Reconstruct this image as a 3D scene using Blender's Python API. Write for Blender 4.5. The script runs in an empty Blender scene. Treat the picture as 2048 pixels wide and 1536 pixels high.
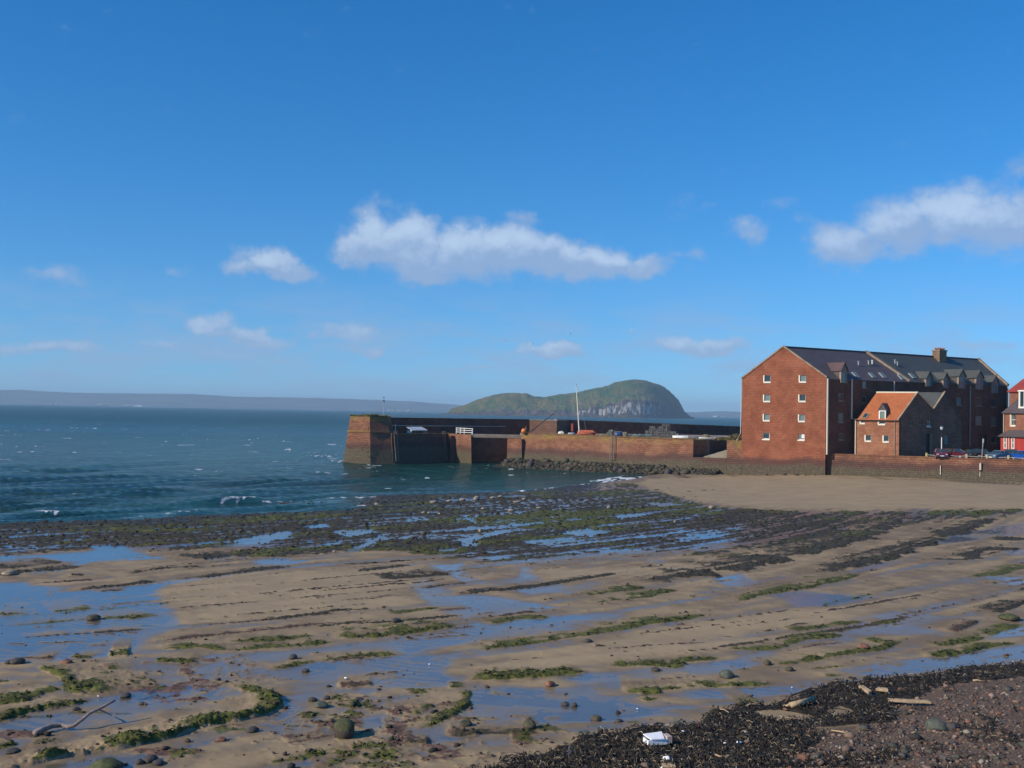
import bpy, bmesh, math, random
import numpy as np
from mathutils import Vector, Matrix
from mathutils.geometry import tessellate_polygon
random.seed(7)
RNG = np.random.default_rng(7)
scene = bpy.context.scene
COL = scene.collection
rad = math.radians

# ------------------------------------------------------------------ camera
FPX = 2200.0                      # focal length in pixels of the 2048 px wide photograph
EYE = Vector((0.0, 0.0, 10.0))
cam_data = bpy.data.cameras.new("camera")
cam = bpy.data.objects.new("camera", cam_data)
COL.objects.link(cam)
cam_data.sensor_width = 36.0
cam_data.lens = FPX / 2048.0 * 36.0
cam_data.clip_start = 0.1
cam_data.clip_end = 60000.0
CAMR = Matrix.Rotation(rad(90 + 1.453), 3, 'X') @ Matrix.Rotation(rad(1.052), 3, 'Z')
cam.matrix_world = Matrix.Translation(EYE) @ CAMR.to_4x4()
scene.camera = cam

# ------------------------------------------------------------------ sun and exposure
SUN_AZ = Vector((-0.894, -0.445, 0)).normalized()
SUN_EL = 31.0
sl = bpy.data.lights.new("sun", 'SUN')
sl.energy = 5.0
sl.angle = rad(0.53)
sl.color = (1.0, 0.88, 0.70)
sun = bpy.data.objects.new("sun", sl)
COL.objects.link(sun)
sdir = Vector((SUN_AZ.x * math.cos(rad(SUN_EL)), SUN_AZ.y * math.cos(rad(SUN_EL)), math.sin(rad(SUN_EL))))
sun.rotation_euler = sdir.to_track_quat('Z', 'Y').to_euler()
sun.location = (-40, -20, 60)
scene.view_settings.view_transform = 'Standard'
scene.view_settings.look = 'None'
scene.view_settings.exposure = -0.12
scene.view_settings.gamma = 1.0
scene.view_settings.use_curve_mapping = False
scene.render.film_transparent = False
scene.cycles.use_denoising = True
scene.cycles.max_bounces = 5
scene.cycles.volume_bounces = 0
scene.cycles.transparent_max_bounces = 8

# ------------------------------------------------------------------ where a sight line of the photograph meets the place
def ray(u, v):
    d = Vector(((u - 1024) / FPX, -(v - 768) / FPX, -1.0))
    return CAMR @ d
def at(u, v, D):                  # point at depth D (metres north of the camera)
    r = ray(u, v)
    return EYE + r * (D / r.y)
def on(u, v, z=0.0):              # point on the level plane z
    r = ray(u, v)
    return EYE + r * ((z - EYE.z) / r.z)
def px(u, D, z):                  # point at column u, depth D, height z
    v = 820.0
    for _ in range(4):
        p = at(u, v, D)
        v += (p.z - z) * FPX / D
    return Vector((at(u, v, D).x, D, z))

# ------------------------------------------------------------------ node helper
class NT:
    def __init__(s, tree):
        s.t = tree; s.n = tree.nodes; s.l = tree.links
    def add(s, typ, **kw):
        nd = s.n.new(typ)
        for k, v in kw.items(): setattr(nd, k, v)
        return nd
    def put(s, sock, v):
        if hasattr(v, 'is_output') or isinstance(v, bpy.types.NodeSocket): s.l.new(v, sock)
        elif v is not None: sock.default_value = v
    def math(s, op, a, b=None, c=None, clamp=False):
        nd = s.add('ShaderNodeMath', operation=op); nd.use_clamp = clamp
        s.put(nd.inputs[0], a)
        if b is not None: s.put(nd.inputs[1], b)
        if c is not None: s.put(nd.inputs[2], c)
        return nd.outputs[0]
    def vmath(s, op, a, b=None):
        nd = s.add('ShaderNodeVectorMath', operation=op)
        s.put(nd.inputs[0], a)
        if b is not None: s.put(nd.inputs[1], b)
        return nd.outputs['Value'] if op in ('LENGTH', 'DOT_PRODUCT', 'DISTANCE') else nd.outputs[0]
    def noise(s, vec, scale, detail=4, rough=0.55, dist=0.0, col=False):
        nd = s.add('ShaderNodeTexNoise')
        if vec is not None: s.put(nd.inputs['Vector'], vec)
        nd.inputs['Scale'].default_value = scale; nd.inputs['Detail'].default_value = detail
        nd.inputs['Roughness'].default_value = rough; nd.inputs['Distortion'].default_value = dist
        return nd.outputs['Color' if col else 'Fac']
    def mix(s, fac, a, b, blend='MIX'):
        nd = s.add('ShaderNodeMix', data_type='RGBA', blend_type=blend)
        s.put(nd.inputs[0], fac); s.put(nd.inputs[6], a); s.put(nd.inputs[7], b)
        return nd.outputs[2]
    def ramp(s, fac, lo, hi, a=0.0, b=1.0):
        nd = s.add('ShaderNodeMapRange', interpolation_type='SMOOTHSTEP')
        s.put(nd.inputs[0], fac)
        for i, v in zip((1, 2, 3, 4), (lo, hi, a, b)): s.put(nd.inputs[i], v)
        return nd.outputs[0]
    def attr(s, name, out='Fac'):
        nd = s.add('ShaderNodeAttribute'); nd.attribute_name = name
        return nd.outputs[out]
    def bump(s, h, strength, dist):
        nd = s.add('ShaderNodeBump')
        nd.inputs['Strength'].default_value = strength; nd.inputs['Distance'].default_value = dist
        s.put(nd.inputs['Height'], h)
        return nd.outputs[0]
    def scale(s, vec, sc):
        nd = s.add('ShaderNodeMapping'); s.put(nd.inputs['Vector'], vec); nd.inputs['Scale'].default_value = sc
        return nd.outputs[0]
def c4(c): return (c[0], c[1], c[2], 1.0)
MATS = {}
def new_mat(name):
    m = bpy.data.materials.new(name); m.use_nodes = True
    nt = NT(m.node_tree)
    for n in list(nt.n): nt.n.remove(n)
    out = nt.add('ShaderNodeOutputMaterial')
    b = nt.add('ShaderNodeBsdfPrincipled')
    nt.l.new(b.outputs[0], out.inputs[0])
    MATS[name] = m
    return m, nt, b, out
def plain(name, col, rough=0.7, var=0.18, scale=3.0, metal=0.0, bump=0.0, spec=None):
    """painted or natural surface with uneven colour"""
    m, nt, b, _ = new_mat(name)
    tc = nt.add('ShaderNodeTexCoord').outputs['Object']
    n = nt.noise(tc, scale, 5, 0.62)
    f = nt.ramp(n, 0.3, 0.7, 1 - var, 1 + var)
    mul = nt.add('ShaderNodeVectorMath', operation='SCALE')
    mul.inputs[0].default_value = col[:3]
    nt.put(mul.inputs['Scale'], f)
    nt.l.new(mul.outputs[0], b.inputs['Base Color'])
    b.inputs['Roughness'].default_value = rough
    b.inputs['Metallic'].default_value = metal
    if spec is not None: b.inputs['Specular IOR Level'].default_value = spec
    cc = None
    if bump: nt.l.new(nt.bump(n, 0.6, bump), b.inputs['Normal'])
    return m

# ------------------------------------------------------------------ world: sky with clouds
world = bpy.data.worlds.new("World"); scene.world = world; world.use_nodes = True
w = NT(world.node_tree)
for n in list(w.n): w.n.remove(n)
wo = w.add('ShaderNodeOutputWorld'); bg = w.add('ShaderNodeBackground'); w.l.new(bg.outputs[0], wo.inputs[0])
bg.inputs['Strength'].default_value = 0.1
gen = w.add('ShaderNodeTexCoord').outputs['Generated']
sep = w.add('ShaderNodeSeparateXYZ'); w.l.new(gen, sep.inputs[0])
zc = w.math('ADD', w.math('MULTIPLY', w.math('MAXIMUM', sep.outputs[2], 0.0), 0.93), 0.055)
comb = w.add('ShaderNodeCombineXYZ')
w.l.new(sep.outputs[0], comb.inputs[0]); w.l.new(sep.outputs[1], comb.inputs[1]); w.l.new(zc, comb.inputs[2])
sky = w.add('ShaderNodeTexSky', sky_type='NISHITA')
sky.sun_disc = False; sky.sun_elevation = rad(SUN_EL); sky.sun_rotation = math.atan2(SUN_AZ.x, SUN_AZ.y)
sky.altitude = 0; sky.air_density = 1.0; sky.dust_density = 0.15; sky.ozone_density = 3.2
w.l.new(comb.outputs[0], sky.inputs[0])
hs = w.add('ShaderNodeHueSaturation'); hs.inputs['Saturation'].default_value = 1.20; hs.inputs['Value'].default_value = 1.0
w.l.new(w.mix(1.0, sky.outputs[0], (0.98, 1.27, 1.57, 1), 'MULTIPLY'), hs.inputs['Color'])
# clouds live on the dome: azimuth and elevation in radians
az = w.math('ARCTAN2', sep.outputs[0], sep.outputs[1])
el = w.math('ARCSINE', sep.outputs[2])
ae = w.add('ShaderNodeCombineXYZ'); w.l.new(az, ae.inputs[0]); w.l.new(el, ae.inputs[1])
AE = ae.outputs[0]
wob = w.noise(AE, 26, 4, 0.6, col=True)
wv = w.vmath('MULTIPLY', w.vmath('SUBTRACT', wob, (0.5, 0.5, 0.5)), (0.05, 0.03, 0.0))
AW = w.vmath('ADD', AE, wv)
sepw = w.add('ShaderNodeSeparateXYZ'); w.l.new(AW, sepw.inputs[0])
CLOUDS = [  # u, v, half width, half height, strength
 (735,480,52,58,1.0),(815,490,75,66,1.1),(930,495,70,56,1.0),(1020,500,90,50,1.0),(1110,510,80,44,.95),(1190,525,80,36,.9),(1270,530,80,26,.75),(860,540,130,26,.7),(1050,438,60,22,.35),
 (540,520,62,30,.95),(590,540,70,22,.8),(490,535,50,18,.6),(1380,510,60,14,.35),(1375,410,50,30,.22),
 (1700,490,95,46,.8),(1800,450,100,62,.8),(1900,430,110,62,.85),(2010,450,120,60,.8),(1500,460,48,28,.55),(1570,400,60,30,.25),(1600,440,40,30,.2),(2040,340,60,30,.3),(1090,322,50,12,.12),
 (110,545,60,24,.5),(355,538,30,14,.4),(60,555,70,12,.25),
 (420,655,55,28,.5),(500,680,110,22,.5),(690,665,85,28,.45),(720,695,110,18,.4),(100,690,130,18,.42),(330,690,90,16,.4),(1110,700,85,22,.55),(1050,700,30,16,.3),(1400,690,100,24,.6),(1480,680,40,26,.35),(960,740,80,12,.35),(500,720,200,14,.3),(1960,690,90,10,.3)]
total = None; hsum = None
for (u, v, hw, hh, st) in CLOUDS:
    if v > 630: st *= 1.45
    r = ray(u, v).normalized()
    ca, ce = math.atan2(r.x, r.y), math.asin(r.z)
    dv = w.vmath('MULTIPLY', w.vmath('SUBTRACT', AW, (ca, ce, 0)), (FPX / hw / 1.3, FPX / hh / 1.3, 0))
    d = w.vmath('LENGTH', dv)
    g = w.math('MULTIPLY', w.ramp(d, 1.25, 0.1), st)
    sy = w.add('ShaderNodeSeparateXYZ'); w.l.new(dv, sy.inputs[0])
    sh = w.math('MULTIPLY', g, w.math('SUBTRACT', sy.outputs[1], w.math('MULTIPLY', sy.outputs[0], 0.35)))
    total = g if total is None else w.math('MAXIMUM', total, g)
    hsum = sh if hsum is None else w.math('ADD', hsum, sh)
fb = w.noise(w.scale(AE, (1, 1.3, 1)), 34, 9, 0.62)
fb2 = w.noise(w.scale(AE, (1, 4.0, 1)), 9, 6, 0.6)
dens = w.math('ADD', total, w.math('MULTIPLY', w.math('SUBTRACT', fb, 0.5), 1.15))
alpha = w.ramp(dens, 0.12, 0.72)
band = w.math('MULTIPLY', w.ramp(el, 0.0, 0.03), w.ramp(el, 0.13, 0.05))      # low streaks all round the horizon
alow = w.math('MULTIPLY', w.math('MULTIPLY', w.ramp(fb2, 0.38, 0.66), band), 0.72)
alpha = w.math('MAXIMUM', alpha, alow)
lit = w.ramp(w.math('ADD', hsum, w.math('MULTIPLY', w.math('SUBTRACT', fb, 0.5), 1.6)), -0.35, 0.55)
lit2 = w.math('MULTIPLY', lit, w.ramp(total, 0.25, 0.9))
ccol = w.mix(lit2, (3.6, 4.9, 7.3, 1), (6.3, 7.7, 9.6, 1))
fin = w.mix(w.math('MULTIPLY', alpha, 0.80), hs.outputs[0], ccol)
w.l.new(fin, bg.inputs['Color'])

# ------------------------------------------------------------------ object helpers
def props(o, label=None, cat=None, group=None, kind=None):
    if label: o['label'] = label
    if cat: o['category'] = cat
    if group: o['group'] = group
    if kind: o['kind'] = kind
    return o
def empty(name, loc, label=None, cat=None, group=None, rz=0.0):
    o = bpy.data.objects.new(name, None); COL.objects.link(o)
    o.location = loc; o.rotation_euler = (0, 0, rz); o.empty_display_size = 0.3
    return props(o, label, cat, group)
def link(name, me, mat, parent=None):
    o = bpy.data.objects.new(name, me); COL.objects.link(o)
    if mat is not None and len(me.materials) == 0:
        for m in (mat if isinstance(mat, (list, tuple)) else [mat]): me.materials.append(m)
    if parent: o.parent = parent
    return o
def auto_uv(bm):
    uvl = bm.loops.layers.uv.new("UVMap")
    for f in bm.faces:
        n = f.normal
        t = Vector((-n.y, n.x, 0))
        if t.length < 0.05: t = Vector((1, 0, 0))
        t.normalize(); b = n.cross(t)
        for l in f.loops:
            p = l.vert.co
            l[uvl].uv = (p.dot(t), p.dot(b))
def build(name, bm, mat, parent=None, smooth=False):
    bmesh.ops.recalc_face_normals(bm, faces=bm.faces[:])
    bm.normal_update(); auto_uv(bm)
    me = bpy.data.meshes.new(name); bm.to_mesh(me); bm.free()
    if smooth: me.polygons.foreach_set('use_smooth', [True] * len(me.polygons))
    return link(name, me, mat, parent)
def box(bm, x0, x1, y0, y1, z0, z1, M=None):
    vs = [bm.verts.new((x, y, z)) for z in (z0, z1) for x, y in ((x0, y0), (x1, y0), (x1, y1), (x0, y1))]
    for q in ((3, 2, 1, 0), (4, 5, 6, 7), (0, 1, 5, 4), (1, 2, 6, 5), (2, 3, 7, 6), (3, 0, 4, 7)):
        bm.faces.new([vs[i] for i in q])
    if M is not None: bmesh.ops.transform(bm, matrix=M, verts=vs)
    return vs
def loft(bm, bottom, top):
    """closed solid between two rings of points (lists of Vectors)"""
    a = [bm.verts.new(p) for p in bottom]; b = [bm.verts.new(p) for p in top]
    n = len(a)
    for i in range(n): bm.faces.new((a[i], a[(i + 1) % n], b[(i + 1) % n], b[i]))
    bm.faces.new(list(reversed(a))); bm.faces.new(b)
    return a + b
def tube(bm, pts, r, seg=6, r2=None):
    """round bar through a list of points, tapering from r to r2"""
    pts = [Vector(p) for p in pts]; r2 = r if r2 is None else r2
    rings = []
    for i, p in enumerate(pts):
        d = (pts[min(i + 1, len(pts) - 1)] - pts[max(i - 1, 0)]).normalized()
        a = d.cross(Vector((0, 0, 1)))
        if a.length < 0.1: a = d.cross(Vector((1, 0, 0)))
        a.normalize(); b = d.cross(a)
        rr = r + (r2 - r) * i / max(1, len(pts) - 1)
        rings.append([bm.verts.new(p + (a * math.cos(2 * math.pi * k / seg) + b * math.sin(2 * math.pi * k / seg)) * rr) for k in range(seg)])
    for q0, q1 in zip(rings, rings[1:]):
        for k in range(seg): bm.faces.new((q0[k], q0[(k + 1) % seg], q1[(k + 1) % seg], q1[k]))
    bm.faces.new(rings[0][::-1]); bm.faces.new(rings[-1])
def bm_new(): return bmesh.new()
def npmesh(name, V, F, mat, parent=None, attrs=None, smooth=False):
    me = bpy.data.meshes.new(name)
    k = F.shape[1]
    me.vertices.add(len(V)); me.vertices.foreach_set('co', np.ascontiguousarray(V, dtype=np.float32).ravel())
    me.loops.add(F.size); me.loops.foreach_set('vertex_index', np.ascontiguousarray(F, dtype=np.int32).ravel())
    me.polygons.add(len(F)); me.polygons.foreach_set('loop_start', np.arange(0, F.size, k, dtype=np.int32))
    me.polygons.foreach_set('loop_total', np.full(len(F), k, dtype=np.int32))
    if smooth: me.polygons.foreach_set('use_smooth', np.ones(len(F), dtype=bool))
    me.update(calc_edges=True)
    for an, av in (attrs or {}).items():
        if av.ndim == 2:
            a = me.attributes.new(an, 'FLOAT_COLOR', 'POINT')
            a.data.foreach_set('color', np.ascontiguousarray(np.c_[av, np.ones(len(av))], dtype=np.float32).ravel())
        else:
            a = me.attributes.new(an, 'FLOAT', 'POINT'); a.data.foreach_set('value', np.ascontiguousarray(av, dtype=np.float32))
    return link(name, me, mat, parent)

# ------------------------------------------------------------------ numpy noise
_T = RNG.random((512, 512)).astype(np.float32)
def vn(x, y, seed=0):
    x = x + seed * 37.17; y = y + seed * 91.73
    xi = np.floor(x).astype(np.int64); yi = np.floor(y).astype(np.int64)
    fx = (x - xi).astype(np.float32); fy = (y - yi).astype(np.float32)
    fx = fx * fx * (3 - 2 * fx); fy = fy * fy * (3 - 2 * fy)
    a = _T[xi & 511, yi & 511]; b = _T[(xi + 1) & 511, yi & 511]
    c = _T[xi & 511, (yi + 1) & 511]; d = _T[(xi + 1) & 511, (yi + 1) & 511]
    return (a * (1 - fx) + b * fx) * (1 - fy) + (c * (1 - fx) + d * fx) * fy
def fbm(x, y, oct=4, seed=0, gain=0.5):
    s = 0; a = 1.0; t = 0
    for o in range(oct):
        s = s + a * (vn(x * 2 ** o, y * 2 ** o, seed + o * 3) - 0.5); t += a; a *= gain
    return s / t * 2      # about -1..1
def sst(x, a, b):
    t = np.clip((x - a) / (b - a), 0, 1)
    return t * t * (3 - 2 * t)
# ================================================================== THE SHORE
# smooth beach level; everything on the shore sits on it
def zb(x, y):
    s = (x - 3.3) * 0.55 - (y - 32.6) * 0.83
    up = 0.065 * np.where(s > 0, s, 0) * sst(s, 0, 5)
    bank = 0.75 * sst(x, 26, 56) * sst(y, 92, 150)
    return 0.25 + np.minimum(up, 1.4) + bank
def G(u, v):                       # point of the beach seen at pixel (u, v)
    z = 0.25
    for _ in range(8):
        p = on(u, v, z); z = float(zb(np.float64(p.x), np.float64(p.y)))
    return Vector((p.x, p.y, z))
def GP(pts, lvl=None):
    if lvl is None: return np.array([[*G(u, v).xy] for u, v in pts])
    return np.array([[*on(u, v, lvl).xy] for u, v in pts])

# fan of rows and columns, finer near the camera
ys = [15.0]
while ys[-1] < 215: ys.append(ys[-1] + max(0.05, ys[-1] ** 2 / 11000 * 0.80))
ys = np.array(ys)
ts = np.linspace(-0.52, 0.52, 900)
ts = np.concatenate([np.linspace(-1.1, -0.53, 60), ts, np.linspace(0.53, 1.1, 60)])
GY, GT = np.meshgrid(ys, ts, indexing='ij')
GX = GY * GT
NR, NC = GX.shape
X = GX.ravel(); Y = GY.ravel()
N = X.size

def sdist(P, margin=6.0, closed=True):
    """signed distance (positive inside) of the grid points to a polygon, -margin far away"""
    out = np.full(N, -margin, dtype=np.float32)
    lo = P.min(0) - margin; hi = P.max(0) + margin
    idx = np.nonzero((X > lo[0]) & (X < hi[0]) & (Y > lo[1]) & (Y < hi[1]))[0]
    if idx.size == 0: return out
    x = X[idx]; y = Y[idx]
    dm = np.full(idx.size, 1e9); ins = np.zeros(idx.size, dtype=bool)
    n = len(P)
    for i in range(n):
        a = P[i]; b = P[(i + 1) % n]
        e = b - a; L = max(1e-9, (e * e).sum())
        t = np.clip(((x - a[0]) * e[0] + (y - a[1]) * e[1]) / L, 0, 1)
        d = (x - a[0] - t * e[0]) ** 2 + (y - a[1] - t * e[1]) ** 2
        np.minimum(dm, d, out=dm)
        c = (a[1] > y) != (b[1] > y)
        if a[1] != b[1]:
            c &= x < (b[0] - a[0]) * (y - a[1]) / (b[1] - a[1]) + a[0]
            ins ^= c
    d = np.sqrt(dm)
    out[idx] = np.where(ins, d, -d)
    return np.maximum(out, -margin) if closed else out
def ldist(P, margin=5.0):
    """distance to a polyline, signed side (positive: beyond it, seen from the camera), place along 0..1"""
    idx = np.nonzero((X > P[:, 0].min() - margin) & (X < P[:, 0].max() + margin) & (Y > P[:, 1].min() - margin) & (Y < P[:, 1].max() + margin))[0]
    x = X[idx]; y = Y[idx]
    dm = np.full(idx.size, 1e9); side = np.zeros(idx.size); al = np.zeros(idx.size)
    seg = np.sqrt(((P[1:] - P[:-1]) ** 2).sum(1)); cum = np.concatenate([[0], np.cumsum(seg)])
    for i in range(len(P) - 1):
        a = P[i]; e = P[i + 1] - a; L = max(1e-9, (e * e).sum())
        t = np.clip(((x - a[0]) * e[0] + (y - a[1]) * e[1]) / L, 0, 1)
        d = (x - a[0] - t * e[0]) ** 2 + (y - a[1] - t * e[1]) ** 2
        m = d < dm
        dm[m] = d[m]; side[m] = np.sign((e[0] * (y - a[1]) - e[1] * (x - a[0])))[m]
        al[m] = ((cum[i] + t * seg[i]) / cum[-1])[m]
    return idx, np.sqrt(dm), side, al, cum[-1]

# --- strokes traced along the rock strata: points, half width (m), height (m), kind (d dark weed, g green, t thin bare ledge)
STROKES = [
 ([(560,1005),(640,1002),(735,997)],1.6,.5,'d'),
 ([(-20,1140),(60,1128),(130,1122)],.9,.12,'d'),([(-20,1155),(60,1142),(180,1132)],.6,.1,'d'),
 ([(60,1168),(200,1160)],.3,.05,'t'),([(140,1152),(170,1150)],.4,.1,'d'),
 ([(100,1186),(250,1172),(330,1160),(430,1152),(520,1140),(620,1130)],.42,.14,'d'),
 ([(350,1122),(430,1112),(540,1108),(590,1118)],1.3,.22,'d'),([(240,1150),(330,1138),(420,1132)],.45,.12,'d'),
 ([(180,1184),(255,1180)],.25,.06,'d'),([(90,1192),(110,1191)],.15,.04,'t'),
 ([(348,1252),(455,1248),(560,1238),(640,1228),(704,1219),(730,1216)],.16,.10,'d'),([(620,1231),(670,1228)],.2,.06,'t'),
 ([(0,1277),(90,1272),(200,1265),(310,1257)],.16,.07,'d'),([(170,1292),(245,1290)],.10,.05,'t'),
 ([(-20,1252),(60,1248),(180,1238),(240,1236),(310,1232)],.22,.06,'g'),([(-20,1229),(80,1227)],.3,.05,'g'),([(100,1224),(190,1216)],.3,.04,'g'),
 ([(250,1240),(320,1229)],.3,.06,'g'),
 ([(270,1288),(420,1272),(520,1262),(620,1252),(700,1247),(800,1240)],.22,.13,'t'),
 ([(666,1205),(803,1190)],.15,.07,'t'),([(716,1188),(807,1180)],.15,.06,'t'),([(836,1178),(890,1171),(944,1166)],.2,.08,'d'),
 ([(881,1195),(981,1182),(1068,1174),(1138,1163),(1200,1154),(1283,1141)],.3,.12,'d'),([(980,1185),(1070,1172)],.5,.1,'d'),
 ([(745,1158),(830,1152),(910,1147)],.75,.12,'d'),([(654,1132),(720,1128),(786,1124),(900,1116)],.25,.08,'d'),([(700,1146),(832,1130)],.25,.08,'d'),
 ([(1200,1188),(1303,1161),(1407,1145),(1490,1132),(1573,1112),(1635,1097),(1718,1074),(1780,1048),(1821,1025)],1.5,.22,'d'),
 ([(1160,1193),(1230,1184),(1290,1172)],.5,.12,'g'),
 ([(1531,1159),(1614,1153),(1676,1137),(1738,1122),(1800,1101),(1842,1087),(1904,1066),(1966,1045),(2007,1029)],1.3,.22,'d'),
 ([(1448,1211),(1510,1193),(1552,1184),(1614,1174),(1676,1161),(1738,1145)],.42,.16,'g'),
 ([(1170,1211),(1200,1205),(1283,1193),(1366,1178)],.5,.12,'g'),
 ([(848,1308),(973,1298),(1097,1281),(1180,1269),(1262,1252),(1283,1247),(1366,1238),(1440,1224)],.34,.12,'g'),
 ([(1290,1248),(1370,1238)],.5,.15,'g'),([(1400,1125),(1520,1112),(1620,1090)],.3,.08,'t'),
 ([(1925,1120),(1966,1101),(2060,1097)],.8,.18,'d'),([(1838,1118),(1925,1120),(1978,1116)],.3,.1,'d'),([(1990,1082),(2060,1077)],.7,.12,'d'),
 ([(1564,1263),(1635,1257),(1689,1248),(1734,1244)],.36,.16,'g'),([(1745,1250),(1795,1244)],.25,.10,'g'),
 ([(1552,1294),(1614,1277),(1697,1271)],.3,.14,'g'),([(1738,1288),(1821,1277)],.28,.14,'g'),
 ([(1842,1300),(1945,1282),(2007,1257),(2060,1246)],.3,.15,'g'),([(1920,1157),(1987,1149),(2060,1128)],.5,.12,'g'),
 ([(1966,1168),(2020,1164)],.3,.08,'g'),([(1974,1228),(2060,1200)],.4,.14,'d'),([(2000,1241),(2045,1238)],.4,.14,'g'),([(1900,1268),(1960,1240)],.22,.2,'t'),
 ([(650,1276),(766,1269),(848,1257),(923,1248)],.62,.18,'g'),([(973,1250),(1031,1238),(1110,1234)],.35,.12,'g'),([(774,1230),(890,1215)],.35,.06,'g'),
 ([(600,1259),(683,1250),(786,1246),(890,1236),(940,1228)],.2,.12,'d'),([(870,1222),(950,1216)],.2,.08,'t'),
 ([(287,1301),(403,1294),(461,1303),(581,1291),(700,1282)],.45,.16,'g'),([(434,1285),(530,1282),(640,1272)],.38,.15,'g'),
 ([(137,1315),(181,1317)],.25,.1,'g'),([(215,1311),(262,1309)],.4,.22,'g'),([(308,1321),(393,1326)],.35,.18,'g'),([(205,1338),(308,1338)],.18,.12,'g'),
 ([(230,1362),(335,1356),(444,1354),(530,1356)],.26,.16,'g'),([(530,1343),(598,1329),(700,1315),(820,1309)],.2,.12,'g'),
 ([(40,1318),(110,1317)],.18,.12,'t'),([(650,1323),(740,1316)],.16,.08,'t'),
 ([(70,1332),(113,1346),(157,1368),(200,1398)],.5,.28,'g'),([(-30,1408),(44,1402),(85,1385),(135,1376)],.45,.26,'g'),
 ([(-20,1444),(51,1424),(137,1409),(192,1399)],.22,.25,'g'),
 ([(-40,1557),(34,1536),(103,1520),(154,1511),(219,1499),(273,1486),(342,1472),(403,1452),(478,1441),(533,1428),(551,1411),(540,1390),(510,1374)],.24,.42,'g'),
 ([(476,1384),(500,1378),(524,1385),(535,1398)],.34,.12,'g'),
 ([(-20,1500),(36,1487)],.2,.15,'g'),
 ([(746,1359),(807,1354)],.16,.2,'g'),([(670,1373),(752,1371)],.2,.18,'t'),
 ([(923,1359),(992,1356),(1060,1352),(1128,1346),(1190,1342)],.40,.20,'g'),([(1193,1331),(1231,1332),(1299,1329),(1350,1333),(1367,1325),(1453,1315)],.3,.15,'g'),
 ([(1163,1376),(1214,1379),(1316,1380),(1406,1373),(1500,1371),(1581,1367)],.32,.18,'g'),([(1240,1382),(1330,1384)],.4,.18,'g'),([(1275,1395),(1305,1404)],.2,.14,'g'),
 ([(1312,1361),(1402,1354)],.14,.1,'t'),([(835,1380),(862,1390)],.2,.12,'g'),
 ([(780,1445),(828,1434),(855,1417),(882,1411)],.16,.26,'g'),([(814,1462),(855,1452),(906,1428),(934,1411),(937,1384),(958,1376)],.18,.12,'g'),
 ([(708,1414),(722,1397),(745,1394)],.12,.14,'t'),([(600,1515),(650,1508),(708,1504)],.22,.12,'g'),([(725,1522),(760,1512),(804,1520)],.3,.16,'g'),([(530,1530),(600,1520),(650,1500)],.25,.1,'g'),
 ([(804,1488),(862,1488)],.25,.16,'d'),([(889,1474),(960,1466),(1094,1467)],.22,.16,'d'),([(700,1474),(752,1466)],.12,.2,'t'),([(560,1490),(640,1478),(672,1470)],.14,.14,'t'),
 ([(1523,1337),(1601,1323),(1698,1308),(1760,1300),(1815,1280)],.26,.18,'g'),([(1632,1357),(1698,1350),(1737,1343),(1815,1325)],.24,.16,'g'),
 ([(1835,1317),(1893,1311),(1971,1294),(2060,1286)],.25,.17,'g'),([(1445,1298),(1523,1300),(1585,1290)],.26,.1,'g'),([(1616,1341),(1702,1332)],.14,.08,'g'),
 ([(1465,1404),(1520,1402)],.3,.1,'g'),([(1560,1306),(1640,1290),(1700,1285)],.14,.06,'t'),([(1300,1292),(1420,1286)],.08,.03,'t'),([(1200,1300),(1330,1290)],.08,.03,'t'),
]
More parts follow.
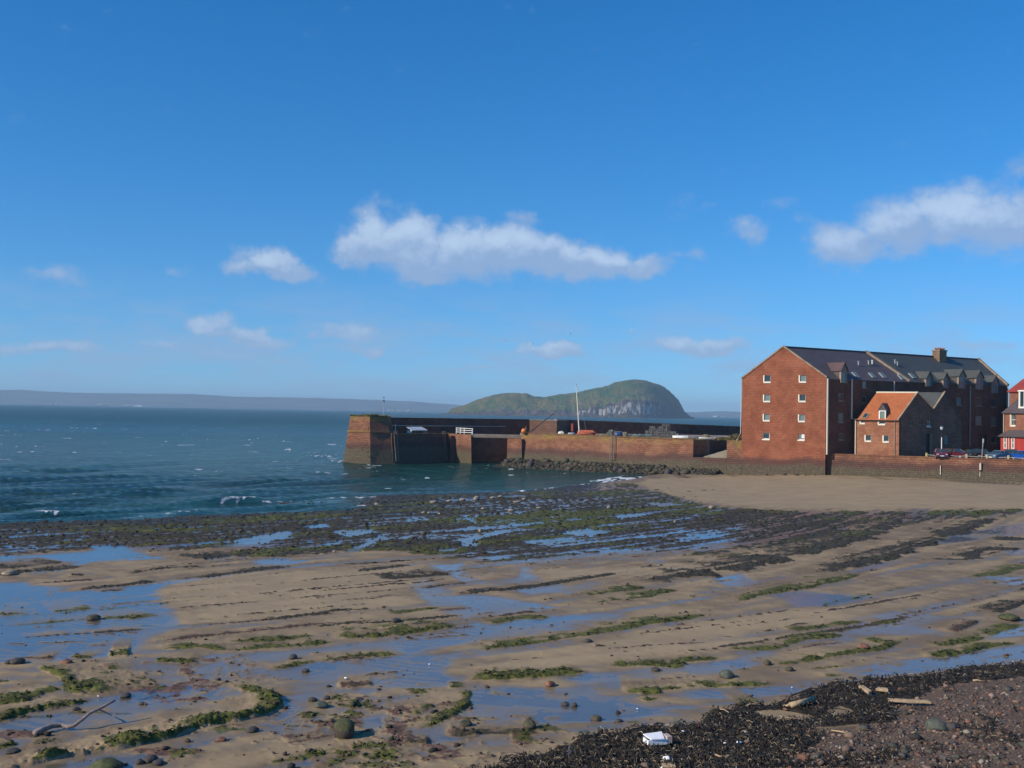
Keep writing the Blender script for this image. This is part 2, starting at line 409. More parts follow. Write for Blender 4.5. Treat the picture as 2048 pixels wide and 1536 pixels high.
POOLS = [
 [(-80,1172),(60,1172),(200,1178),(335,1166),(312,1190),(345,1225),(356,1250),(330,1262),(290,1275),(265,1300),(200,1314),(100,1318),(-80,1322)],
 [(200,1180),(350,1158),(480,1135),(600,1118),(640,1118),(560,1140),(430,1158),(330,1172)],
 [(-40,1168),(52,1164),(62,1185),(-40,1196)],
 [(-20,1112),(150,1106),(250,1090),(300,1108),(430,1102),(400,1116),(200,1124),(120,1144),(50,1150),(140,1124),(-20,1127)],
 [(400,1104),(560,1063),(600,1064),(480,1104),(430,1112)],[(690,1104),(765,1066),(790,1064),(740,1090),(705,1106)],
 [(500,1124),(570,1106),(594,1120),(575,1138),(520,1138)],[(300,1098),(500,1112),(560,1104),(420,1122)],
 [(470,1078),(540,1068),(560,1074),(480,1086)],[(590,1094),(690,1082),(690,1088),(600,1100)],[(600,1052),(655,1046),(660,1054),(620,1058)],[(180,1093),(225,1090),(220,1100),(185,1102)],
 [(820,1164),(860,1158),(876,1176),(950,1190),(1060,1205),(1110,1215),(1070,1222),(1060,1232),(1240,1228),(1262,1240),(1150,1262),(1000,1276),(900,1290),(800,1312),(720,1318),(640,1316),(620,1302),(780,1278),(900,1262),(960,1245),(890,1225),(840,1195)],
 [(1030,1133),(1070,1135),(1085,1160),(1140,1172),(1130,1186),(1060,1190),(990,1180),(955,1172),(1025,1158)],
 [(850,1130),(930,1126),(935,1148),(965,1160),(930,1168),(880,1150)],[(1130,1178),(1190,1166),(1240,1170),(1200,1186),(1140,1188)],
 [(1270,1122),(1340,1116),(1400,1140),(1350,1136)],[(1425,1156),(1480,1147),(1530,1168),(1500,1178),(1440,1172)],
 [(1550,1190),(1600,1184),(1700,1190),(1750,1194),(1660,1214),(1600,1214)],
 [(130,1334),(380,1312),(640,1304),(900,1312),(870,1345),(930,1372),(820,1374),(700,1352),(600,1362),(550,1385),(590,1420),(555,1455),(530,1400),(480,1372),(380,1378),(300,1384),(330,1402),(250,1414),(200,1404),(200,1360)],
 [(920,1372),(1160,1382),(1270,1410),(1310,1430),(1200,1442),(1100,1442),(1000,1462),(860,1484),(790,1505),(750,1492),(900,1446),(940,1402)],
 [(-20,1440),(130,1430),(170,1450),(70,1478),(-20,1490)],[(560,1372),(650,1376),(740,1382),(700,1392),(600,1398),(570,1384)],
 [(1080,1342),(1230,1346),(1480,1322),(1545,1298),(1510,1326),(1400,1350),(1250,1362),(1160,1366)],
 [(1600,1278),(1690,1268),(1720,1238),(1800,1224),(1930,1238),(1970,1250),(1850,1268),(1740,1268),(1680,1292),(1610,1288)],
 [(1690,1342),(1850,1318),(2070,1288),(2070,1316),(1900,1338),(1750,1352)],[(1950,1150),(2070,1154),(2070,1172),(1980,1170)],[(2000,1100),(2070,1098),(2070,1112),(2015,1112)],
 [(1380,1382),(1600,1374),(1620,1384),(1500,1392),(1390,1394)],[(1880,1270),(2070,1252),(2070,1268),(1900,1284)],
 [(1860,1075),(2070,1040),(2070,1066),(1950,1082),(1880,1090)],
 [(660,1062),(740,1058),(760,1066),(690,1074)],[(900,1080),(1010,1058),(1030,1062),(930,1086)],[(1110,1066),(1170,1058),(1230,1062),(1170,1074)],[(1040,1082),(1150,1074),(1150,1080),(1060,1088)],
 [(920,1084),(948,1080),(955,1094),(925,1096)],[(1220,1034),(1300,1024),(1310,1028),(1240,1038)],[(910,1038),(950,1035),(950,1040),(915,1041)],[(1280,1004),(1340,1006),(1370,1010),(1320,1014)],[(1180,1100),(1300,1095),(1290,1102),(1200,1106)],
 [(850,1100),(920,1095),(900,1104)],[(560,1464),(760,1436),(800,1440),(700,1462),(600,1478)],[(100,1534),(260,1508),(330,1512),(230,1540)],
]
REEF = [(-200,1080),(-60,1062),(100,1055),(250,1045),(400,1035),(560,1031),(690,1027),(735,1012),(738,997),(900,990),(1040,985),(1150,976),(1262,964),(1360,990),(1430,1014),(1560,1021),(1720,1023),(1850,1021),(2060,1020),(2060,1030),(1960,1038),(1860,1052),(1740,1064),(1640,1083),(1560,1096),(1440,1110),(1300,1112),(1200,1122),(1050,1133),(950,1128),(880,1120),(800,1104),(720,1100),(620,1116),(520,1118),(440,1110),(300,1103),(180,1103),(60,1113),(-60,1120),(-200,1128)]
SEA = [(-900,1092),(-200,1064),(0,1053),(230,1045),(400,1034),(560,1030),(690,1026),(735,1014),(738,996),(900,990),(1040,985),(1130,976),(1200,966),(1262,959),(1300,951)]
WRACK = [(900,1560),(1000,1532),(1080,1510),(1160,1478),(1260,1462),(1347,1454),(1398,1448),(1414,1434),(1445,1422),(1500,1414),(1581,1402),(1632,1378),(1718,1364),(1815,1354),(1873,1350),(1932,1333),(2120,1316),(2120,1356),(1960,1366),(1880,1376),(1840,1402),(1800,1420),(1790,1448),(1650,1460),(1640,1484),(1560,1536),(1540,1600),(900,1600)]
SHINGLE = [(1380,1700),(1400,1560),(1560,1500),(1640,1462),(1790,1440),(1800,1415),(1880,1372),(2120,1345),(2500,1320),(2500,1700)]
HOLES = [[(1650,1424),(1680,1414),(1715,1424),(1690,1434),(1660,1432)],[(1500,1425),(1560,1420),(1640,1436),(1600,1442),(1530,1440)]]

# flow of the strata: direction averaged from the traced strokes
SP = [GP(s[0]) for s in STROKES]
segs = []
for P in SP:
    for a, b in zip(P[:-1], P[1:]):
        e = b - a; L = np.hypot(*e)
        segs.append((*(a + b) / 2, *(e / L), min(L, 12)))
segs = np.array(segs)
rx0, rx1, ry0, ry1, cell = -75.0, 85.0, 14.0, 150.0, 0.125
cx = np.arange(rx0, rx1, 2.0); cy = np.arange(ry0, ry1, 2.0)
CX, CY = np.meshgrid(cx, cy, indexing='ij')
c2 = np.zeros(CX.shape); s2 = np.zeros(CX.shape)
for (mx, my, ex, ey, L) in segs:
    wgt = L / (((CX - mx) ** 2 + (CY - my) ** 2) + 6.0) ** 1.3
    c2 += wgt * (ex * ex - ey * ey); s2 += wgt * 2 * ex * ey
ang = 0.5 * np.arctan2(s2, c2)
nx = int((rx1 - rx0) / cell); ny = int((ry1 - ry0) / cell)
def bil(A, fx, fy):
    fx = np.clip(fx, 0, A.shape[0] - 1.001); fy = np.clip(fy, 0, A.shape[1] - 1.001)
    i = fx.astype(np.int32); j = fy.astype(np.int32); a = (fx - i).astype(np.float32); b = (fy - j).astype(np.float32)
    return (A[i, j] * (1 - a) + A[i + 1, j] * a) * (1 - b) + (A[i, j + 1] * (1 - a) + A[i + 1, j + 1] * a) * b
def lic(cell, halflen, seed):
    nx = int((rx1 - rx0) / cell); ny = int((ry1 - ry0) / cell)
    r = np.random.default_rng(seed); W = r.random((nx, ny)).astype(np.float32)
    I, J = np.meshgrid(np.arange(nx), np.arange(ny), indexing='ij')
    C = bil(np.cos(ang), I * cell / 2, J * cell / 2); S = bil(np.sin(ang), I * cell / 2, J * cell / 2)
    acc = W.copy(); steps = int(halflen / cell)
    for sg in (1, -1):
        fi = I.astype(np.float32); fj = J.astype(np.float32)
        for k in range(steps):
            ii = np.clip(fi, 0, nx - 1).astype(np.int32); jj = np.clip(fj, 0, ny - 1).astype(np.int32)
            fi = fi + sg * C[ii, jj]; fj = fj + sg * S[ii, jj]
            acc += W[np.clip(fi + .5, 0, nx - 1).astype(np.int32), np.clip(fj + .5, 0, ny - 1).astype(np.int32)]
    acc = (acc - acc.mean()) / acc.std()
    return acc, cell
def samp(L, x, y): return bil(L[0], (x - rx0) / L[1], (y - ry0) / L[1])
LF = lic(0.16, 2.4, 11)
LC = lic(0.5, 9.0, 12)
LM = lic(0.28, 4.5, 13)
sf = samp(LF, X, Y); sm = samp(LM, X, Y); sc = samp(LC, X, Y)
f1 = fbm(X * 0.25, Y * 0.25, 4, 1); f2 = fbm(X * 1.3, Y * 1.3, 4, 2); f3 = fbm(X * 5, Y * 5, 3, 3) * sst(Y, 120, 60); f4 = fbm(X * 0.06, Y * 0.06, 3, 4)

Zb = zb(X, Y)
h = 0.026 + 0.012 * sc + 0.010 * f1 + 0.006 * sm + 0.008 * f4 + 0.004 * f3 + 0.003 * sf   # height of the sand above the wet level
dark = np.zeros(N); green = np.zeros(N); rock = np.zeros(N); stone = np.zeros(N); wrk = np.zeros(N)
# pools: dips in the sand
pool = np.zeros(N)
for P in POOLS:
    Pw = GP(P); d = sdist(Pw, 5.0)
    s = 0.35 + 0.004 * Pw[:, 1].mean()
    pool = np.maximum(pool, sst(d + s * (0.5 * f1 + 0.4 * f2 + 0.30 * sc + .15 * sm), -s * (1.2 if Pw[:, 1].mean() < 62 else .3), s * 1.2))
h = h * (1 - pool) + (-0.018 + 0.012 * sm + 0.012 * f2 + 0.006 * f3) * pool
# soggy ground between the pools in the left and lower middle
soggy = sst(sdist(GP([(-100,1300),(300,1300),(900,1300),(960,1370),(1320,1400),(1250,1450),(950,1500),(560,1540),(-100,1600)]), 6), -4, 5)
h -= soggy * 0.016
soggy2 = sst(sdist(GP([(1250,1330),(1700,1250),(2080,1180),(2080,1340),(1640,1380),(1300,1410)]), 6), -4, 5)
h -= soggy2 * 0.008
dry = np.zeros(N)
for P in ([(350,1160),(600,1140),(860,1128),(850,1165),(810,1190),(850,1215),(700,1235),(365,1245),(340,1190)], [(960,1340),(1100,1300),(1260,1262),(1450,1235),(1560,1215),(1760,1215),(1740,1240),(1560,1262),(1480,1300),(1240,1325),(1100,1340)], [(1020,1140),(1400,1128),(1520,1125),(1420,1150),(1180,1160),(1100,1160)], [(100,1520),(300,1450),(500,1410),(540,1402),(545,1415),(400,1450),(150,1508)]):
    dry = np.maximum(dry, sst(sdist(GP(P), 6) + .5 * f2 + .4 * sc, -1.2, 1.6))
h += dry * 0.016
# reef of weed-covered rock
dr = sdist(GP(REEF), 12.0)
reef = sst(dr + 1.5 * f1 + 1.3 * sc + 0.8 * f2, -1.0, 3.0)
rr = sm * 0.6 + sc * 0.65 + f2 * 0.6 + f1 * 0.6
dark = np.maximum(dark, reef * sst(rr, -1.0, 0.15))
green = np.maximum(green, reef * 0.75 * sst(f4 * 1.5 + f1 + 0.4 * sc, 0.1, 0.9))
rock = np.maximum(rock, reef * sst(-rr, 0.3, 1.1) * 0.9)
reefh = 0.04 + 0.075 * np.clip(rr, -1, 2) + 0.015 * f2
h = h * (1 - reef) + reef * np.where(pool > 0.3, np.minimum(h, -0.02), reefh)
dark *= (1 - 0.9 * pool * reef)
# strokes
for (pts, hw, hh, kd), P in zip(STROKES, SP):
    idx, d, side, al, L = ldist(P, max(3.0, hw * 4))
    x = X[idx]; y = Y[idx]
    d = np.abs(d + (0.35 * f2[idx] + 0.12 * f3[idx]) * min(hw * 1.4, 0.9)) 
    wv = 0.85 * hw * (0.25 + 1.15 * vn(al * L * 0.5, hw * 77.0 + al * 0, 5) + 0.45 * f2[idx] + 0.25 * f3[idx])
    taper = sst(al, 0, 0.18) * sst(al, 1, 0.82)
    gap = sst(fbm(al * L * 0.22, al * 0 + hw * 313 + P[0, 0], 3, 9), -0.6, -0.15) if kd != 'g' or hh < 0.3 else 1.0
    wv = np.maximum(wv * (0.35 + 0.65 * taper), 0.02)
    near = np.where(side > 0, 0, d); far = np.where(side > 0, d, 0)
    edge = sst(wv - near + 0.05 * f3[idx], -0.06, 0.06 + 0.12 * hw)
    back = np.exp(-np.maximum(far - wv, 0) / (0.35 + 1.4 * hw))
    prof = 0.6 * hh * edge * back * taper * (0.65 + 0.6 * f2[idx] + 0.35 * f3[idx] + .2) * gap
    h[idx] = np.maximum(h[idx], h[idx] * 0.4 + prof)
    m = np.where(side > 0, np.exp(-np.maximum(d - wv * .5, 0) / (wv * 2.2 + .05)) * (0.75 + 0.45 * sm[idx] * .5 + .5 * f2[idx] + .3 * f3[idx]), sst(wv - d * .9 + 0.3 * hw * f2[idx], -0.15 * hw, 0.25 * hw))
    m = np.clip(m, 0, 1) * taper * (0.25 + 0.75 * gap if not np.isscalar(gap) else 1)
    if kd == 'd':
        dark[idx] = np.maximum(dark[idx], m); green[idx] = np.maximum(green[idx], m * 0.35 * sst(f1[idx], -0.1, 0.5))
    elif kd == 'g':
        green[idx] = np.maximum(green[idx], m * sst(f2[idx] + 0.4, -0.5, 0.3))
        face = sst(near, 0.0, 0.3 * wv) * m
        dark[idx] = np.maximum(dark[idx], face * (0.8 if hh > 0.2 else 0.45))
    else:
        rock[idx] = np.maximum(rock[idx], m * 0.9); dark[idx] = np.maximum(dark[idx], 0.55 * m)
pass
# fine strata lines over the whole foreshore
hs_ = samp(LM, X + 3.1, Y - 2.2)
fine = sst(hs_, 0.95, 1.6) * (1 - reef) * sst(f4 + .5 * f1, -0.25, 0.25)
h += 0.035 * fine
rock = np.maximum(rock, 0.6 * fine); dark = np.maximum(dark, 0.62 * fine)
gf = sst(samp(LC, X - 5, Y + 7) + 0.8 * f2, 1.3, 2.2) * (1 - reef) * sst(Y, 95, 70)
green = np.maximum(green, 0.55 * gf)
# loose rocky patches in the foreground
rockb = sst(sdist(GP([(-60,1320),(200,1310),(640,1300),(900,1330),(1180,1420),(1100,1500),(850,1560),(-60,1560)]), 6), -2, 2) * sst(fbm(X * .7, Y * .7, 4, 77) + .4 * f2, 0.24, 0.65)
rockp = sst(sdist(GP([(560,1420),(700,1380),(950,1430),(1150,1440),(1140,1500),(900,1540),(650,1550),(560,1500)]), 6), -1.5, 1.5) * sst(f2 + .5 * f3, -0.1, 0.4)
rockp = np.maximum(rockp, 0.9 * sst(sdist(GP([(180,1325),(520,1320),(560,1370),(440,1400),(250,1385)]), 6), -1, 1) * sst(f2 + .6 * f3, 0.0, 0.5))
rockp = np.maximum(rockp, rockb)
h += 0.035 * rockp; green = np.maximum(green, rockp * .7 * sst(fbm(X * .5, Y * .5, 3, 78), 0.0, .35)); rock = np.maximum(rock, 0.7 * rockp)
red = sst(sdist(GP([(250,1372),(420,1368),(470,1400),(330,1415),(230,1400)]), 5), -.5, 1.0) * sst(sm + f2, -0.5, .5)
rock = np.maximum(rock, red)
# wrack and shingle lower right
hole = np.zeros(N)
for P in HOLES: hole = np.maximum(hole, sst(sdist(GP(P), 4) + .12 * f2, -0.12, 0.12))
dw = sdist(GP(WRACK), 6)
wrk = sst(dw + 0.35 * f2 + 0.25 * f1 + .15 * f3, -0.15, 0.25) * (1 - hole)
stone = sst(sdist(GP(SHINGLE), 6) + 0.8 * f1, -0.8, 0.8) * (1 - wrk * .8)
wl = wrk * (0.55 + 0.5 * sst(f1 + 0.6 * f2, -0.4, 0.5))
wthin = sst(f1 * 0.8 + f2 * 0.5 + 0.35 - 0.5 * stone, -0.2, 0.35)
wrk = wrk * (0.25 + 0.75 * wthin)
wrk = np.maximum(wrk, 0.75 * sst(sdist(GP(SHINGLE), 12), -2, 2) * sst(f1 + 0.9 * f2 + .3 * f3, 0.25, 0.7) * sst(sdist(GP(WRACK), 9), -7, -.5))
h = h * (1 - wrk * .5) + wrk * (0.06 + 0.07 * f2 + 0.05 * f3)
h += stone * (0.05 + 0.02 * f3)
h *= sst(Y, 15, 17) * .5 + .5
# sand bank by the walls is dry and smooth
bank = sst(sdist(GP([(1290,958),(1500,950),(1700,958),(2100,972),(2600,990),(2600,1040),(2060,1018),(1700,1020),(1560,1018),(1430,1010),(1380,1000),(1300,980),(1270,968)]), 10) + .6 * f2 + .5 * sc, -0.6, 1.2)
h = h * (1 - bank) + bank * (0.09 + 0.01 * f1 + 0.004 * sm); dark *= (1 - bank); green *= (1 - bank); rock *= (1 - bank)
bw = bank * sst(sc + f2 * 1.2, 1.2, 2.0) * sst(X, 42, 24) * 0.8
dark = np.maximum(dark, bw)
flat = np.clip(1 - dark - green - rock - wrk - stone - reef, 0, 1) * sst(Y, 75, 45)
h += flat * (0.0028 * np.sin((X * 0.35 + Y * 0.94 + 0.6 * f1 + .25 * f2) * 2 * np.pi / 0.55) * sst(f1 + f2, -.2, .5))
rough_ = np.maximum(np.maximum(dark, green), rock) * (1 - reef) * sst(Y, 80, 40)
h += rough_ * (0.035 * fbm(X * 9, Y * 9, 2, 71) + 0.02 * f3)
# under the sea
sea_w = GP(SEA, 0.02)
sea_w = np.vstack([sea_w, [[27, 190], [28, 400], [-800, 400], [-800, 100]]])
ds = sdist(sea_w, 25.0)
t = -ds + 0.7 * f1 + 0.5 * f2
ztop = Zb + h
Zt = np.where(t > 0, np.minimum(ztop, 0.0 + t * 0.16 + 0.5 * h), np.maximum(t * 0.07, -2.0) + np.minimum(h, 0) * 0.3)
offr = ds > 0
kk = np.nonzero(offr & (dark > 0.2) & (h > 0.12))[0]
Zt[kk] = np.maximum(Zt[kk], (h[kk] - 0.22) * 0.5); dark[kk] = 1
shs = sst(t, -1.2, 0.8) * sst(t, 10, 5) * sst(X, 14, 9) * sst(f2 + sm * .4, -1.0, -.3)
dark = np.maximum(dark, np.maximum(shs, sst(t, -9, -5) * sst(t, 4, 1) * sst(X, 16, 11)))
Zt = Zt + shs * sst(t, 5, 1) * np.clip(.10 + .12 * f2 + .06 * sm, 0, .4)
wet = sst(t, 6.0, 0.5)
wetness = np.clip(np.maximum(sst(h, 0.034, -0.004), wet * 0.8), 0, 1)

quads = (np.arange(NR - 1)[:, None] * NC + np.arange(NC - 1)[None, :]).ravel()
FQ = np.stack([quads, quads + 1, quads + 1 + NC, quads + NC], 1)

# --- beach material
m_beach, nt, b, _ = new_mat("beach_mat")
pos = nt.add('ShaderNodeNewGeometry').outputs['Position']
a_d, a_g, a_r, a_s, a_w, a_wet = (nt.attr(k) for k in ('dark', 'green', 'rock', 'stone', 'wrack', 'wetness'))
n1 = nt.noise(pos, 0.35, 5, 0.6); n2 = nt.noise(pos, 2.2, 6, 0.65); n3 = nt.noise(pos, 14, 4, 0.7); n4 = nt.noise(pos, 0.09, 3)
st = nt.attr('streak')
sand = nt.mix(nt.ramp(nt.math('ADD', nt.math('MULTIPLY', st, 0.10), n1), 0.3, 0.75), (0.195, 0.138, 0.078, 1), (0.36, 0.265, 0.145, 1))
sand = nt.mix(nt.ramp(n2, 0.35, 0.75), nt.mix(0.25, sand, (0.17, 0.115, 0.08, 1)), sand)
sand = nt.mix(nt.math('MULTIPLY', nt.ramp(n3, 0.55, 0.8), 0.25), sand, (0.11, 0.08, 0.06, 1))
sand = nt.mix(nt.math('MULTIPLY', a_wet, 0.75), sand, (0.165, 0.132, 0.090, 1))
sand = nt.mix(nt.math('MULTIPLY', nt.attr('dry'), .5), sand, (0.40, 0.30, 0.175, 1))
rockc = nt.mix(nt.ramp(n2, 0.35, 0.7), (0.075, 0.04, 0.03, 1), (0.20, 0.115, 0.075, 1))
edge = nt.math('MULTIPLY', nt.math('SUBTRACT', n3, 0.5), 0.7)
def blend(base, col, a, lo=0.25, hi=0.65):
    return nt.mix(nt.ramp(nt.math('ADD', a, nt.math('ADD', edge, nt.math('MULTIPLY', nt.math('SUBTRACT', n2, 0.5), 0.6))), lo, hi), base, col)
c = blend(sand, rockc, a_r)
darkc = nt.mix(nt.ramp(n3, 0.35, 0.75), (0.022, 0.020, 0.012, 1), (0.10, 0.078, 0.045, 1))
darkc = nt.mix(nt.math('MULTIPLY', nt.ramp(n2, 0.6, 0.8), 0.5), darkc, (0.12, 0.075, 0.05, 1))
c = blend(c, darkc, a_d)
greenc = nt.mix(nt.ramp(nt.math('ADD', nt.math('MULTIPLY', n3, 0.5), nt.math('MULTIPLY', n2, 0.5)), 0.38, 0.68), (0.03, 0.036, 0.009, 1), (0.16, 0.16, 0.03, 1))
c = blend(c, greenc, a_g)
vor = nt.add('ShaderNodeTexVoronoi'); nt.put(vor.inputs['Vector'], pos); vor.inputs['Scale'].default_value = 9.0
stc = nt.mix(0.55, nt.mix(nt.ramp(n2, .3, .7), (0.13, 0.085, 0.055, 1), (0.25, 0.17, 0.11, 1)), nt.mix(nt.ramp(vor.outputs['Distance'], 0.0, 0.5), (0.25, 0.18, 0.13, 1), (0.06, 0.04, 0.03, 1)))
c = blend(c, stc, a_s, 0.2, 0.7)
wrc = nt.mix(nt.ramp(n3, 0.4, 0.8), (0.018, 0.014, 0.009, 1), (0.085, 0.06, 0.038, 1))
c = blend(c, wrc, a_w, 0.2, 0.5)
nt.l.new(c, b.inputs['Base Color'])
ro = nt.math('SUBTRACT', 0.85, nt.math('MULTIPLY', a_wet, 0.45))
nt.l.new(nt.math('MAXIMUM', ro, nt.math('MULTIPLY', nt.math('MAXIMUM', a_d, a_g), 0.6)), b.inputs['Roughness'])
b.inputs['Specular IOR Level'].default_value = 0.3
nt.l.new(nt.math('MULTIPLY', nt.math('MULTIPLY', a_wet, a_wet), nt.math('SUBTRACT', 0.75, nt.math('MULTIPLY', nt.math('MAXIMUM', a_d, a_g), 0.7))), b.inputs['Coat Weight'])
b.inputs['Coat Roughness'].default_value = 0.22; b.inputs['Coat IOR'].default_value = 1.5
hh = nt.math('ADD', nt.math('MULTIPLY', n2, 0.5), nt.math('MULTIPLY', n3, 0.5))
rip = nt.add('ShaderNodeBump'); rip.inputs['Distance'].default_value = 0.05
nt.l.new(hh, rip.inputs['Height'])
nt.l.new(nt.math('ADD', 0.25, nt.math('MULTIPLY', nt.math('MAXIMUM', nt.math('MAXIMUM', a_d, a_g), nt.math('MAXIMUM', a_w, a_s)), 0.75)), rip.inputs['Strength'])
nt.l.new(rip.outputs[0], b.inputs['Normal'])
beach = npmesh("beach", np.c_[X, Y, Zt], FQ, m_beach, None,
               dict(dark=dark, green=green, rock=rock, stone=stone, wrack=wrk, wetness=wetness, streak=sc * (1 - .75 * bank), dry=np.clip(np.maximum(dry, bank), 0, 1)), smooth=True)
props(beach, kind='structure')

# --- shallow water lying in the dips: one sheet at the wet level of the beach
yi = np.concatenate([np.arange(0, NR - 1, 3), [NR - 1]]); xi = np.concatenate([np.arange(0, NC - 1, 4), [NC - 1]])
wy = GY[np.ix_(yi, xi)]; wx = GX[np.ix_(yi, xi)]
wz = zb(wx, wy)
tt = t.reshape(NR, NC)[np.ix_(yi, xi)]
wz = np.where(tt > 1.5, np.minimum(wz, 0.0 + tt * 0.16), -0.6)
q = (np.arange(len(yi) - 1)[:, None] * len(xi) + np.arange(len(xi) - 1)[None, :]).ravel()
FW = np.stack([q, q + 1, q + 1 + len(xi), q + len(xi)], 1)
m_pool, nt, b, out = new_mat("pool_water_mat")
nt.n.remove(b)
pos = nt.add('ShaderNodeNewGeometry').outputs['Position']
rp = nt.bump(nt.noise(nt.scale(pos, (1, 1.6, 1)), 3.0, 4, 0.6), 0.22, 0.02)
fr = nt.add('ShaderNodeFresnel'); fr.inputs['IOR'].default_value = 1.31; nt.l.new(rp, fr.inputs['Normal'])
gl = nt.add('ShaderNodeBsdfGlossy'); gl.inputs['Roughness'].default_value = 0.12; nt.l.new(rp, gl.inputs['Normal'])
tr = nt.add('ShaderNodeBsdfTransparent'); tr.inputs['Color'].default_value = (0.88, 0.88, 0.86, 1)
mx = nt.add('ShaderNodeMixShader')
geo_ = nt.add('ShaderNodeNewGeometry')
nt.l.new(nt.math('MULTIPLY', fr.outputs[0], nt.math('SUBTRACT', 1.0, geo_.outputs['Backfacing'])), mx.inputs[0]); nt.l.new(tr.outputs[0], mx.inputs[1]); nt.l.new(gl.outputs[0], mx.inputs[2])
nt.l.new(mx.outputs[0], out.inputs[0])
pw = npmesh("tide_pool_water", np.c_[wx.ravel(), wy.ravel(), wz.ravel()], FW, m_pool, None, smooth=True)
props(pw, kind='structure')

# --- lookup of the finished beach surface for things that lie on it
tsl = ts
def beach_at(x, y):
    x = np.atleast_1d(np.asarray(x, float)); y = np.atleast_1d(np.asarray(y, float))
    fi = np.interp(y, ys, np.arange(NR)); fj = np.interp(x / y, tsl, np.arange(NC))
    i = np.clip(fi.astype(int), 0, NR - 2); j = np.clip(fj.astype(int), 0, NC - 2)
    a = fi - i; bb = fj - j
    def q(A):
        A = A.reshape(NR, NC)
        return (A[i, j] * (1 - a) + A[i + 1, j] * a) * (1 - bb) + (A[i, j + 1] * (1 - a) + A[i + 1, j + 1] * a) * bb
    return q
def beach_z(x, y): return float(beach_at(x, y)(Zt)[0])

# ================================================================== THE SEA
ys2 = [48.0]
while ys2[-1] < 20000: ys2.append(ys2[-1] + max(0.25, min(ys2[-1] ** 2 / 11000 * 0.8, ys2[-1] * 0.12)))
ys2 = np.array(ys2)
ts2 = np.concatenate([[-3, -2, -1.4, -1.0, -.8], np.linspace(-0.6, 0.6, 620), [.8, 1.0, 1.4, 2, 3]])
SY, ST = np.meshgrid(ys2, ts2, indexing='ij'); SX = SY * ST
x = SX.ravel(); y = SY.ravel()
wzs = np.zeros(x.size); rw = np.random.default_rng(5)
spacing = np.maximum(0.25, y ** 2 / 11000 * 0.8)
for k in range(34):
    lam = 1.4 * (8.5 / 1.4) ** rw.random(); th = rad(-20 + rw.normal() * 24)      # wave travel roughly from left to right and shoreward
    kx = math.cos(th) * 2 * math.pi / lam * 0.8; ky = -math.sin(th + 0.9) * 2 * math.pi / lam
    A = 0.011 * lam ** 0.9
    ph = kx * x + ky * y + rw.random() * 6.28 + 0.8 * fbm(x / 30, y / 30, 2, 20 + k)
    att = np.clip(1.6 - 3.2 * spacing / lam, 0, 1)
    wzs += A * att * (1 - 2 * np.abs(np.sin(ph / 2)) ** 1.0 + 0.27)
wzs *= 1.15
# calmer water in the lee of the pier and at the edge
Xg, Yg = X, Y
X, Y, N = x, y, x.size
dsea = sdist(sea_w, 30.0)
foam = np.zeros(N)
FOAM = [([(74,1026),(90,1024),(104,1027)],.55,1.0),([(440,1006),(470,1002),(505,998)],.7,.8),([(540,1001),(640,998),(740,993)],.5,.8),([(340,1031),(388,1024)],.45,.8),([(230,1033),(300,1031)],.3,.6),
 ([(60,1053),(120,1049),(200,1044)],.4,.9),([(1040,984),(1100,979)],.8,.9),([(1150,976),(1230,962),(1260,957)],.9,.9),([(1190,962),(1235,955)],1.0,.8),([(1080,978),(1180,966)],.5,.5),
 ([(135,856),(185,857)],3.0,.8),([(642,912),(665,910)],1.6,.8),([(672,921),(690,925)],1.2,.9),([(752,945),(770,943)],.8,.8),([(740,990),(900,988),(1040,983)],.5,.5),([(20,876),(45,866)],1.6,.5),([(440,893),(452,893)],1.2,.7)]
for pts, hw, st_ in FOAM:
    hw *= 1.7; P = GP(pts, 0.05); idx, d, side, al, L = ldist(P, 6)
    nn = fbm(X[idx] * 1.7, Y[idx] * 1.7, 3, 31)
    foam[idx] = np.maximum(foam[idx], st_ * sst(hw * (.7 + 1.2 * nn) - d, -0.1, 0.6) * (0.7 + 0.6 * nn))
    wzs[idx] += 0.16 * min(hw, 1) * np.exp(-(d / (hw + .3)) ** 2) * (st_ > .75)
edgef = sst(dsea, 2.0, 0.3) * (dsea > -2)
foam = np.maximum(foam, edgef * sst(fbm(X * .5, Y * .5, 4, 33), -0.1, 0.3) * .9)
far_ok = sst(Y, 95, 150) * sst(dsea, 2, 12)
capn = fbm(X * 0.26, Y * 0.17, 4, 40, 0.6)
caps = far_ok * sst(capn, 0.49, 0.57) * sst(fbm(X * 1.1, Y * 1.1, 3, 41), -0.3, .3) * sst(Y, 900, 300)
foam = np.maximum(foam, caps)
shal = sst(dsea, 26, 0)
wzs *= (1 - 0.45 * shal)
wzs[dsea < 0] *= 0.3
qs = (np.arange(len(ys2) - 1)[:, None] * len(ts2) + np.arange(len(ts2) - 1)[None, :]).ravel()
FS = np.stack([qs, qs + 1, qs + 1 + len(ts2), qs + len(ts2)], 1)
m_sea, nt, b, _ = new_mat("sea_mat")
pos = nt.add('ShaderNodeNewGeometry').outputs['Position']
fo = nt.attr('foam'); shl = nt.attr('shallow')
nA = nt.noise(nt.scale(pos, (0.02, 0.011, 1)), 1.0, 4, 0.6)
nB = nt.noise(nt.scale(pos, (0.5, 1.0, 1)), 1.0, 6, 0.65)
nC = nt.noise(nt.scale(pos, (0.10, 0.17, 1)), 1.0, 5, 0.62)
nD = nt.noise(nt.scale(pos, (2.4, 4.0, 1)), 1.0, 4, 0.6)
dist = nt.vmath('LENGTH', pos)
col = nt.mix(nt.ramp(nA, 0.35, 0.65), (0.003, 0.040, 0.036, 1), (0.007, 0.080, 0.064, 1))
col = nt.mix(nt.ramp(nC, 0.45, 0.7, 0, .5), col, (0.02, 0.11, 0.10, 1))
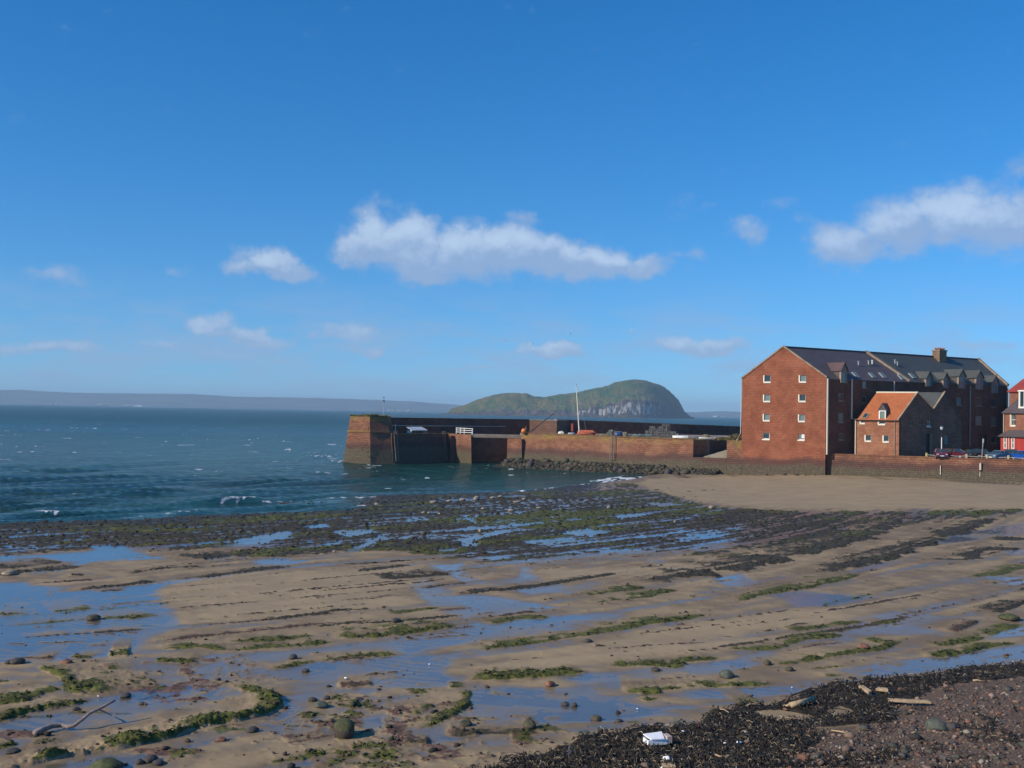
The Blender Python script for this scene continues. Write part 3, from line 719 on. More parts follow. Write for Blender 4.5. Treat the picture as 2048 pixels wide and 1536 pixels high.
col = nt.mix(nt.math('MULTIPLY', shl, 0.35), col, (0.035, 0.07, 0.075, 1))
cap = nt.noise(nt.scale(pos, (0.15, 0.07, 1)), 1.0, 8, 0.74)
capf = nt.math('MULTIPLY', nt.ramp(cap, 0.625, 0.655), nt.ramp(dist, 90, 300))
ff = nt.math('MAXIMUM', nt.ramp(nt.math('ADD', fo, nt.math('MULTIPLY', nt.math('SUBTRACT', nD, 0.5), 0.8)), 0.35, 0.75), capf)
col = nt.mix(ff, col, (0.75, 0.78, 0.8, 1))
nt.l.new(col, b.inputs['Base Color'])
nt.l.new(nt.math('ADD', nt.ramp(dist, 60, 900, 0.14, 0.34), nt.math('MULTIPLY', ff, 0.5)), b.inputs['Roughness'])
b.inputs['IOR'].default_value = 1.33; b.inputs['Specular IOR Level'].default_value = 0.17
hgt = nt.math('ADD', nt.math('MULTIPLY', nB, 0.35), nt.math('ADD', nt.math('MULTIPLY', nC, 1.4), nt.math('MULTIPLY', nD, 0.06)))
bp = nt.add('ShaderNodeBump'); bp.inputs['Distance'].default_value = 4.5
nt.l.new(nt.ramp(shl, 0.1, 1.0, 1.0, 0.45), bp.inputs['Strength'])
nt.l.new(hgt, bp.inputs['Height']); nt.l.new(bp.outputs[0], b.inputs['Normal'])
sea = npmesh("sea", np.c_[X, Y, wzs], FS, m_sea, None, dict(foam=foam, shallow=shal), smooth=True)
props(sea, kind='structure')
X, Y = Xg, Yg; N = X.size
# seabed and land under everything, out to the horizon
bm = bm_new(); vs = [bm.verts.new(p) for p in ((-30000, -250, -2.2), (30000, -250, -2.2), (30000, 20500, -2.2), (-30000, 20500, -2.2))]
bm.faces.new(vs); props(build("ground", bm, plain("seabed_mat", (0.10, 0.09, 0.06), 0.9, 0.3, 0.05)), kind='structure')
# ================================================================== FAR HILLS, ISLAND, AIR
HD = 9000.0
prof = [(-2600,806),(-1800,785),(-1000,775),(-500,780),(-300,783),(0,781),(60,782),(130,786),(200,787),(300,789),(400,790),(470,794),(560,796),(640,797),(700,798),(760,801),(830,804),(880,808),(940,813),(1000,818),(1080,823),(1200,826),(1390,825),(1440,823),(1480,825),(1600,827),(1900,826),(2600,838),(3600,856)]
xs = np.array([at(u, v, HD).x for u, v in prof]); zs = np.array([at(u, v, HD).z for u, v in prof])
hx = np.linspace(xs[0], xs[-1], 900); hy = np.linspace(0, 1, 26)
HX, HY = np.meshgrid(hx, hy, indexing='ij')
top = np.interp(HX, xs, zs)
HZ = top * sst(HY, 0, 0.9) ** 0.8 * (1 + 0.10 * fbm(HX / 300, HY * 3, 4, 50)) - 2 * (HY < 0.001) + np.where(HY > 0.05, 3 + 2 * fbm(HX / 60, HY * 9, 3, 51), 0)
V = np.c_[HX.ravel(), (HD - 1400 + HY * 1400 + 120 * fbm(HX / 900, HY * 0, 2, 52)).ravel(), HZ.ravel()]
q = (np.arange(len(hx) - 1)[:, None] * len(hy) + np.arange(len(hy) - 1)[None, :]).ravel()
F = np.stack([q, q + len(hy), q + 1 + len(hy), q + 1], 1)
m, nt, b, _ = new_mat("far_fields_mat")
pos = nt.add('ShaderNodeNewGeometry').outputs['Position']
n = nt.noise(nt.scale(pos, (0.004, 0.006, 0.01)), 1.0, 5, 0.6)
nt.l.new(nt.mix(nt.ramp(n, .4, .6), (0.03, 0.055, 0.06, 1), (0.08, 0.105, 0.095, 1)), b.inputs['Base Color'])  # field colours tinted bluish, distance haze put into the colour
b.inputs['Roughness'].default_value = 0.95
props(npmesh("hills", V, F, m, smooth=True), kind='structure')
# a few pale houses on the far shore
bm = bm_new(); r = random.Random(3)
for u0, u1, n in ((778, 832, 16), (180, 215, 8), (250, 280, 7), (95, 120, 4), (1425, 1450, 6)):
    for _ in range(n):
        p = px(r.uniform(u0, u1), HD - 1430, r.uniform(3, 8)); s = r.uniform(7, 14)
        box(bm, p.x - s, p.x + s, p.y - 8, p.y + 8, -1, p.z + 4)
props(build("coastal_village", bm, plain("far_white", (0.75, 0.74, 0.7), 0.8)), "pale specks of houses along the far shore under the blue hills", "village", kind='stuff')

# island
ID = 3000.0
ip = [(880,842),(893,827),(903,818),(915,815),(928,811),(940,806),(952,801),(965,797),(985,791),(1010,787),(1035,786),(1055,787),(1068,792),(1090,793),(1110,790),(1130,788),(1150,786),(1170,781),(1195,776),(1215,772),(1230,765),(1250,762),(1270,761),(1290,763),(1310,768),(1325,772),(1335,779),(1345,788),(1354,798),(1361,811),(1365,821),(1375,830),(1380,835),(1388,845)]
def shr(u): return 170 * float(sst(np.float64((u - 880) / 508.0), .72, 1.02))
xs = np.array([at(u, v, ID + 60 + shr(u)).x for u, v in ip]); zs = np.array([at(u, v, ID + 60 + shr(u)).z for u, v in ip])
ix = np.linspace(xs[0], xs[-1], 420); iy = np.linspace(-1, 1, 150)
IX, IY = np.meshgrid(ix, iy, indexing='ij')
T = np.interp(IX, xs, np.maximum(zs, 0))
u01 = (IX - xs[0]) / (xs[-1] - xs[0])
nz = fbm(IX / 60, IY * 3, 5, 60); nz2 = fbm(IX / 14, IY * 10, 4, 61)
cl = 0.24 + 0.24 * sst(u01, 0.35, 0.75)                       # how high the sea cliff stands
k = np.clip((IY + 1 + 0.10 * nz + 0.05 * nz2), 0, 2)
f = cl * sst(k, 0.05, 0.16 + 0.1 * sst(u01, .9, .5)) + (1 - cl) * sst(k, 0.10, 1.02) ** 1.0
f *= np.where(IY > 0.1, sst(IY, 1.0, 0.1), 1)
rough = (2.6 * nz2 + 3.5 * nz) * sst(f, .5, 1) + nz2 * 5 * sst(f, 0.0, 0.3) * sst(f, 0.9, 0.5) + nz * 3 * sst(f, 0, .3) * sst(f, 1, .8)
gully = 16 * np.abs(fbm(IX / 22, IY * 1.2, 3, 64)) * sst(f, 0.02, 0.2) * sst(f, 0.8, 0.3) * sst(u01, .3, .6)
IZ = T * f + rough - gully - 2.5 * (f < 0.01)
depth = 130 * (np.sin(np.clip(u01, 0.0, 1) * math.pi) ** 0.4 + 0.12)
V = np.c_[IX.ravel(), (ID + 60 + IY * depth + 6 * nz2 + 170 * sst(u01, .72, 1.02)).ravel(), IZ.ravel()]
q = (np.arange(len(ix) - 1)[:, None] * len(iy) + np.arange(len(iy) - 1)[None, :]).ravel()
F = np.stack([q, q + len(iy), q + 1 + len(iy), q + 1], 1)
m, nt, b, _ = new_mat("island_mat")
g = nt.add('ShaderNodeNewGeometry'); pos = g.outputs['Position']
n1 = nt.noise(pos, 0.02, 5, 0.65); n2 = nt.noise(pos, 0.09, 6, 0.7); n3 = nt.noise(nt.scale(pos, (0.16, 0.05, 0.035)), 1.0, 5, 0.65)
cliff = nt.attr('cliff'); gu = nt.attr('guano')
grass = nt.mix(nt.ramp(n1, .4, .62), (0.035, 0.095, 0.006, 1), (0.15, 0.125, 0.022, 1))
grass = nt.mix(nt.ramp(n2, .45, .7, 0, .6), grass, (0.07, 0.06, 0.035, 1))
rk = nt.mix(nt.ramp(n2, .35, .7), (0.018, 0.015, 0.013, 1), (0.17, 0.125, 0.095, 1))
rk = nt.mix(nt.math('MULTIPLY', nt.attr('dk'), .8), rk, (0.012, 0.013, 0.018, 1))  # right end darkened, its shade put into the rock colour
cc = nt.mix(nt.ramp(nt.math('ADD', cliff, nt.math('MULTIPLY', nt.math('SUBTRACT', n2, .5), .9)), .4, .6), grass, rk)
cc = nt.mix(nt.ramp(nt.math('MULTIPLY', gu, n3), .47, .55), cc, (0.42, 0.41, 0.39, 1))
nt.l.new(cc, b.inputs['Base Color']); b.inputs['Roughness'].default_value = .9
nt.l.new(nt.bump(n2, 1.0, 9.0), b.inputs['Normal'])
cliffa = np.clip(sst(f, cl * 1.25 + .02, cl * 0.8) + 0.9 * sst(u01, .90, .96) + 0.25 * nz, 0, 1)
guano = sst(f, cl * 1.25, cl * .8) * sst(f, 0.02, 0.12) * (sst(u01, .48, .56) * sst(u01, .86, .80) * 1.0 + .80 * sst(u01, .2, .4) * sst(u01, .56, .48) + .7 * sst(u01, .8, .86) * sst(u01, .93, .88))
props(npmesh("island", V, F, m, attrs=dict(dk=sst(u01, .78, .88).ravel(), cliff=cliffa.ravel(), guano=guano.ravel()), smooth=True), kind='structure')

# the air: sea haze
bm = bm_new(); box(bm, -14000, 14000, -245, 15000, -3.4, 150)
mh = bpy.data.materials.new("haze_mat"); mh.use_nodes = True
nh = NT(mh.node_tree)
for n in list(nh.n): nh.n.remove(n)
o = nh.add('ShaderNodeOutputMaterial'); pv = nh.add('ShaderNodeVolumePrincipled')
pv.inputs['Color'].default_value = (0.55, 0.78, 1.0, 1); pv.inputs['Density'].default_value = 1.2e-4; pv.inputs['Anisotropy'].default_value = 0.0
nh.l.new(pv.outputs[0], o.inputs['Volume'])
hz = build("haze", bm, mh); props(hz, "thin sea air lying over the bay", None, kind='stuff')
# ================================================================== HARBOUR AND SEA WALLS
def masonry(name, tide=2.6, lichen=None, base=(0.24, 0.10, 0.06), hi=(0.36, 0.175, 0.10), bw=0.75, bh=0.32, dark=False):
    """red sandstone courses with weed below the tide line; lichen = height above which it turns ochre"""
    m, nt, b, _ = new_mat(name)
    g = nt.add('ShaderNodeNewGeometry'); pos = g.outputs['Position']
    uv = nt.add('ShaderNodeUVMap').outputs[0]
    wob = nt.noise(pos, 1.2, 3, .6, col=True)
    uvw = nt.vmath('ADD', uv, nt.vmath('MULTIPLY', nt.vmath('SUBTRACT', wob, (.5, .5, .5)), (0.10, 0.06, 0)))
    br = nt.add('ShaderNodeTexBrick'); nt.put(br.inputs['Vector'], uvw)
    br.inputs['Scale'].default_value = 1.0; br.inputs['Brick Width'].default_value = bw; br.inputs['Row Height'].default_value = bh
    br.inputs['Mortar Size'].default_value = 0.022; br.inputs['Mortar Smooth'].default_value = 0.6; br.inputs['Bias'].default_value = 0.0
    br.inputs['Color1'].default_value = c4(base); br.inputs['Color2'].default_value = c4(hi)
    br.inputs['Mortar'].default_value = (base[0] * .72, base[1] * .72, base[2] * .72, 1)
    n1 = nt.noise(pos, 0.5, 6, .65); n2 = nt.noise(pos, 3.0, 5, .7); n0 = nt.noise(pos, 0.14, 4, .6)
    ns = nt.noise(nt.scale(pos, (1.2, 1.2, 0.18)), 1.0, 4, .6)
    z = nt.add('ShaderNodeSeparateXYZ'); nt.l.new(pos, z.inputs[0]); z = z.outputs[2]
    c = nt.mix(nt.ramp(n1, .3, .7, 0, .75), br.outputs[0], c4([v * .6 for v in base]))
    c = nt.mix(nt.ramp(n0, .5, .7, 0, .5), c, c4([hi[0] * 1.05, hi[1] * 1.1, hi[2] * 1.1]))
    c = nt.mix(nt.ramp(ns, .6, .75, 0, .45), c, c4([v * .5 for v in base]))
    c = nt.mix(nt.ramp(n2, .5, .85, 0, .5), c, c4([min(1, v * 1.25) for v in hi]))
    c = nt.mix(nt.ramp(n2, .42, .2, 0, .6), c, c4([v * .4 for v in base]))
    zz = nt.math('ADD', z, nt.math('ADD', nt.math('MULTIPLY', nt.math('SUBTRACT', n0, .5), 1.8), nt.math('MULTIPLY', nt.math('SUBTRACT', ns, .5), 1.1)))
    if lichen is not None:
        li = nt.math('MULTIPLY', nt.ramp(zz, lichen - .2, lichen + .5), nt.ramp(n1, .42, .62))
        c = nt.mix(nt.math('MULTIPLY', li, .75), c, (0.36, 0.22, 0.06, 1))
        c = nt.mix(nt.math('MULTIPLY', nt.ramp(zz, lichen + .3, lichen + .9), nt.ramp(n2, .45, .65)), c, (0.13, 0.13, 0.045, 1))
    c = nt.mix(nt.ramp(zz, tide + .9, tide, 0, .78), c, (0.085, 0.05, 0.045, 1))
    c = nt.mix(nt.ramp(zz, tide - .2, tide - 1.0, 0, .85), c, nt.mix(nt.ramp(n2, .3, .7), (0.075, 0.07, 0.04, 1), (0.16, 0.13, 0.085, 1)))
    if dark: c = nt.mix(0.5, c, (0.05, 0.035, 0.03, 1))
    nt.l.new(c, b.inputs['Base Color']); b.inputs['Roughness'].default_value = .88; b.inputs['Specular IOR Level'].default_value = .25
    hh = nt.math('ADD', nt.math('MULTIPLY', br.outputs['Fac'], -1.0), nt.math('MULTIPLY', n2, 1.2))
    nt.l.new(nt.bump(hh, .8, .07), b.inputs['Normal'])
    return m
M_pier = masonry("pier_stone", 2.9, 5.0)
M_wetshade = masonry("shaded_pier_stone", 3.6, 4.9, (0.15, 0.07, 0.05), (0.22, 0.11, 0.075))  # wet pier stone, darkened further with shade put into the colour
M_head = masonry("pier_head_stone", 3.2, 7.6)
M_store = masonry('store_stone', -9, None, (0.20, 0.11, 0.075), (0.28, 0.16, 0.11))
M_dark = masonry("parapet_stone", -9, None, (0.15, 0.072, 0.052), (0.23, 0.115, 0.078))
M_quay = masonry("quay_stone", 2.9, 4.3)
M_pale = plain('pale_coping', (0.5, 0.46, 0.40), .8, .2, 2)
M_deck = plain("pier_deck", (0.27, 0.22, 0.18), .9, .3, .7)
M_white = plain("white_paint", (0.80, 0.79, 0.75), .45, .05)
M_cream = plain("cream_paint", (0.78, 0.72, 0.58), .5, .08)
M_wood = plain("grey_timber", (0.24, 0.19, 0.14), .85, .3, 4)
M_rust = plain("rusty_iron", (0.20, 0.09, 0.05), .8, .4, 6)
M_blk = plain("black_iron", (0.02, 0.02, 0.022), .5, .2)
M_grey = plain("grey_metal", (0.36, 0.38, 0.40), .4, .15)
M_tarm = plain("tarmac", (0.055, 0.055, 0.058), .92, .25, .8)
V3 = Vector
def wall_solid(name, foot, top, mat, parent=None, extra=None):
    bm = bm_new(); loft(bm, foot, top)
    return build(name, bm, mat, parent)
def ring(pts, z): return [V3((p[0], p[1], z)) for p in pts]
def inset(p, c, k): return (p[0] + (c[0] - p[0]) * k, p[1] + (c[1] - p[1]) * k)
def roughen(o, amp, seed=1):
    pass

# ---- pier head tower, battered, with a string course
A0 = on(686, 925.5, 0); B0 = on(741, 928, 0)                      # foot of the sunlit face
pier = empty("battered_pier", (A0.x + 5, A0.y + 3, 0), "battered sandstone block with weedy top at the seaward end of the pier", "pier")
def rel(o, p): return V3(p) - o.location
fz, tz = -1.5, 8.75
dirf = V3((18.1, 7.5, 0)).normalized()                                 # along the shaded front of the pier
C0 = B0 + dirf * 4.6; back = V3((A0.x, A0.y, 0)).normalized() * 8 + V3((1.2, 0, 0))
A1 = px(701, A0.y + .6, tz); B1 = px(739.5, B0.y + .8, tz); C1 = px(774, C0.y + .6, tz)
foot = [A0, B0, C0, C0 + back * 1.0, A0 + back * .9]
topp = [A1, B1, C1, C1 + back * .8, A1 + back * .7]
def at_h(i, z):
    k = z / tz; a = foot[i]; b_ = topp[i]
    return V3((a.x + (b_.x - a.x) * k, a.y + (b_.y - a.y) * k, z))
zc_ = 5.75
o = bm_new(); loft(o, [rel(pier, at_h(i, fz)) for i in range(5)], [rel(pier, at_h(i, zc_)) for i in range(5)])
build("lower_wall", o, M_head, pier)
ctr = sum((at_h(i, zc_ + .2) for i in range(5)), V3()) / 5
def grow(p, d): 
    e = (p - ctr); e.z = 0; return p + e.normalized() * d
o = bm_new(); loft(o, [rel(pier, grow(at_h(i, zc_ + .002), .18)) for i in range(5)], [rel(pier, grow(at_h(i, zc_ + .28), .18)) for i in range(5)])
build("string_course", o, M_pier, pier)
o = bm_new(); loft(o, [rel(pier, at_h(i, zc_ + .282)) for i in range(5)], [rel(pier, at_h(i, tz)) for i in range(5)])
build("upper_wall", o, M_head, pier)
# ragged turf on top
bm = bm_new(); rr_ = random.Random(5)
p0, p1, p2, p3, p4 = topp
for k in range(2600):
    a, b_ = rr_.random(), rr_.random()
    q_ = p0.lerp(p2, a).lerp(p4.lerp(p3, a), b_ ** 1.5) if rr_.random() < .6 else (p0.lerp(p1, rr_.random()) if rr_.random() < .5 else p1.lerp(p2, rr_.random()))
    hgt_ = rr_.uniform(.08, .32) * (1.9 if abs((q_ - p1).length) < 1.6 else 1)
    e = V3((rr_.uniform(-.2, .2), rr_.uniform(-.2, .2), 0)); q_ = rel(pier, q_ + V3((rr_.uniform(-.12, .12), rr_.uniform(-.12, .12), 0))); q_.z = tz - .05
    wd = V3((rr_.uniform(-1, 1), rr_.uniform(-1, 1), 0)).normalized() * .07
    bm.faces.new([bm.verts.new(q_ - wd), bm.verts.new(q_ + wd), bm.verts.new(q_ + e + V3((0, 0, hgt_)))])
o = build("turf", bm, plain("turf_mat", (0.20, 0.17, 0.05), .9, .5, 2), pier); o['kind'] = 'stuff'
# protruding stones on the lit face
for k in range(26):
    a = rr_.random(); zz = rr_.uniform(1, 8.4); q_ = at_h(0, zz).lerp(at_h(1, zz), a)
    bm = bm_new(); s = rr_.uniform(.12, .3)
    d = (B0 - A0).normalized(); nrm = V3((d.y, -d.x, 0))
    Mx = Matrix.Translation(rel(pier, q_ + nrm * .03)) @ Matrix(((d.x, nrm.x, 0, 0), (d.y, nrm.y, 0, 0), (0, 0, 1, 0), (0, 0, 0, 1)))
    box(bm, -s, s, -.08, .08, -.12, .12, Mx); build("stone", bm, M_pier, pier)

# ---- outer pier: shaded front from the head to the entrance, deck and high parapet behind
P0 = at_h(2, 0); E0 = on(912, 924.2, 0)
arm = empty("outer_pier", (P0.x + 8, P0.y + 6, 0), "dark weedy outer pier with high parapet running back from the pier head", "pier")
DZ = 5.45
d = (E0 - P0).normalized(); nb = V3((-d.y, d.x, 0))
f0, f1_ = P0 + d * -.3, E0
g0, g1 = f0 + nb * .7, E0 + nb * .7 + d * -.35
PF0, PF1, PG0, PG1, PD = f0, f1_, g0, g1, d
bm = bm_new()
loft(bm, [rel(arm, p) + V3((0, 0, -1.5)) for p in (f0, f1_, f1_ + nb * 9, f0 + nb * 9)], [rel(arm, p) + V3((0, 0, DZ)) for p in (g0, g1, g1 + nb * 8.3, g0 + nb * 8.3)])
build("wall", bm, M_wetshade, arm)
bm = bm_new()    # coping stones along the deck edge
L_ = (g1 - g0).length; n_ = 16
for k in range(n_):
    a = g0 + d * (L_ * k / n_ + .02); b_ = g0 + d * (L_ * (k + 1) / n_ - .02)
    cb = bm_new()
    loft(cb, [rel(arm, p) + V3((0, 0, DZ + .003)) for p in (a - nb * .08, b_ - nb * .08, b_ + nb * .55, a + nb * .55)],
         [rel(arm, p) + V3((0, 0, DZ + .2 + rr_.uniform(-.03, .03))) for p in (a - nb * .08, b_ - nb * .08, b_ + nb * .55, a + nb * .55)])
    build("coping_stone", cb, M_pier, arm)
bm.free()
# parapet from behind the head to the block near the crane
Q0 = px(768, 211, 8.45); Q1 = px(1062, 232, 8.55)
Q2 = px(1476, 214, 7.6)
dp = (Q1 - Q0); dp.z = 0; dp.normalize(); np_ = V3((-dp.y, dp.x, 0))
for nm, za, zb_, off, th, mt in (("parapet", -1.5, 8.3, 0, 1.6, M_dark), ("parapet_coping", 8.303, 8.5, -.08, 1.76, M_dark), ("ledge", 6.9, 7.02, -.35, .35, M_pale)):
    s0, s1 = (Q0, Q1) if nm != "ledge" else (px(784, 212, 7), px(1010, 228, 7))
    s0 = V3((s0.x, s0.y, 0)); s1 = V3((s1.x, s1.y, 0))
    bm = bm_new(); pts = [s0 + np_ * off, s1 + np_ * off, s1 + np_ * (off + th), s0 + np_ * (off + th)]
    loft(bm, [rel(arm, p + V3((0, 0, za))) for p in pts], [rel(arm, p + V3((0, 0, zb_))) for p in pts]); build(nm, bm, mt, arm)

# ---- lit pier end beside the entrance + bridge deck
E1 = on(943.5, 927.5, 0)
pend = empty("entrance_pier", (E1.x, E1.y, 0), "square sandstone pier end lit by the sun under the white railing", "pier")
e_d = (E1 - E0).normalized(); t0 = px(908, E0.y + .4, DZ + .1); t1 = px(942, E1.y + .3, DZ + .1)
bk = nb * 6
bm = bm_new(); ff_ = [E0 + d * .01, E1, E1 + bk + d * 1.0, E0 + bk]; tt_ = [V3((t0.x, t0.y, 0)), V3((t1.x, t1.y, 0)), V3((t1.x, t1.y, 0)) + bk, V3((t0.x, t0.y, 0)) + bk]
loft(bm, [rel(pend, p) + V3((0, 0, -1.5)) for p in ff_], [rel(pend, p) + V3((0, 0, DZ + .1)) for p in tt_]); build("wall", bm, M_pier, pend)

# ---- inner harbour wall (sunlit), from the entrance to the slip
W0 = on(1013, 931, 0); W1 = px(1385, 183, 0.0)
inner = empty("harbour_wall", (W0.x + 12, W0.y, 0), "long sunlit red sandstone harbour wall with weedy foot and ladder", "sea wall")
wd = (W1 - W0); wd.z = 0; wd.normalize(); wn = V3((-wd.y, wd.x, 0))
WZ = 5.95
top0 = px(1044, W0.y - .5, WZ); top1 = px(1387, 183.6, 5.88)
s_top0 = px(1015, W0.y + .6, 5.0); s_mid = px(1043, W0.y - 1.8, 5.0)
bm = bm_new()
loft(bm, [rel(inner, p) for p in (W0 + V3((0, 0, -1.5)), W0 + wd * 3.6 + V3((0, 0, -1.5)), W0 + wd * 3.6 + wn * 7 + V3((0, 0, -1.5)), W0 + wn * 7 + V3((0, 0, -1.5)))],
         [rel(inner, p) for p in (s_top0, s_mid, s_mid + wn * 6, s_top0 + wn * 6)])
build("low_end", bm, M_pier, inner)
nseg = 14
fp, tp = [], []
Wb = W0 + wd * 2.2 - wn * .0
for k in range(nseg + 1):
    a = k / nseg; q_ = Wb.lerp(V3((W1.x, W1.y, 0)), a); q_.z = -1.5; fp.append(q_ - wn * .02)
    q_ = top0.lerp(top1, a) + V3((0, 0, rr_.uniform(-.05, .05))) + wn * rr_.uniform(-.06, .06); tp.append(q_)
bm = bm_new()
loft(bm, [rel(inner, p) for p in fp] + [rel(inner, p + wn * 6) for p in reversed(fp)], [rel(inner, p) for p in tp] + [rel(inner, p + wn * 5.2) for p in reversed(tp)])
build("wall", bm, M_pier, inner)
for k in range(34):     # coping stones
    a, b_ = k / 34 + .0006, (k + 1) / 34 - .0006
    qa, qb = top0.lerp(top1, a), top0.lerp(top1, b_); zt = rr_.uniform(.12, .22)
    cb = bm_new(); o_ = wn * rr_.uniform(-.05, .05)
    pts = (qa - wn * .1 + o_, qb - wn * .1 + o_, qb + wn * .8 + o_, qa + wn * .8 + o_)
    loft(cb, [rel(inner, p + V3((0, 0, .055))) for p in pts], [rel(inner, p + V3((0, 0, .06 + zt))) for p in pts])
    build("coping_stone", cb, M_pier, inner)
# inner quay ground
pts = [top0 + wn * 5, top1 + wn * 5, px(1476, 212, 5.2), px(1476, 240, 5.2), px(1100, 240, 5.2), px(1040, 231, 5.2), px(1040, 212, 5.2)]
yard = bm_new(); loft(yard, [V3((p.x, p.y, -1.4)) for p in pts], [V3((p.x, p.y, 5.72)) for p in pts])
props(build("harbour_quay", yard, M_deck), kind='structure')

# bridge deck over the entrance
b0 = px(940, E1.y + .6, DZ); b1 = px(1046, 210, DZ)
br_ = empty("footbridge", (b0.x, b0.y, DZ), "thin pale footbridge deck spanning the dark harbour entrance", "footbridge")
dd = V3((b1.x - b0.x, b1.y - b0.y, 0)).normalized(); dn = V3((-dd.y, dd.x, 0)); LL = (V3((b1.x, b1.y, 0)) - V3((b0.x, b0.y, 0))).length
Mb = Matrix(((dd.x, dn.x, 0, 0), (dd.y, dn.y, 0, 0), (0, 0, 1, 0), (0, 0, 0, 1)))
bm = bm_new(); box(bm, 0, LL, 0, 2.2, -.05, .18, Mb); build("deck", bm, M_deck, br_)
bm = bm_new(); box(bm, 0, LL, -.02, .12, -.45, -.06, Mb); build("beam", bm, M_wood, br_)
# dark inner wall seen through the entrance
ew = empty("inner_basin_wall", px(985, 224, 0), "shadowed stone wall inside the harbour entrance under the footbridge", "wall")
bm = bm_new(); a_, c_ = px(900, 212, 0), px(1040, 226, 0)
loft(bm, [rel(ew, p + V3((0, 0, -1.5))) for p in (a_, c_, c_ + V3((0, 2, 0)), a_ + V3((0, 2, 0)))], [rel(ew, p + V3((0, 0, 5.2))) for p in (a_, c_, c_ + V3((0, 2, 0)), a_ + V3((0, 2, 0)))])
build("wall", bm, M_dark, ew)

# ---- far parapet to the right of the block, and the block itself
blk = empty("pier_store", px(1085, 226, 5.2), "squat sandstone store built against the pier parapet behind the crane", "store")
a_, b_ = px(1058, 226, 0), px(1112, 224, 0); a_.z = b_.z = 0
kb = V3((2.5, 6, 0)); 
bm = bm_new(); loft(bm, [rel(blk, p + V3((0, 0, 5.73))) for p in (a_, b_, b_ + kb, a_ + kb)], [rel(blk, p + V3((0, 0, 8.35))) for p in (a_, b_, b_ + kb, a_ + kb)]); build("wall", bm, M_store, blk)
bm = bm_new(); g_ = .12
loft(bm, [rel(blk, p + V3((0, 0, 8.353))) for p in (a_ + V3((-g_, -g_, 0)), b_ + V3((g_, -g_, 0)), b_ + kb, a_ + kb)], [rel(blk, p + V3((0, 0, 8.5))) for p in (a_ + V3((-g_, -g_, 0)), b_ + V3((g_, -g_, 0)), b_ + kb, a_ + kb)]); build("coping", bm, M_deck, blk)
fp_ = empty("north_parapet", px(1290, 225, 5.2), "long dark parapet wall behind the harbour yard, with pale coping", "wall")
a_, b_ = px(1112, 229, 0), px(1490, 249, 0); a_.z = b_.z = 0
dv_ = (b_ - a_).normalized(); nv_ = V3((-dv_.y, dv_.x, 0))
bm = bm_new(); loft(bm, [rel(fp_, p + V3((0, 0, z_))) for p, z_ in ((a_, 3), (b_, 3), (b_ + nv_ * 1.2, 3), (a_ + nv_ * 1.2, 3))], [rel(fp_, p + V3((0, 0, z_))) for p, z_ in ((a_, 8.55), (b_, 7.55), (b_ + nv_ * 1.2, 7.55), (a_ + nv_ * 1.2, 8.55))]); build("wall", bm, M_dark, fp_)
bm = bm_new(); a2, b2 = a_ - nv_ * .1, b_ - nv_ * .1; loft(bm, [rel(fp_, p + V3((0, 0, z_))) for p, z_ in ((a2, 8.553), (b2, 7.553), (b2 + nv_ * 1.4, 7.553), (a2 + nv_ * 1.4, 8.553))], [rel(fp_, p + V3((0, 0, z_))) for p, z_ in ((a2, 8.69), (b2, 7.69), (b2 + nv_ * 1.4, 7.69), (a2 + nv_ * 1.4, 8.69))]); build("coping", bm, M_deck, fp_)

# ---- slip recess and low wall up to the warehouse
S1 = W1.copy(); S1.z = 0
K0 = px(1650, 173.0, 0.0); K1 = px(1453, 180.7, 0)                  # foot line of the warehouse side
low = empty("slip_wall", (S1.x, S1.y, 0), "low weedy wall with a pale slipway rising behind it, beside the warehouse", "sea wall")
# shaded return wall at the back of the recess
r0 = px(1389, 184.8, 0); r1 = px(1457, 197, 0); r0.z = r1.z = 0
bm = bm_new(); loft(bm, [rel(low, p + V3((0, 0, -1))) for p in (r0, r1, r1 + V3((-.6, 1.4, 0)), r0 + V3((-.6, 1.4, 0)))], [rel(low, p + V3((0, 0, z_))) for p, z_ in ((r0, 5.93), (r1, 5.72), (r1 + V3((-.6, 1.4, 0)), 5.72), (r0 + V3((-.6, 1.4, 0)), 5.93))]); build("back_wall", bm, M_pier, low)
# low front wall
l0 = px(1384, 170.6, 0); l1 = px(1454, 177.6, 0); l0.z = l1.z = 0; nl = V3((0.5, 1.2, 0))
l0 = S1 - wn * .05
bm = bm_new(); loft(bm, [rel(low, p + V3((0, 0, -1))) for p in (l0, K1, K1 + nl, l0 + nl)], [rel(low, p + V3((0, 0, 3.02))) for p in (l0 + V3((.1, .4, 0)), K1 + V3((0, .3, 0)), K1 + nl, l0 + nl)]); build("front_wall", bm, M_quay, low)
# slipway wedge
bm = bm_new(); u0, u1 = px(1404, 184.5, 0), px(1454, 183.5, 0); u0.z = u1.z = 0; bk_ = V3((.8, 4, 0))
loft(bm, [rel(low, p + V3((0, 0, 2))) for p in (u0, u1, u1 + bk_, u0 + bk_)], [rel(low, p + V3((0, 0, z_))) for p, z_ in ((u0, 3.05), (u1, 4.2), (u1 + bk_, 4.2), (u0 + bk_, 3.05))]); build("slipway", bm, plain("pale_concrete", (0.34, 0.30, 0.22), .9, .2, 1), low)
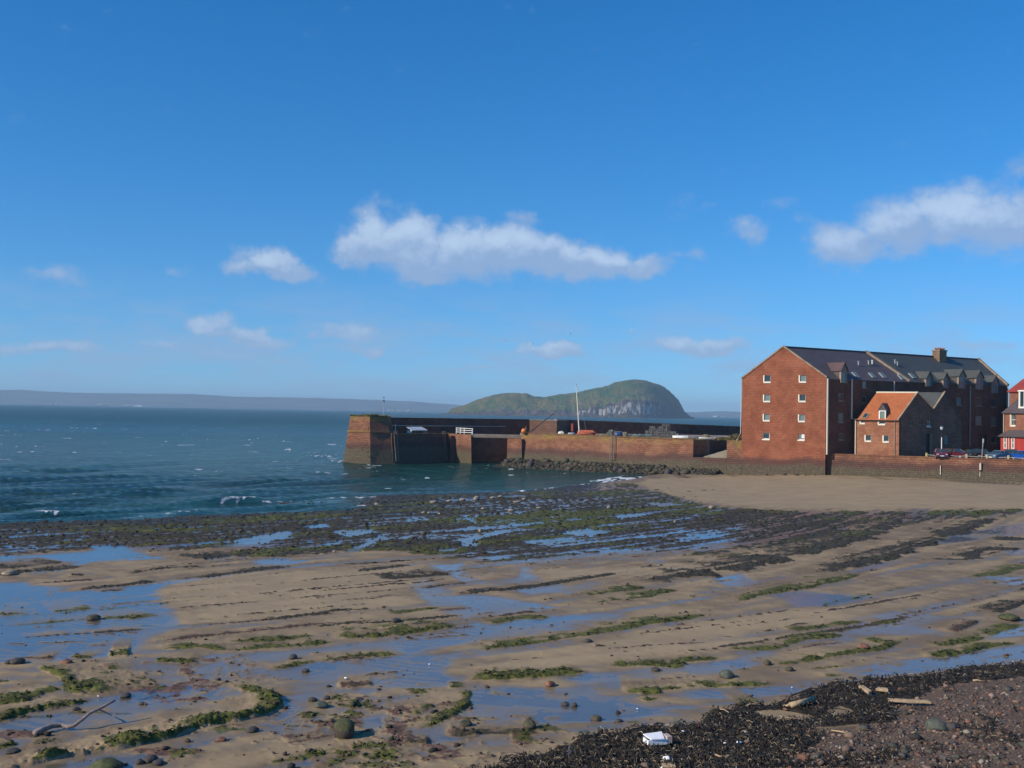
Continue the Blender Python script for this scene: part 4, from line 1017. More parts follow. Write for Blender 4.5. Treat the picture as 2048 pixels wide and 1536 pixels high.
# piece of tall wall between the recess and the gable
bm = bm_new(); j0, j1 = px(1452.5, 178.4, 0), px(1481, 180.2, 0); j0.z = j1.z = 0; jb = V3((2, 7, 0))
j0 = K1.copy(); j0.z = 0
j1 = K1.lerp(K0, .158); j1.z = 0
loft(bm, [rel(low, p + V3((0, 0, -1))) for p in (j0, j1, j1 + jb, j0 + jb)], [rel(low, p + V3((0, 0, z_))) for p, z_ in ((j0 + V3((0, .1, 0)), 5.95), (j1 + V3((0, .1, 0)), 5.95), (j1 + jb, 5.95), (j0 + jb, 5.95))]); build("end_wall", bm, M_quay, low)

# ---- quay wall below the car park (right) and quay ground
QZ = 4.1
H0 = px(1651, 173.75, 0); H1 = px(2052, 161.5, 0); H2 = px(2700, 142, 0)
for p in (H0, H1, H2): p.z = 0
qw = empty("quay_wall", (H0.x + 15, H0.y - 3, 0), "sandstone quay wall below the parked cars, weedy at its foot", "sea wall")
tn = V3((.35, .9, 0))
f_ = [H0, H1, H2]; t_ = [p + V3((.1, .35, 0)) for p in f_]
bm = bm_new(); loft(bm, [rel(qw, p + V3((0, 0, -1))) for p in f_] + [rel(qw, p + tn + V3((0, 0, -1))) for p in reversed(f_)], [rel(qw, p + V3((0, 0, QZ + .12))) for p in t_] + [rel(qw, p + tn + V3((0, 0, QZ + .12))) for p in reversed(f_)]); build("wall", bm, M_quay, qw)
cl_ = []
tot = (t_[1] - t_[0]).length; dq = (t_[1] - t_[0]).normalized(); nq = V3((-dq.y, dq.x, 0)); ncs = 34
for k in range(ncs):
    a, b_ = t_[0] + dq * (tot * k / ncs + .012), t_[0] + dq * (tot * (k + 1) / ncs - .012); cb = bm_new(); zt = QZ + .124
    pts = (a - nq * .07, b_ - nq * .07, b_ + nq * .6, a + nq * .6)
    loft(cb, [rel(qw, p + V3((0, 0, zt))) for p in pts], [rel(qw, p + V3((0, 0, zt + .13 + rr_.uniform(-.02, .02)))) for p in pts]); build("coping_stone", cb, M_quay, qw)
pts = [H0 + tn, H1 + tn, H2 + tn, V3((260, 200, 0)), V3((260, 330, 0)), V3((80, 330, 0)), V3((36, 205, 0)), K1 + V3((2, 4, 0)), K0 + V3((0, 3, 0))]
bm = bm_new(); loft(bm, [V3((p.x, p.y, 1.0)) for p in pts], [V3((p.x, p.y, QZ)) for p in pts])
props(build("car_park", bm, M_tarm), kind='structure')
# rough yard bank behind the recess
bm = bm_new(); pts = [r0 + V3((-.4, 1.5, 0)), r1 + V3((0, 1.2, 0)), px(1484, 196, 0), px(1484, 222, 0), px(1390, 222, 0)]
loft(bm, [V3((p.x, p.y, 2)) for p in pts], [V3((p.x, p.y, 5.78)) for p in pts]); props(build("yard_ground", bm, plain("yard_earth", (0.14, 0.12, 0.06), .95, .4, .6)), kind='structure')
# ================================================================== BUILDINGS
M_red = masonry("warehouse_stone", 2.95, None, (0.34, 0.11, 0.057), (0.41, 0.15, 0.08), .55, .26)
M_facade = masonry("facade_shaded_stone", -9, None, (0.17, 0.065, 0.042), (0.23, 0.10, 0.06), .55, .26)  # darker copy of the warehouse stone, shade of the long wall put in
M_cot = masonry("cottage_stone", -9, None, (0.38, 0.155, 0.085), (0.47, 0.225, 0.13), .5, .25)
M_cot2 = masonry("cottage_shaded_stone", -9, None, (0.24, 0.12, 0.075), (0.34, 0.18, 0.12), .5, .25)  # cottage stone again, darkened with the gable's shade put into the colour
M_brick = masonry("house_stone", -9, None, (0.33, 0.14, 0.09), (0.40, 0.19, 0.12), .4, .2)
def roofing(name, c1, c2, bw=.3, bh=.22, rough=.6):
    m, nt, b, _ = new_mat(name)
    uv = nt.add('ShaderNodeUVMap').outputs[0]; pos = nt.add('ShaderNodeNewGeometry').outputs['Position']
    br = nt.add('ShaderNodeTexBrick'); nt.put(br.inputs['Vector'], uv); br.inputs['Scale'].default_value = 1
    br.inputs['Brick Width'].default_value = bw; br.inputs['Row Height'].default_value = bh; br.inputs['Mortar Size'].default_value = .012
    br.inputs['Color1'].default_value = c4(c1); br.inputs['Color2'].default_value = c4(c2); br.inputs['Mortar'].default_value = c4([v * .4 for v in c1])
    n = nt.noise(pos, .45, 5, .65); n2 = nt.noise(pos, 2.5, 5, .7)
    c = nt.mix(nt.ramp(n, .35, .7, 0, .5), br.outputs[0], c4([v * .6 for v in c1]))
    c = nt.mix(nt.ramp(n2, .6, .8, 0, .45), c, c4([v * 1.5 + .02 for v in c2]))
    nt.l.new(c, b.inputs['Base Color']); b.inputs['Roughness'].default_value = rough
    nt.l.new(nt.bump(nt.math('ADD', n2, nt.math('MULTIPLY', br.outputs['Fac'], -1)), .6, .04), b.inputs['Normal'])
    return m
M_slate = roofing("slate", (0.10, 0.08, 0.085), (0.135, 0.108, 0.11))
M_slate2 = roofing("green_slate", (0.07, 0.076, 0.072), (0.10, 0.108, 0.098))
M_pan = roofing("orange_pantile", (0.45, 0.125, 0.038), (0.53, 0.17, 0.055), .25, .3, .8)
M_rroof = roofing("red_tile", (0.33, 0.045, 0.035), (0.38, 0.06, 0.045), .25, .25, .7)
M_skew = plain("skew_stone", (0.30, 0.22, 0.15), .9, .3, 1.5)
m, nt, b, _ = new_mat("window_glass"); b.inputs['Base Color'].default_value = (0.03, 0.05, 0.055, 1); b.inputs['Roughness'].default_value = .07; b.inputs['IOR'].default_value = 1.5
pos = nt.add('ShaderNodeNewGeometry').outputs['Position']
nt.l.new(nt.bump(nt.noise(pos, .8, 2), .15, .1), b.inputs['Normal']); M_glass = m
m, nt, b, _ = new_mat("curtained_glass"); b.inputs['Base Color'].default_value = (0.16, 0.21, 0.20, 1); b.inputs['Roughness'].default_value = .12; M_glass2 = m
M_pipe = plain("cream_pipe", (0.62, 0.52, 0.40), .5, .08)
M_pipe2 = plain("brown_pipe", (0.33, 0.24, 0.18), .5, .12)

class Plane:
    """a vertical wall plane: s metres along from p0, z up, n outwards"""
    def __init__(s, o, p0, p1, root):
        s.p0 = V3((p0.x, p0.y, 0)); e = V3((p1.x - p0.x, p1.y - p0.y, 0)); s.L = e.length; s.t = e / s.L
        s.n = V3((s.t.y, -s.t.x, 0)); s.root = root
        s.M = Matrix(((s.t.x, s.n.x, 0, s.p0.x - root.location.x), (s.t.y, s.n.y, 0, s.p0.y - root.location.y), (0, 0, 1, -root.location.z), (0, 0, 0, 1)))
    def s_of(s, u, v):              # where the sight line of pixel (u, v) meets the wall: (along, height)
        r = ray(u, v); k = s.n.dot(s.p0 - V3((0, 0, 0))) - s.n.dot(V3((EYE.x, EYE.y, 0)))
        t_ = k / s.n.dot(V3((r.x, r.y, 0))); p = EYE + r * t_
        return (V3((p.x, p.y, 0)) - s.p0).dot(s.t), p.z
    def wall(s, name, outline, holes, mat, thick=.45):
        loops = [[V3((a, z, 0)) for a, z in outline]] + [[V3((a0, z0, 0)), V3((a0, z1, 0)), V3((a1, z1, 0)), V3((a1, z0, 0))] for a0, a1, z0, z1 in holes]
        tris = tessellate_polygon(loops); flat = [p for l in loops for p in l]
        bm = bm_new()
        F_ = [bm.verts.new(s.M @ V3((p.x, 0, p.y))) for p in flat]; B_ = [bm.verts.new(s.M @ V3((p.x, -thick, p.y))) for p in flat]
        for t3 in tris:
            bm.faces.new([F_[i] for i in t3]); bm.faces.new([B_[i] for i in reversed(t3)])
        k = 0
        for l in loops:
            n = len(l)
            for i in range(n): bm.faces.new((F_[k + i], F_[k + (i + 1) % n], B_[k + (i + 1) % n], B_[k + i]))
            k += n
        return build(name, bm, mat, s.root)
    def b(s, bm, a0, a1, y0, y1, z0, z1): box(bm, a0, a1, y0, y1, z0, z1, s.M)
    def window(s, a0, a1, z0, z1, style='cas', glass=None, surround=None, depth=.2):
        glass = glass or M_glass; fw = .09
        bm = bm_new(); y0, y1 = -depth, -depth + .07
        s.b(bm, a0, a0 + fw, y0, y1, z0, z1); s.b(bm, a1 - fw, a1, y0, y1, z0, z1)
        s.b(bm, a0 + fw, a1 - fw, y0, y1, z0, z0 + fw); s.b(bm, a0 + fw, a1 - fw, y0, y1, z1 - fw, z1)
        if style == 'sash': s.b(bm, a0 + fw, a1 - fw, y0, y1 - .01, (z0 + z1) / 2 - .04, (z0 + z1) / 2 + .04); s.b(bm, (a0 + a1) / 2 - .025, (a0 + a1) / 2 + .025, y0, y1 - .02, z0 + fw, z1 - fw)
        if style == 'rail': s.b(bm, a0 + fw, a1 - fw, y0, y1 - .01, z0 + .55, z0 + .7)
        w_ = build("window", bm, M_pipe2 if surround == 'dark' else (M_grey if surround == 'lit' and style == 'cas' else M_white), s.root)  # lit windows get grey frames, the reveal's shade put into the colour
        bm = bm_new(); s.b(bm, a0 + fw, a1 - fw, y0 + .01, y0 + .03, z0 + fw, z1 - fw); build("pane", bm, glass, w_)
        if surround in ('lit', 'sill'):
            bm = bm_new(); s.b(bm, a0 - .14, a1 + .04, -depth + .07, .09, z0 - .22, z0 - .002); build("sill", bm, M_cream, w_)
        if surround == 'lit':
            bm = bm_new(); s.b(bm, a0 - .2, a0 - .002, -.1, .035, z0, z1); build("lit_jamb", bm, M_cream, w_)  # cream strip on one side only, stands in for the sunlit reveal
        if surround == 'dark':
            bm = bm_new(); s.b(bm, a0 - .05, a1 + .05, -.1, .05, z0 - .1, z0 - .002); build("sill", bm, M_skew, w_)
        return w_
    def at(s, a, y, z): return s.M @ V3((a, y, z))

# ---------------------------------------------------------------- the big warehouse
kA = px(1482, 179.6, 0); kB = px(1650, 173.0, 0); kC = px(2015, 197.2, 0)
wh = empty("warehouse", (kB.x, kB.y, QZ), "tall red sandstone warehouse with plain gable, long slate roof and row of dormers", "warehouse")
G_ = Plane(None, kA, kB, wh); Fc = Plane(None, kB, kC, wh)
EZ = 16.35; 
a_ap, z_ap = G_.s_of(1567, 694); EZL = G_.s_of(1481, 757)[1]; EZR = G_.s_of(1650, 755)[1]
gw = []
for (u0, v0, u1, v1) in ((1529,750.5,1541,763.5),(1600,750.5,1612,763),(1528.5,789,1540,802),(1599,789,1611,802),(1528,828,1539,840.5),(1598.5,829,1609.5,842),(1526,865.5,1539,878),(1597,867.5,1609,879.5)):
    a0, z1 = G_.s_of(u0, v0); a1, z0 = G_.s_of(u1, v1); gw.append((a0, a1, z0, z1))
out = [(0, -1), (G_.L, -1), (G_.L, EZR), (a_ap, z_ap), (0, EZL)]
G_.wall("gable_wall", out, gw, M_red, .5)
for k, q_ in enumerate(gw): G_.window(*q_, glass=M_glass2 if k % 3 else M_glass, surround='lit' if k < 6 else 'sill')
bm = bm_new(); a0, a1, z0, z1 = gw[7]; G_.b(bm, a1 - .5, a1 - .05, -.19, -.12, z0 + .25, z1 - .1); build("blind", bm, M_white, wh)
# skews (gable copings)
for (p, q_) in (((-.15, EZL - .1), (a_ap, z_ap)), ((a_ap, z_ap), (G_.L + .12, EZR - .08))):
    bm = bm_new(); lo = [G_.at(p[0], y, p[1] + .003) for y in (.12, -.55)] ; hi = [G_.at(q_[0], y, q_[1] + .003) for y in (.12, -.55)]
    up = V3((0, 0, .28)); loft(bm, [lo[0], hi[0], hi[1], lo[1]], [lo[0] + up, hi[0] + up, hi[1] + up, lo[1] + up]); build("skew", bm, M_skew, wh)
# facade
win_px = []
def col_of(u0, u1, rows):
    for v0, v1 in rows: win_px.append((u0, v0, u1, v1))
col_of(1677, 1688, [(786, 802), (826, 845), (866, 880)])
col_of(1725, 1734, [(762, 776), (792, 806)])
col_of(1913, 1924, [(795, 811), (830, 848), (868, 886)])
col_of(1951, 1965, [(794, 812), (832, 850)])
col_of(1982, 1993, [(797, 814), (834, 852), (872, 886)])
col_of(1850, 1858, [(795, 806)])
fw_ = []
for (u0, v0, u1, v1) in win_px:
    a0, z1 = Fc.s_of(u0, v0); a1, z0 = Fc.s_of(u1, v1); fw_.append((a0, a1, z0, z1))
d0, dz1 = Fc.s_of(1957, 869); d1, _ = Fc.s_of(1975, 869); door = (d0, d1, QZ + .02, dz1)
FE = Fc.s_of(1650, 757)[1]
_, FE2 = Fc.s_of(2013, 771)
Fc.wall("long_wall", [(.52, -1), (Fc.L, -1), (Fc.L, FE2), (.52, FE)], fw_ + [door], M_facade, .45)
for k, q_ in enumerate(fw_): Fc.window(*q_, glass=M_glass2 if k % 2 else M_glass, surround='dark')
bm = bm_new(); Fc.b(bm, d0, d1, -.4, -.34, QZ + .02, dz1); build("door", bm, plain("dark_door", (0.02, 0.022, 0.025), .5), wh)
# roof: two slopes as slabs, party-wall skew between the two roofs
rp0 = G_.at(a_ap, -.3, z_ap + .02); r_end = at(1957, 719, 203.5) - wh.location
e0 = Fc.at(.3, .16, FE - .05); e1 = Fc.at(Fc.L - .2, .16, FE2 - .05)
off_ = r_end - rp0
kD = V3((kA.x, kA.y, 0)) + (V3((kC.x, kC.y, 0)) - V3((kB.x, kB.y, 0)))
b0_ = G_.at(.0, -.3, EZL - .1); b1_ = V3((kD.x - wh.location.x, kD.y - wh.location.y, b0_.z - .2))
a_party = Fc.s_of(1818, 762)[0]; kp = a_party / Fc.L
rs = rp0.lerp(r_end, kp * .92); es = e0.lerp(e1, kp)
def slab(name, q, mat, th=.22, parent=None):
    bm = bm_new(); n = (q[1] - q[0]).cross(q[3] - q[0]).normalized() 
    if n.z < 0: n = -n
    loft(bm, [p - n * th for p in q], q); return build(name, bm, mat, parent or wh)
slab("roof", [e0, es, rs, rp0], M_slate)
slab("roof", [es, e1, r_end, rs], M_slate2)
slab("roof", [b0_, b1_, r_end, rp0], M_slate)
for nm, (pa, pb) in (("party_skew", (es, rs)), ("far_skew", (e1, r_end)), ):
    bm = bm_new(); w_ = Fc.t * .28; up = V3((0, 0, .30)); pa = pa + V3((0, 0, .004)); pb = pb + V3((0, 0, .004))
    loft(bm, [pa - w_, pa + w_, pb + w_, pb - w_], [pa - w_ + up, pa + w_ + up, pb + w_ + up, pb - w_ + up]); build(nm, bm, M_skew, wh)
bm = bm_new(); up = V3((0, 0, .16)); q_ = Fc.n * .14
loft(bm, [rp0 - q_, r_end - q_, r_end + q_, rp0 + q_], [rp0 - q_ + up, r_end - q_ + up, r_end + q_ + up, rp0 + q_ + up]); build("ridge", bm, M_blk, wh)
# far gable and back wall
far = Plane(None, kC, kD, wh)
ap2 = (V3((r_end.x + wh.location.x, r_end.y + wh.location.y, 0)) - far.p0).dot(far.t)
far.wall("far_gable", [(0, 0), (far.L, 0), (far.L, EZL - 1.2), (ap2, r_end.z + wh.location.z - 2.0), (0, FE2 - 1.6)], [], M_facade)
bkp = Plane(None, kD, kA, wh); bkp.wall("back_wall", [(.5, 0), (bkp.L - .5, 0), (bkp.L - .5, EZL - .35), (.5, EZL - .5)], [], M_red)
# gutter
bm = bm_new(); g0_, g1_ = Fc.at(.2, .45, FE - .2), Fc.at(Fc.L, .45, FE2 - .2); bm.free()
# drainpipes
def pipe_px(u, v0, v1, mat, r_=.11, plane=Fc, extra=None):
    a, z1 = plane.s_of(u, v0); a2, z0 = plane.s_of(u, v1); bm = bm_new()
    pts = [plane.at(a, .16, z1), plane.at(a, .16, z0)]
    if extra: 
        b2, zz = plane.s_of(*extra); pts += [plane.at(b2, .2, zz)]
    tube(bm, pts, r_, 8); return build("drainpipe", bm, mat, wh)
pipe_px(1654, 757, 909, M_pipe, .16); pipe_px(1702.5, 758, 837, M_pipe, .13, extra=(1711, 839)); pipe_px(1787, 763, 786, M_pipe, .10)
pipe_px(1939, 772, 893, M_pipe2, .14); pipe_px(2013.5, 773, 812, M_pipe, .13)
a, z1 = G_.s_of(1483.5, 757); _, z0 = G_.s_of(1482, 866); bm = bm_new(); tube(bm, [G_.at(-.12, .1, EZL), G_.at(-.12, .1, z0), G_.at(-.7, .3, z0 - 1.2)], .07, 6); build("drainpipe", bm, M_pipe, wh)
# dormers: cheeks, front with glazed door, pitched slate roof
nf = Fc.n; tf = Fc.t
def dormer(u0, u1, v_top, v_bot, v_ridge, u_back, roof_mat=None):
    a0, _ = Fc.s_of(u0, v_bot); a1, _ = Fc.s_of(u1, v_bot); _, zb_ = Fc.s_of((u0 + u1) / 2, v_bot); _, zt = Fc.s_of((u0 + u1) / 2, v_top)
    _, zr = Fc.s_of((u0 + u1) / 2, v_ridge); am = (a0 + a1) / 2
    d = empty_part = bpy.data.objects.new("dormer", None); COL.objects.link(d); d.parent = wh
    y0 = .32; dep = 3.6
    ext = .22
    bm = bm_new()   # front wall with gable
    P = lambda a, y, z: Fc.at(a, y, z)
    hw_ = .22
    for (x0, x1, z0_, z1_) in ((a0, a0 + hw_, zb_, zt), (a1 - hw_, a1, zb_, zt), (a0 + hw_, a1 - hw_, zt - .25, zt)): Fc.b(bm, x0, x1, y0 - .35, y0, z0_, z1_)
    lo_ = [P(a0, y0, zt), P(a1, y0, zt), P(am, y0, zr - .12)]; loft(bm, [p + nf * -.35 for p in lo_], lo_)
    build("front_wall", bm, M_skew, d)
    bm = bm_new()
    Fc.b(bm, a0, a0 + .18, y0 - dep, y0 - .352, zb_ + .6, zt); Fc.b(bm, a1 - .18, a1, y0 - dep, y0 - .352, zb_ + .6, zt); build("cheek", bm, M_slate, d)
    bm = bm_new(); Fc.b(bm, a0 + hw_, a1 - hw_, y0 - .16, y0 - .1, zb_, zt - .25); build("pane", bm, M_glass2, d)
    for sgn, aa in ((-1, a0), (1, a1)):
        eav = P(aa + sgn * ext, y0 + .2, zt - .12); ridge_ = P(am, y0 + .2, zr)
        q_ = [eav, ridge_, ridge_ - nf * (dep + 1.2), eav - nf * dep]
        n_ = (q_[1] - q_[0]).cross(q_[3] - q_[0]).normalized(); n_ = n_ if n_.z > 0 else -n_
        bm = bm_new(); loft(bm, [p - n_ * .1 for p in q_], q_); build("roof", bm, roof_mat or M_slate2, d)
    return d
dormer(1679, 1691, 741, 766, 724, 0, roofing("worn_slate", (0.10, 0.06, 0.06), (0.14, 0.085, 0.08)))  # this dormer's slate is redder than the others
for q_ in ((1849, 1860, 756, 773, 742), (1883.5, 1894, 758, 776, 744), (1914, 1927.5, 752, 777, 738), (1949, 1963, 755, 779, 740), (1981, 1993, 764, 787, 750)): dormer(*q_, 0)
# roof windows
def on_slope(u, v, E0_, E1_, R0_):
    n_ = (E1_ - E0_).cross(R0_ - E0_).normalized(); r = ray(u, v); o_ = EYE - wh.location
    return o_ + r * (n_.dot(E0_ - o_) / n_.dot(r)), (n_ if n_.z > 0 else -n_)
for (u, v, ww, hh_) in ((1711, 750, .9, 1.3), (1744, 751, .9, 1.2), (1765, 751, .9, 1.3), (1802, 755, .9, 1.2), (1824, 752, .9, 1.3)):
    c_, n_ = on_slope(u, v, e0, e1, rp0); al = (e1 - e0).normalized(); upd = n_.cross(al).normalized(); upd = upd if upd.z > 0 else -upd
    def qd(w2, h2, k): return [c_ + al * x + upd * y + n_ * k for x, y in ((-w2, -h2), (w2, -h2), (w2, h2), (-w2, h2))]
    bm = bm_new(); loft(bm, qd(ww / 2, hh_ / 2, .01), qd(ww / 2, hh_ / 2, .12)); rw_ = build("roof_window", bm, M_grey, wh)
    bm = bm_new(); loft(bm, qd(ww / 2 - .08, hh_ / 2 - .08, .122), qd(ww / 2 - .08, hh_ / 2 - .08, .135)); build("pane", bm, M_glass2, rw_)
for (u, v) in ((1717, 730), (1737, 729), (1744.5, 728), (1790, 727), (1795, 731)):
    c_, n_ = on_slope(u, v, e0, e1, rp0); bm = bm_new(); tube(bm, [c_, c_ + V3((0, 0, .55))], .11, 8); tube(bm, [c_ + V3((0, 0, .56)), c_ + V3((0, 0, .66))], .17, 8); build("vent_pipe", bm, M_white if u == 1744.5 else M_grey, wh)
# chimney astride the ridge
cr = rp0.lerp(r_end, .80); ct, cn = (r_end - rp0).normalized(), Fc.n
ct.z = 0; ct.normalize(); cn = V3((ct.y, -ct.x, 0))
cc_ = at(1879, 713, 196.5) - wh.location; cc_.z = 0; Mc = Matrix(((ct.x, cn.x, 0, cc_.x), (ct.y, cn.y, 0, cc_.y), (0, 0, 1, 0), (0, 0, 0, 1)))
zt_ = at(1879, 702.5, 196.5).z - QZ
bm = bm_new(); box(bm, -1.0, 1.0, -.75, .75, zt_ - 4.2, zt_, Mc); ch = build("chimney", bm, masonry("chimney_stone", -9, None, (0.26, 0.17, 0.10), (0.33, 0.22, 0.13)), wh)
bm = bm_new(); box(bm, -1.12, 1.12, -.87, .87, zt_ + .003, zt_ + .2, Mc); build("cap", bm, M_skew, ch)
for x_ in (-.75, -.25, .25, .75):
    for y_ in (-.35, .35):
        bm = bm_new(); tube(bm, [Mc @ V3((x_, y_, zt_ + .2)), Mc @ V3((x_, y_, zt_ + .62))], .15, 8, .12); build("chimney_pot", bm, M_pan, ch)

# ---------------------------------------------------------------- cottage with two gables
cA = px(1712, 174.9, 0); cB = px(1797, 171.0, 0)
cot = empty("cottage", (cB.x, cB.y, QZ), "sandstone cottage with orange pantile roof, twin gables and white window surrounds", "cottage")
CE = Plane(None, cA, cB, cot)
dg = V3((.84, .54, 0)).normalized()                # direction the gable front recedes
g1w, g2w = 8.4, 5.8
cC = cB + dg * g1w; cD = cB + dg * (g1w + g2w)
GF = Plane(None, cB, cD, cot)
zE = CE.s_of(1796, 839)[1]; zA1 = GF.s_of(1835, 787)[1]; aA1 = GF.s_of(1835, 787)[0]; aV, zV = GF.s_of(1867, 820); aA2, zA2 = GF.s_of(1889.5, 786)
sl1 = (zA1 - zV) / (aV - aA1); 
aE2 = aA2 + (zA2 - zE) / ((zA2 - zV) / (aA2 - aV)); 
cw = []
for (u0, v0, u1, v1) in ((1731.5, 870, 1742, 881.5), (1767.5, 871, 1777.5, 883), (1721.5, 840, 1729.5, 846), (1758, 839.5, 1770, 848)):
    a0, z1 = CE.s_of(u0, v0); a1, z0 = CE.s_of(u1, v1); cw.append([a0, a1, z0, z1])
cw[2][3] = min(cw[2][3], zE - .12); cw[3][3] = zE - .1
CE.wall("side_wall", [(0, 3.2), (CE.L, 3.2), (CE.L, zE), (0, zE)], cw, M_cot)
for q_ in cw: CE.window(*q_, surround='lit')
gh = []
for (u0, v0, u1, v1) in ((1820, 842, 1825, 851), (1838, 841, 1843, 849), (1854, 842, 1861, 852), (1889, 872, 1898, 887)):
    a0, z1 = GF.s_of(u0, v0); a1, z0 = GF.s_of(u1, v1); gh.append((a0, a1, z0, z1))
dd0 = GF.s_of(1852, 867); dd1 = GF.s_of(1861, 867)
gh.append((dd0[0], dd1[0], QZ + .03, dd0[1]))
GF.wall("gable_wall", [(.46, 3.2), (aE2, 3.2), (aE2, zE), (aA2, zA2), (aV, zV), (aA1, zA1), (.46, zE + .46 * (zA1 - zE) / aA1)], gh, M_cot2)
for k, q_ in enumerate(gh[:4]): GF.window(*q_, glass=M_glass2 if k == 3 else M_glass, surround='sill' if k == 2 else 'dark')
bm = bm_new(); q_ = gh[4]; GF.b(bm, q_[0], q_[1], -.35, -.3, q_[2], q_[3]); build("door", bm, M_blk, cot)
bm = bm_new(); GF.b(bm, q_[1] + .002, q_[1] + .16, -.2, .05, q_[2], q_[3]); build("door_jamb", bm, M_pipe2, cot)
LB = CE.L - .1
def cslab(name, pts, mat, parent=None, th=.15): return slab(name, pts, mat, th, parent or cot)
back_ = -CE.t * LB
def Gp(a, z, y=.0): return GF.at(a, y, z)
eav = (-.25, zE - .22)
cslab("roof", [Gp(eav[0], eav[1], .12), Gp(eav[0], eav[1], .12) + back_, Gp(aA1, zA1 + .1, .12) + back_, Gp(aA1, zA1 + .1, .12)], M_pan)
cslab("roof", [Gp(aA1, zA1 + .1, .12), Gp(aA1, zA1 + .1, .12) + back_, Gp(aV, zV + .06, .12) + back_, Gp(aV, zV + .06, .12)], M_pan)
cslab("roof", [Gp(aV, zV + .06, .12), Gp(aV, zV + .06, .12) + back_, Gp(aA2, zA2 + .1, .12) + back_, Gp(aA2, zA2 + .1, .12)], M_slate2)
cslab("roof", [Gp(aA2, zA2 + .1, .12), Gp(aA2, zA2 + .1, .12) + back_, Gp(aE2, zE + .06, .12) + back_, Gp(aE2, zE + .06, .12)], M_slate2)
for p, q_ in (((-.3, zE - .1), (aA1, zA1 + .12)), ((aV, zV + .1), (aA2, zA2 + .12))):
    for yy in (.16, -LB + .1) if p[0] < 0 else (.16,):
        bm = bm_new(); f0_, f1_ = Gp(*p, yy), Gp(*q_, yy); w_ = GF.n * -.3; up = V3((0, 0, .18)); loft(bm, [f0_, f1_, f1_ + w_, f0_ + w_], [f0_ + up, f1_ + up, f1_ + w_ + up, f0_ + w_ + up]); build("skew", bm, M_skew, cot)
bm = bm_new(); tube(bm, [Gp(aA1, zA1 + .16, .1), Gp(aA1, zA1 + .16, .1) + back_], .12, 6); build("ridge", bm, M_cream, cot)
bk = Plane(None, cA + dg * (g1w + g2w), cA, cot); bk.wall("back_wall", [(0, 3.2), (bk.L - .5, 3.2), (bk.L - .5, zE - .1), (0, zE - .1)], [], M_cot2)
# cottage dormer
a0, _ = CE.s_of(1757.5, 838); a1, _ = CE.s_of(1771.5, 838); _, zt = CE.s_of(1765, 821); _, zr = CE.s_of(1765, 807); am = (a0 + a1) / 2
dm = bpy.data.objects.new("dormer", None); COL.objects.link(dm); dm.parent = cot
bm = bm_new()
for q_ in ((a0, a0 + .2, zE - .2, zt), (a1 - .15, a1, zE - .2, zt), (a0 + .2, a1 - .15, zt - .15, zt), (a0 + .2, a1 - .15, zE - .2, zE)): CE.b(bm, q_[0], q_[1], -.25, .04, q_[2], q_[3])
build("frame", bm, M_white, dm)
bm = bm_new(); CE.b(bm, a0 + .2, a1 - .15, -.15, -.1, zE, zt - .15); build("pane", bm, plain("green_pane", (0.16, 0.24, 0.18), .2, .1), dm)
bm = bm_new(); l_ = [CE.at(a0 - .05, .04, zt + .003), CE.at(a1 + .05, .04, zt + .003), CE.at(am, .04, zr)]; loft(bm, [p - CE.n * 2 for p in l_], l_); build("gablet", bm, M_slate, dm)
bm = bm_new(); CE.b(bm, a0, a0 + .12, -2.6, -.252, zE + .1, zt); CE.b(bm, a1 - .12, a1, -2.6, -.252, zE + .1, zt); build("cheek", bm, M_slate, dm)
for sg, aa in ((-1, a0), (1, a1)):
    q_ = [CE.at(aa + sg * .15, .14, zt - .05), CE.at(am, .14, zr + .1), CE.at(am, -3.6, zr + .1), CE.at(aa + sg * .15, -2.8, zt - .05)]
    cslab("roof", q_, M_slate, dm, .08)
# small roof window and downpipes on the cottage
c_ = CE.s_of(1722, 829); E_ = Gp(eav[0], eav[1], .12); al = CE.t; upd = (Gp(aA1, zA1 + .1, .12) - E_).normalized(); n_ = al.cross(upd); n_ = n_ if n_.z > 0 else -n_
cw_ = E_ + upd * 1.0 + back_ * .86
bm = bm_new(); loft(bm, [cw_ + al * x + upd * y + n_ * .02 for x, y in ((-.45, -.6), (.45, -.6), (.45, .6), (-.45, .6))], [cw_ + al * x + upd * y + n_ * .12 for x, y in ((-.45, -.6), (.45, -.6), (.45, .6), (-.45, .6))]); rw_ = build("roof_window", bm, M_skew, cot)
bm = bm_new(); loft(bm, [cw_ + al * x + upd * y + n_ * .122 for x, y in ((-.3, -.45), (.3, -.45), (.3, .45), (-.3, .45))], [cw_ + al * x + upd * y + n_ * .14 for x, y in ((-.3, -.45), (.3, -.45), (.3, .45), (-.3, .45))]); build("pane", bm, M_glass, rw_)
bm = bm_new(); tube(bm, [CE.at(-.12, .1, zE - .1), CE.at(-.12, .1, 3.9)], .11, 8); build("drainpipe", bm, M_pipe, cot)
bm = bm_new(); _a = CE.s_of(1790, 850)[0]; tube(bm, [CE.at(_a, .1, zE - .1), CE.at(_a, .1, 3.9)], .06, 6); build("drainpipe", bm, M_pipe2, cot)
bm = bm_new(); tube(bm, [CE.at(-.2, .3, zE - .18), CE.at(CE.L + .1, .3, zE - .18)], .07, 6); build("gutter", bm, M_blk, cot)

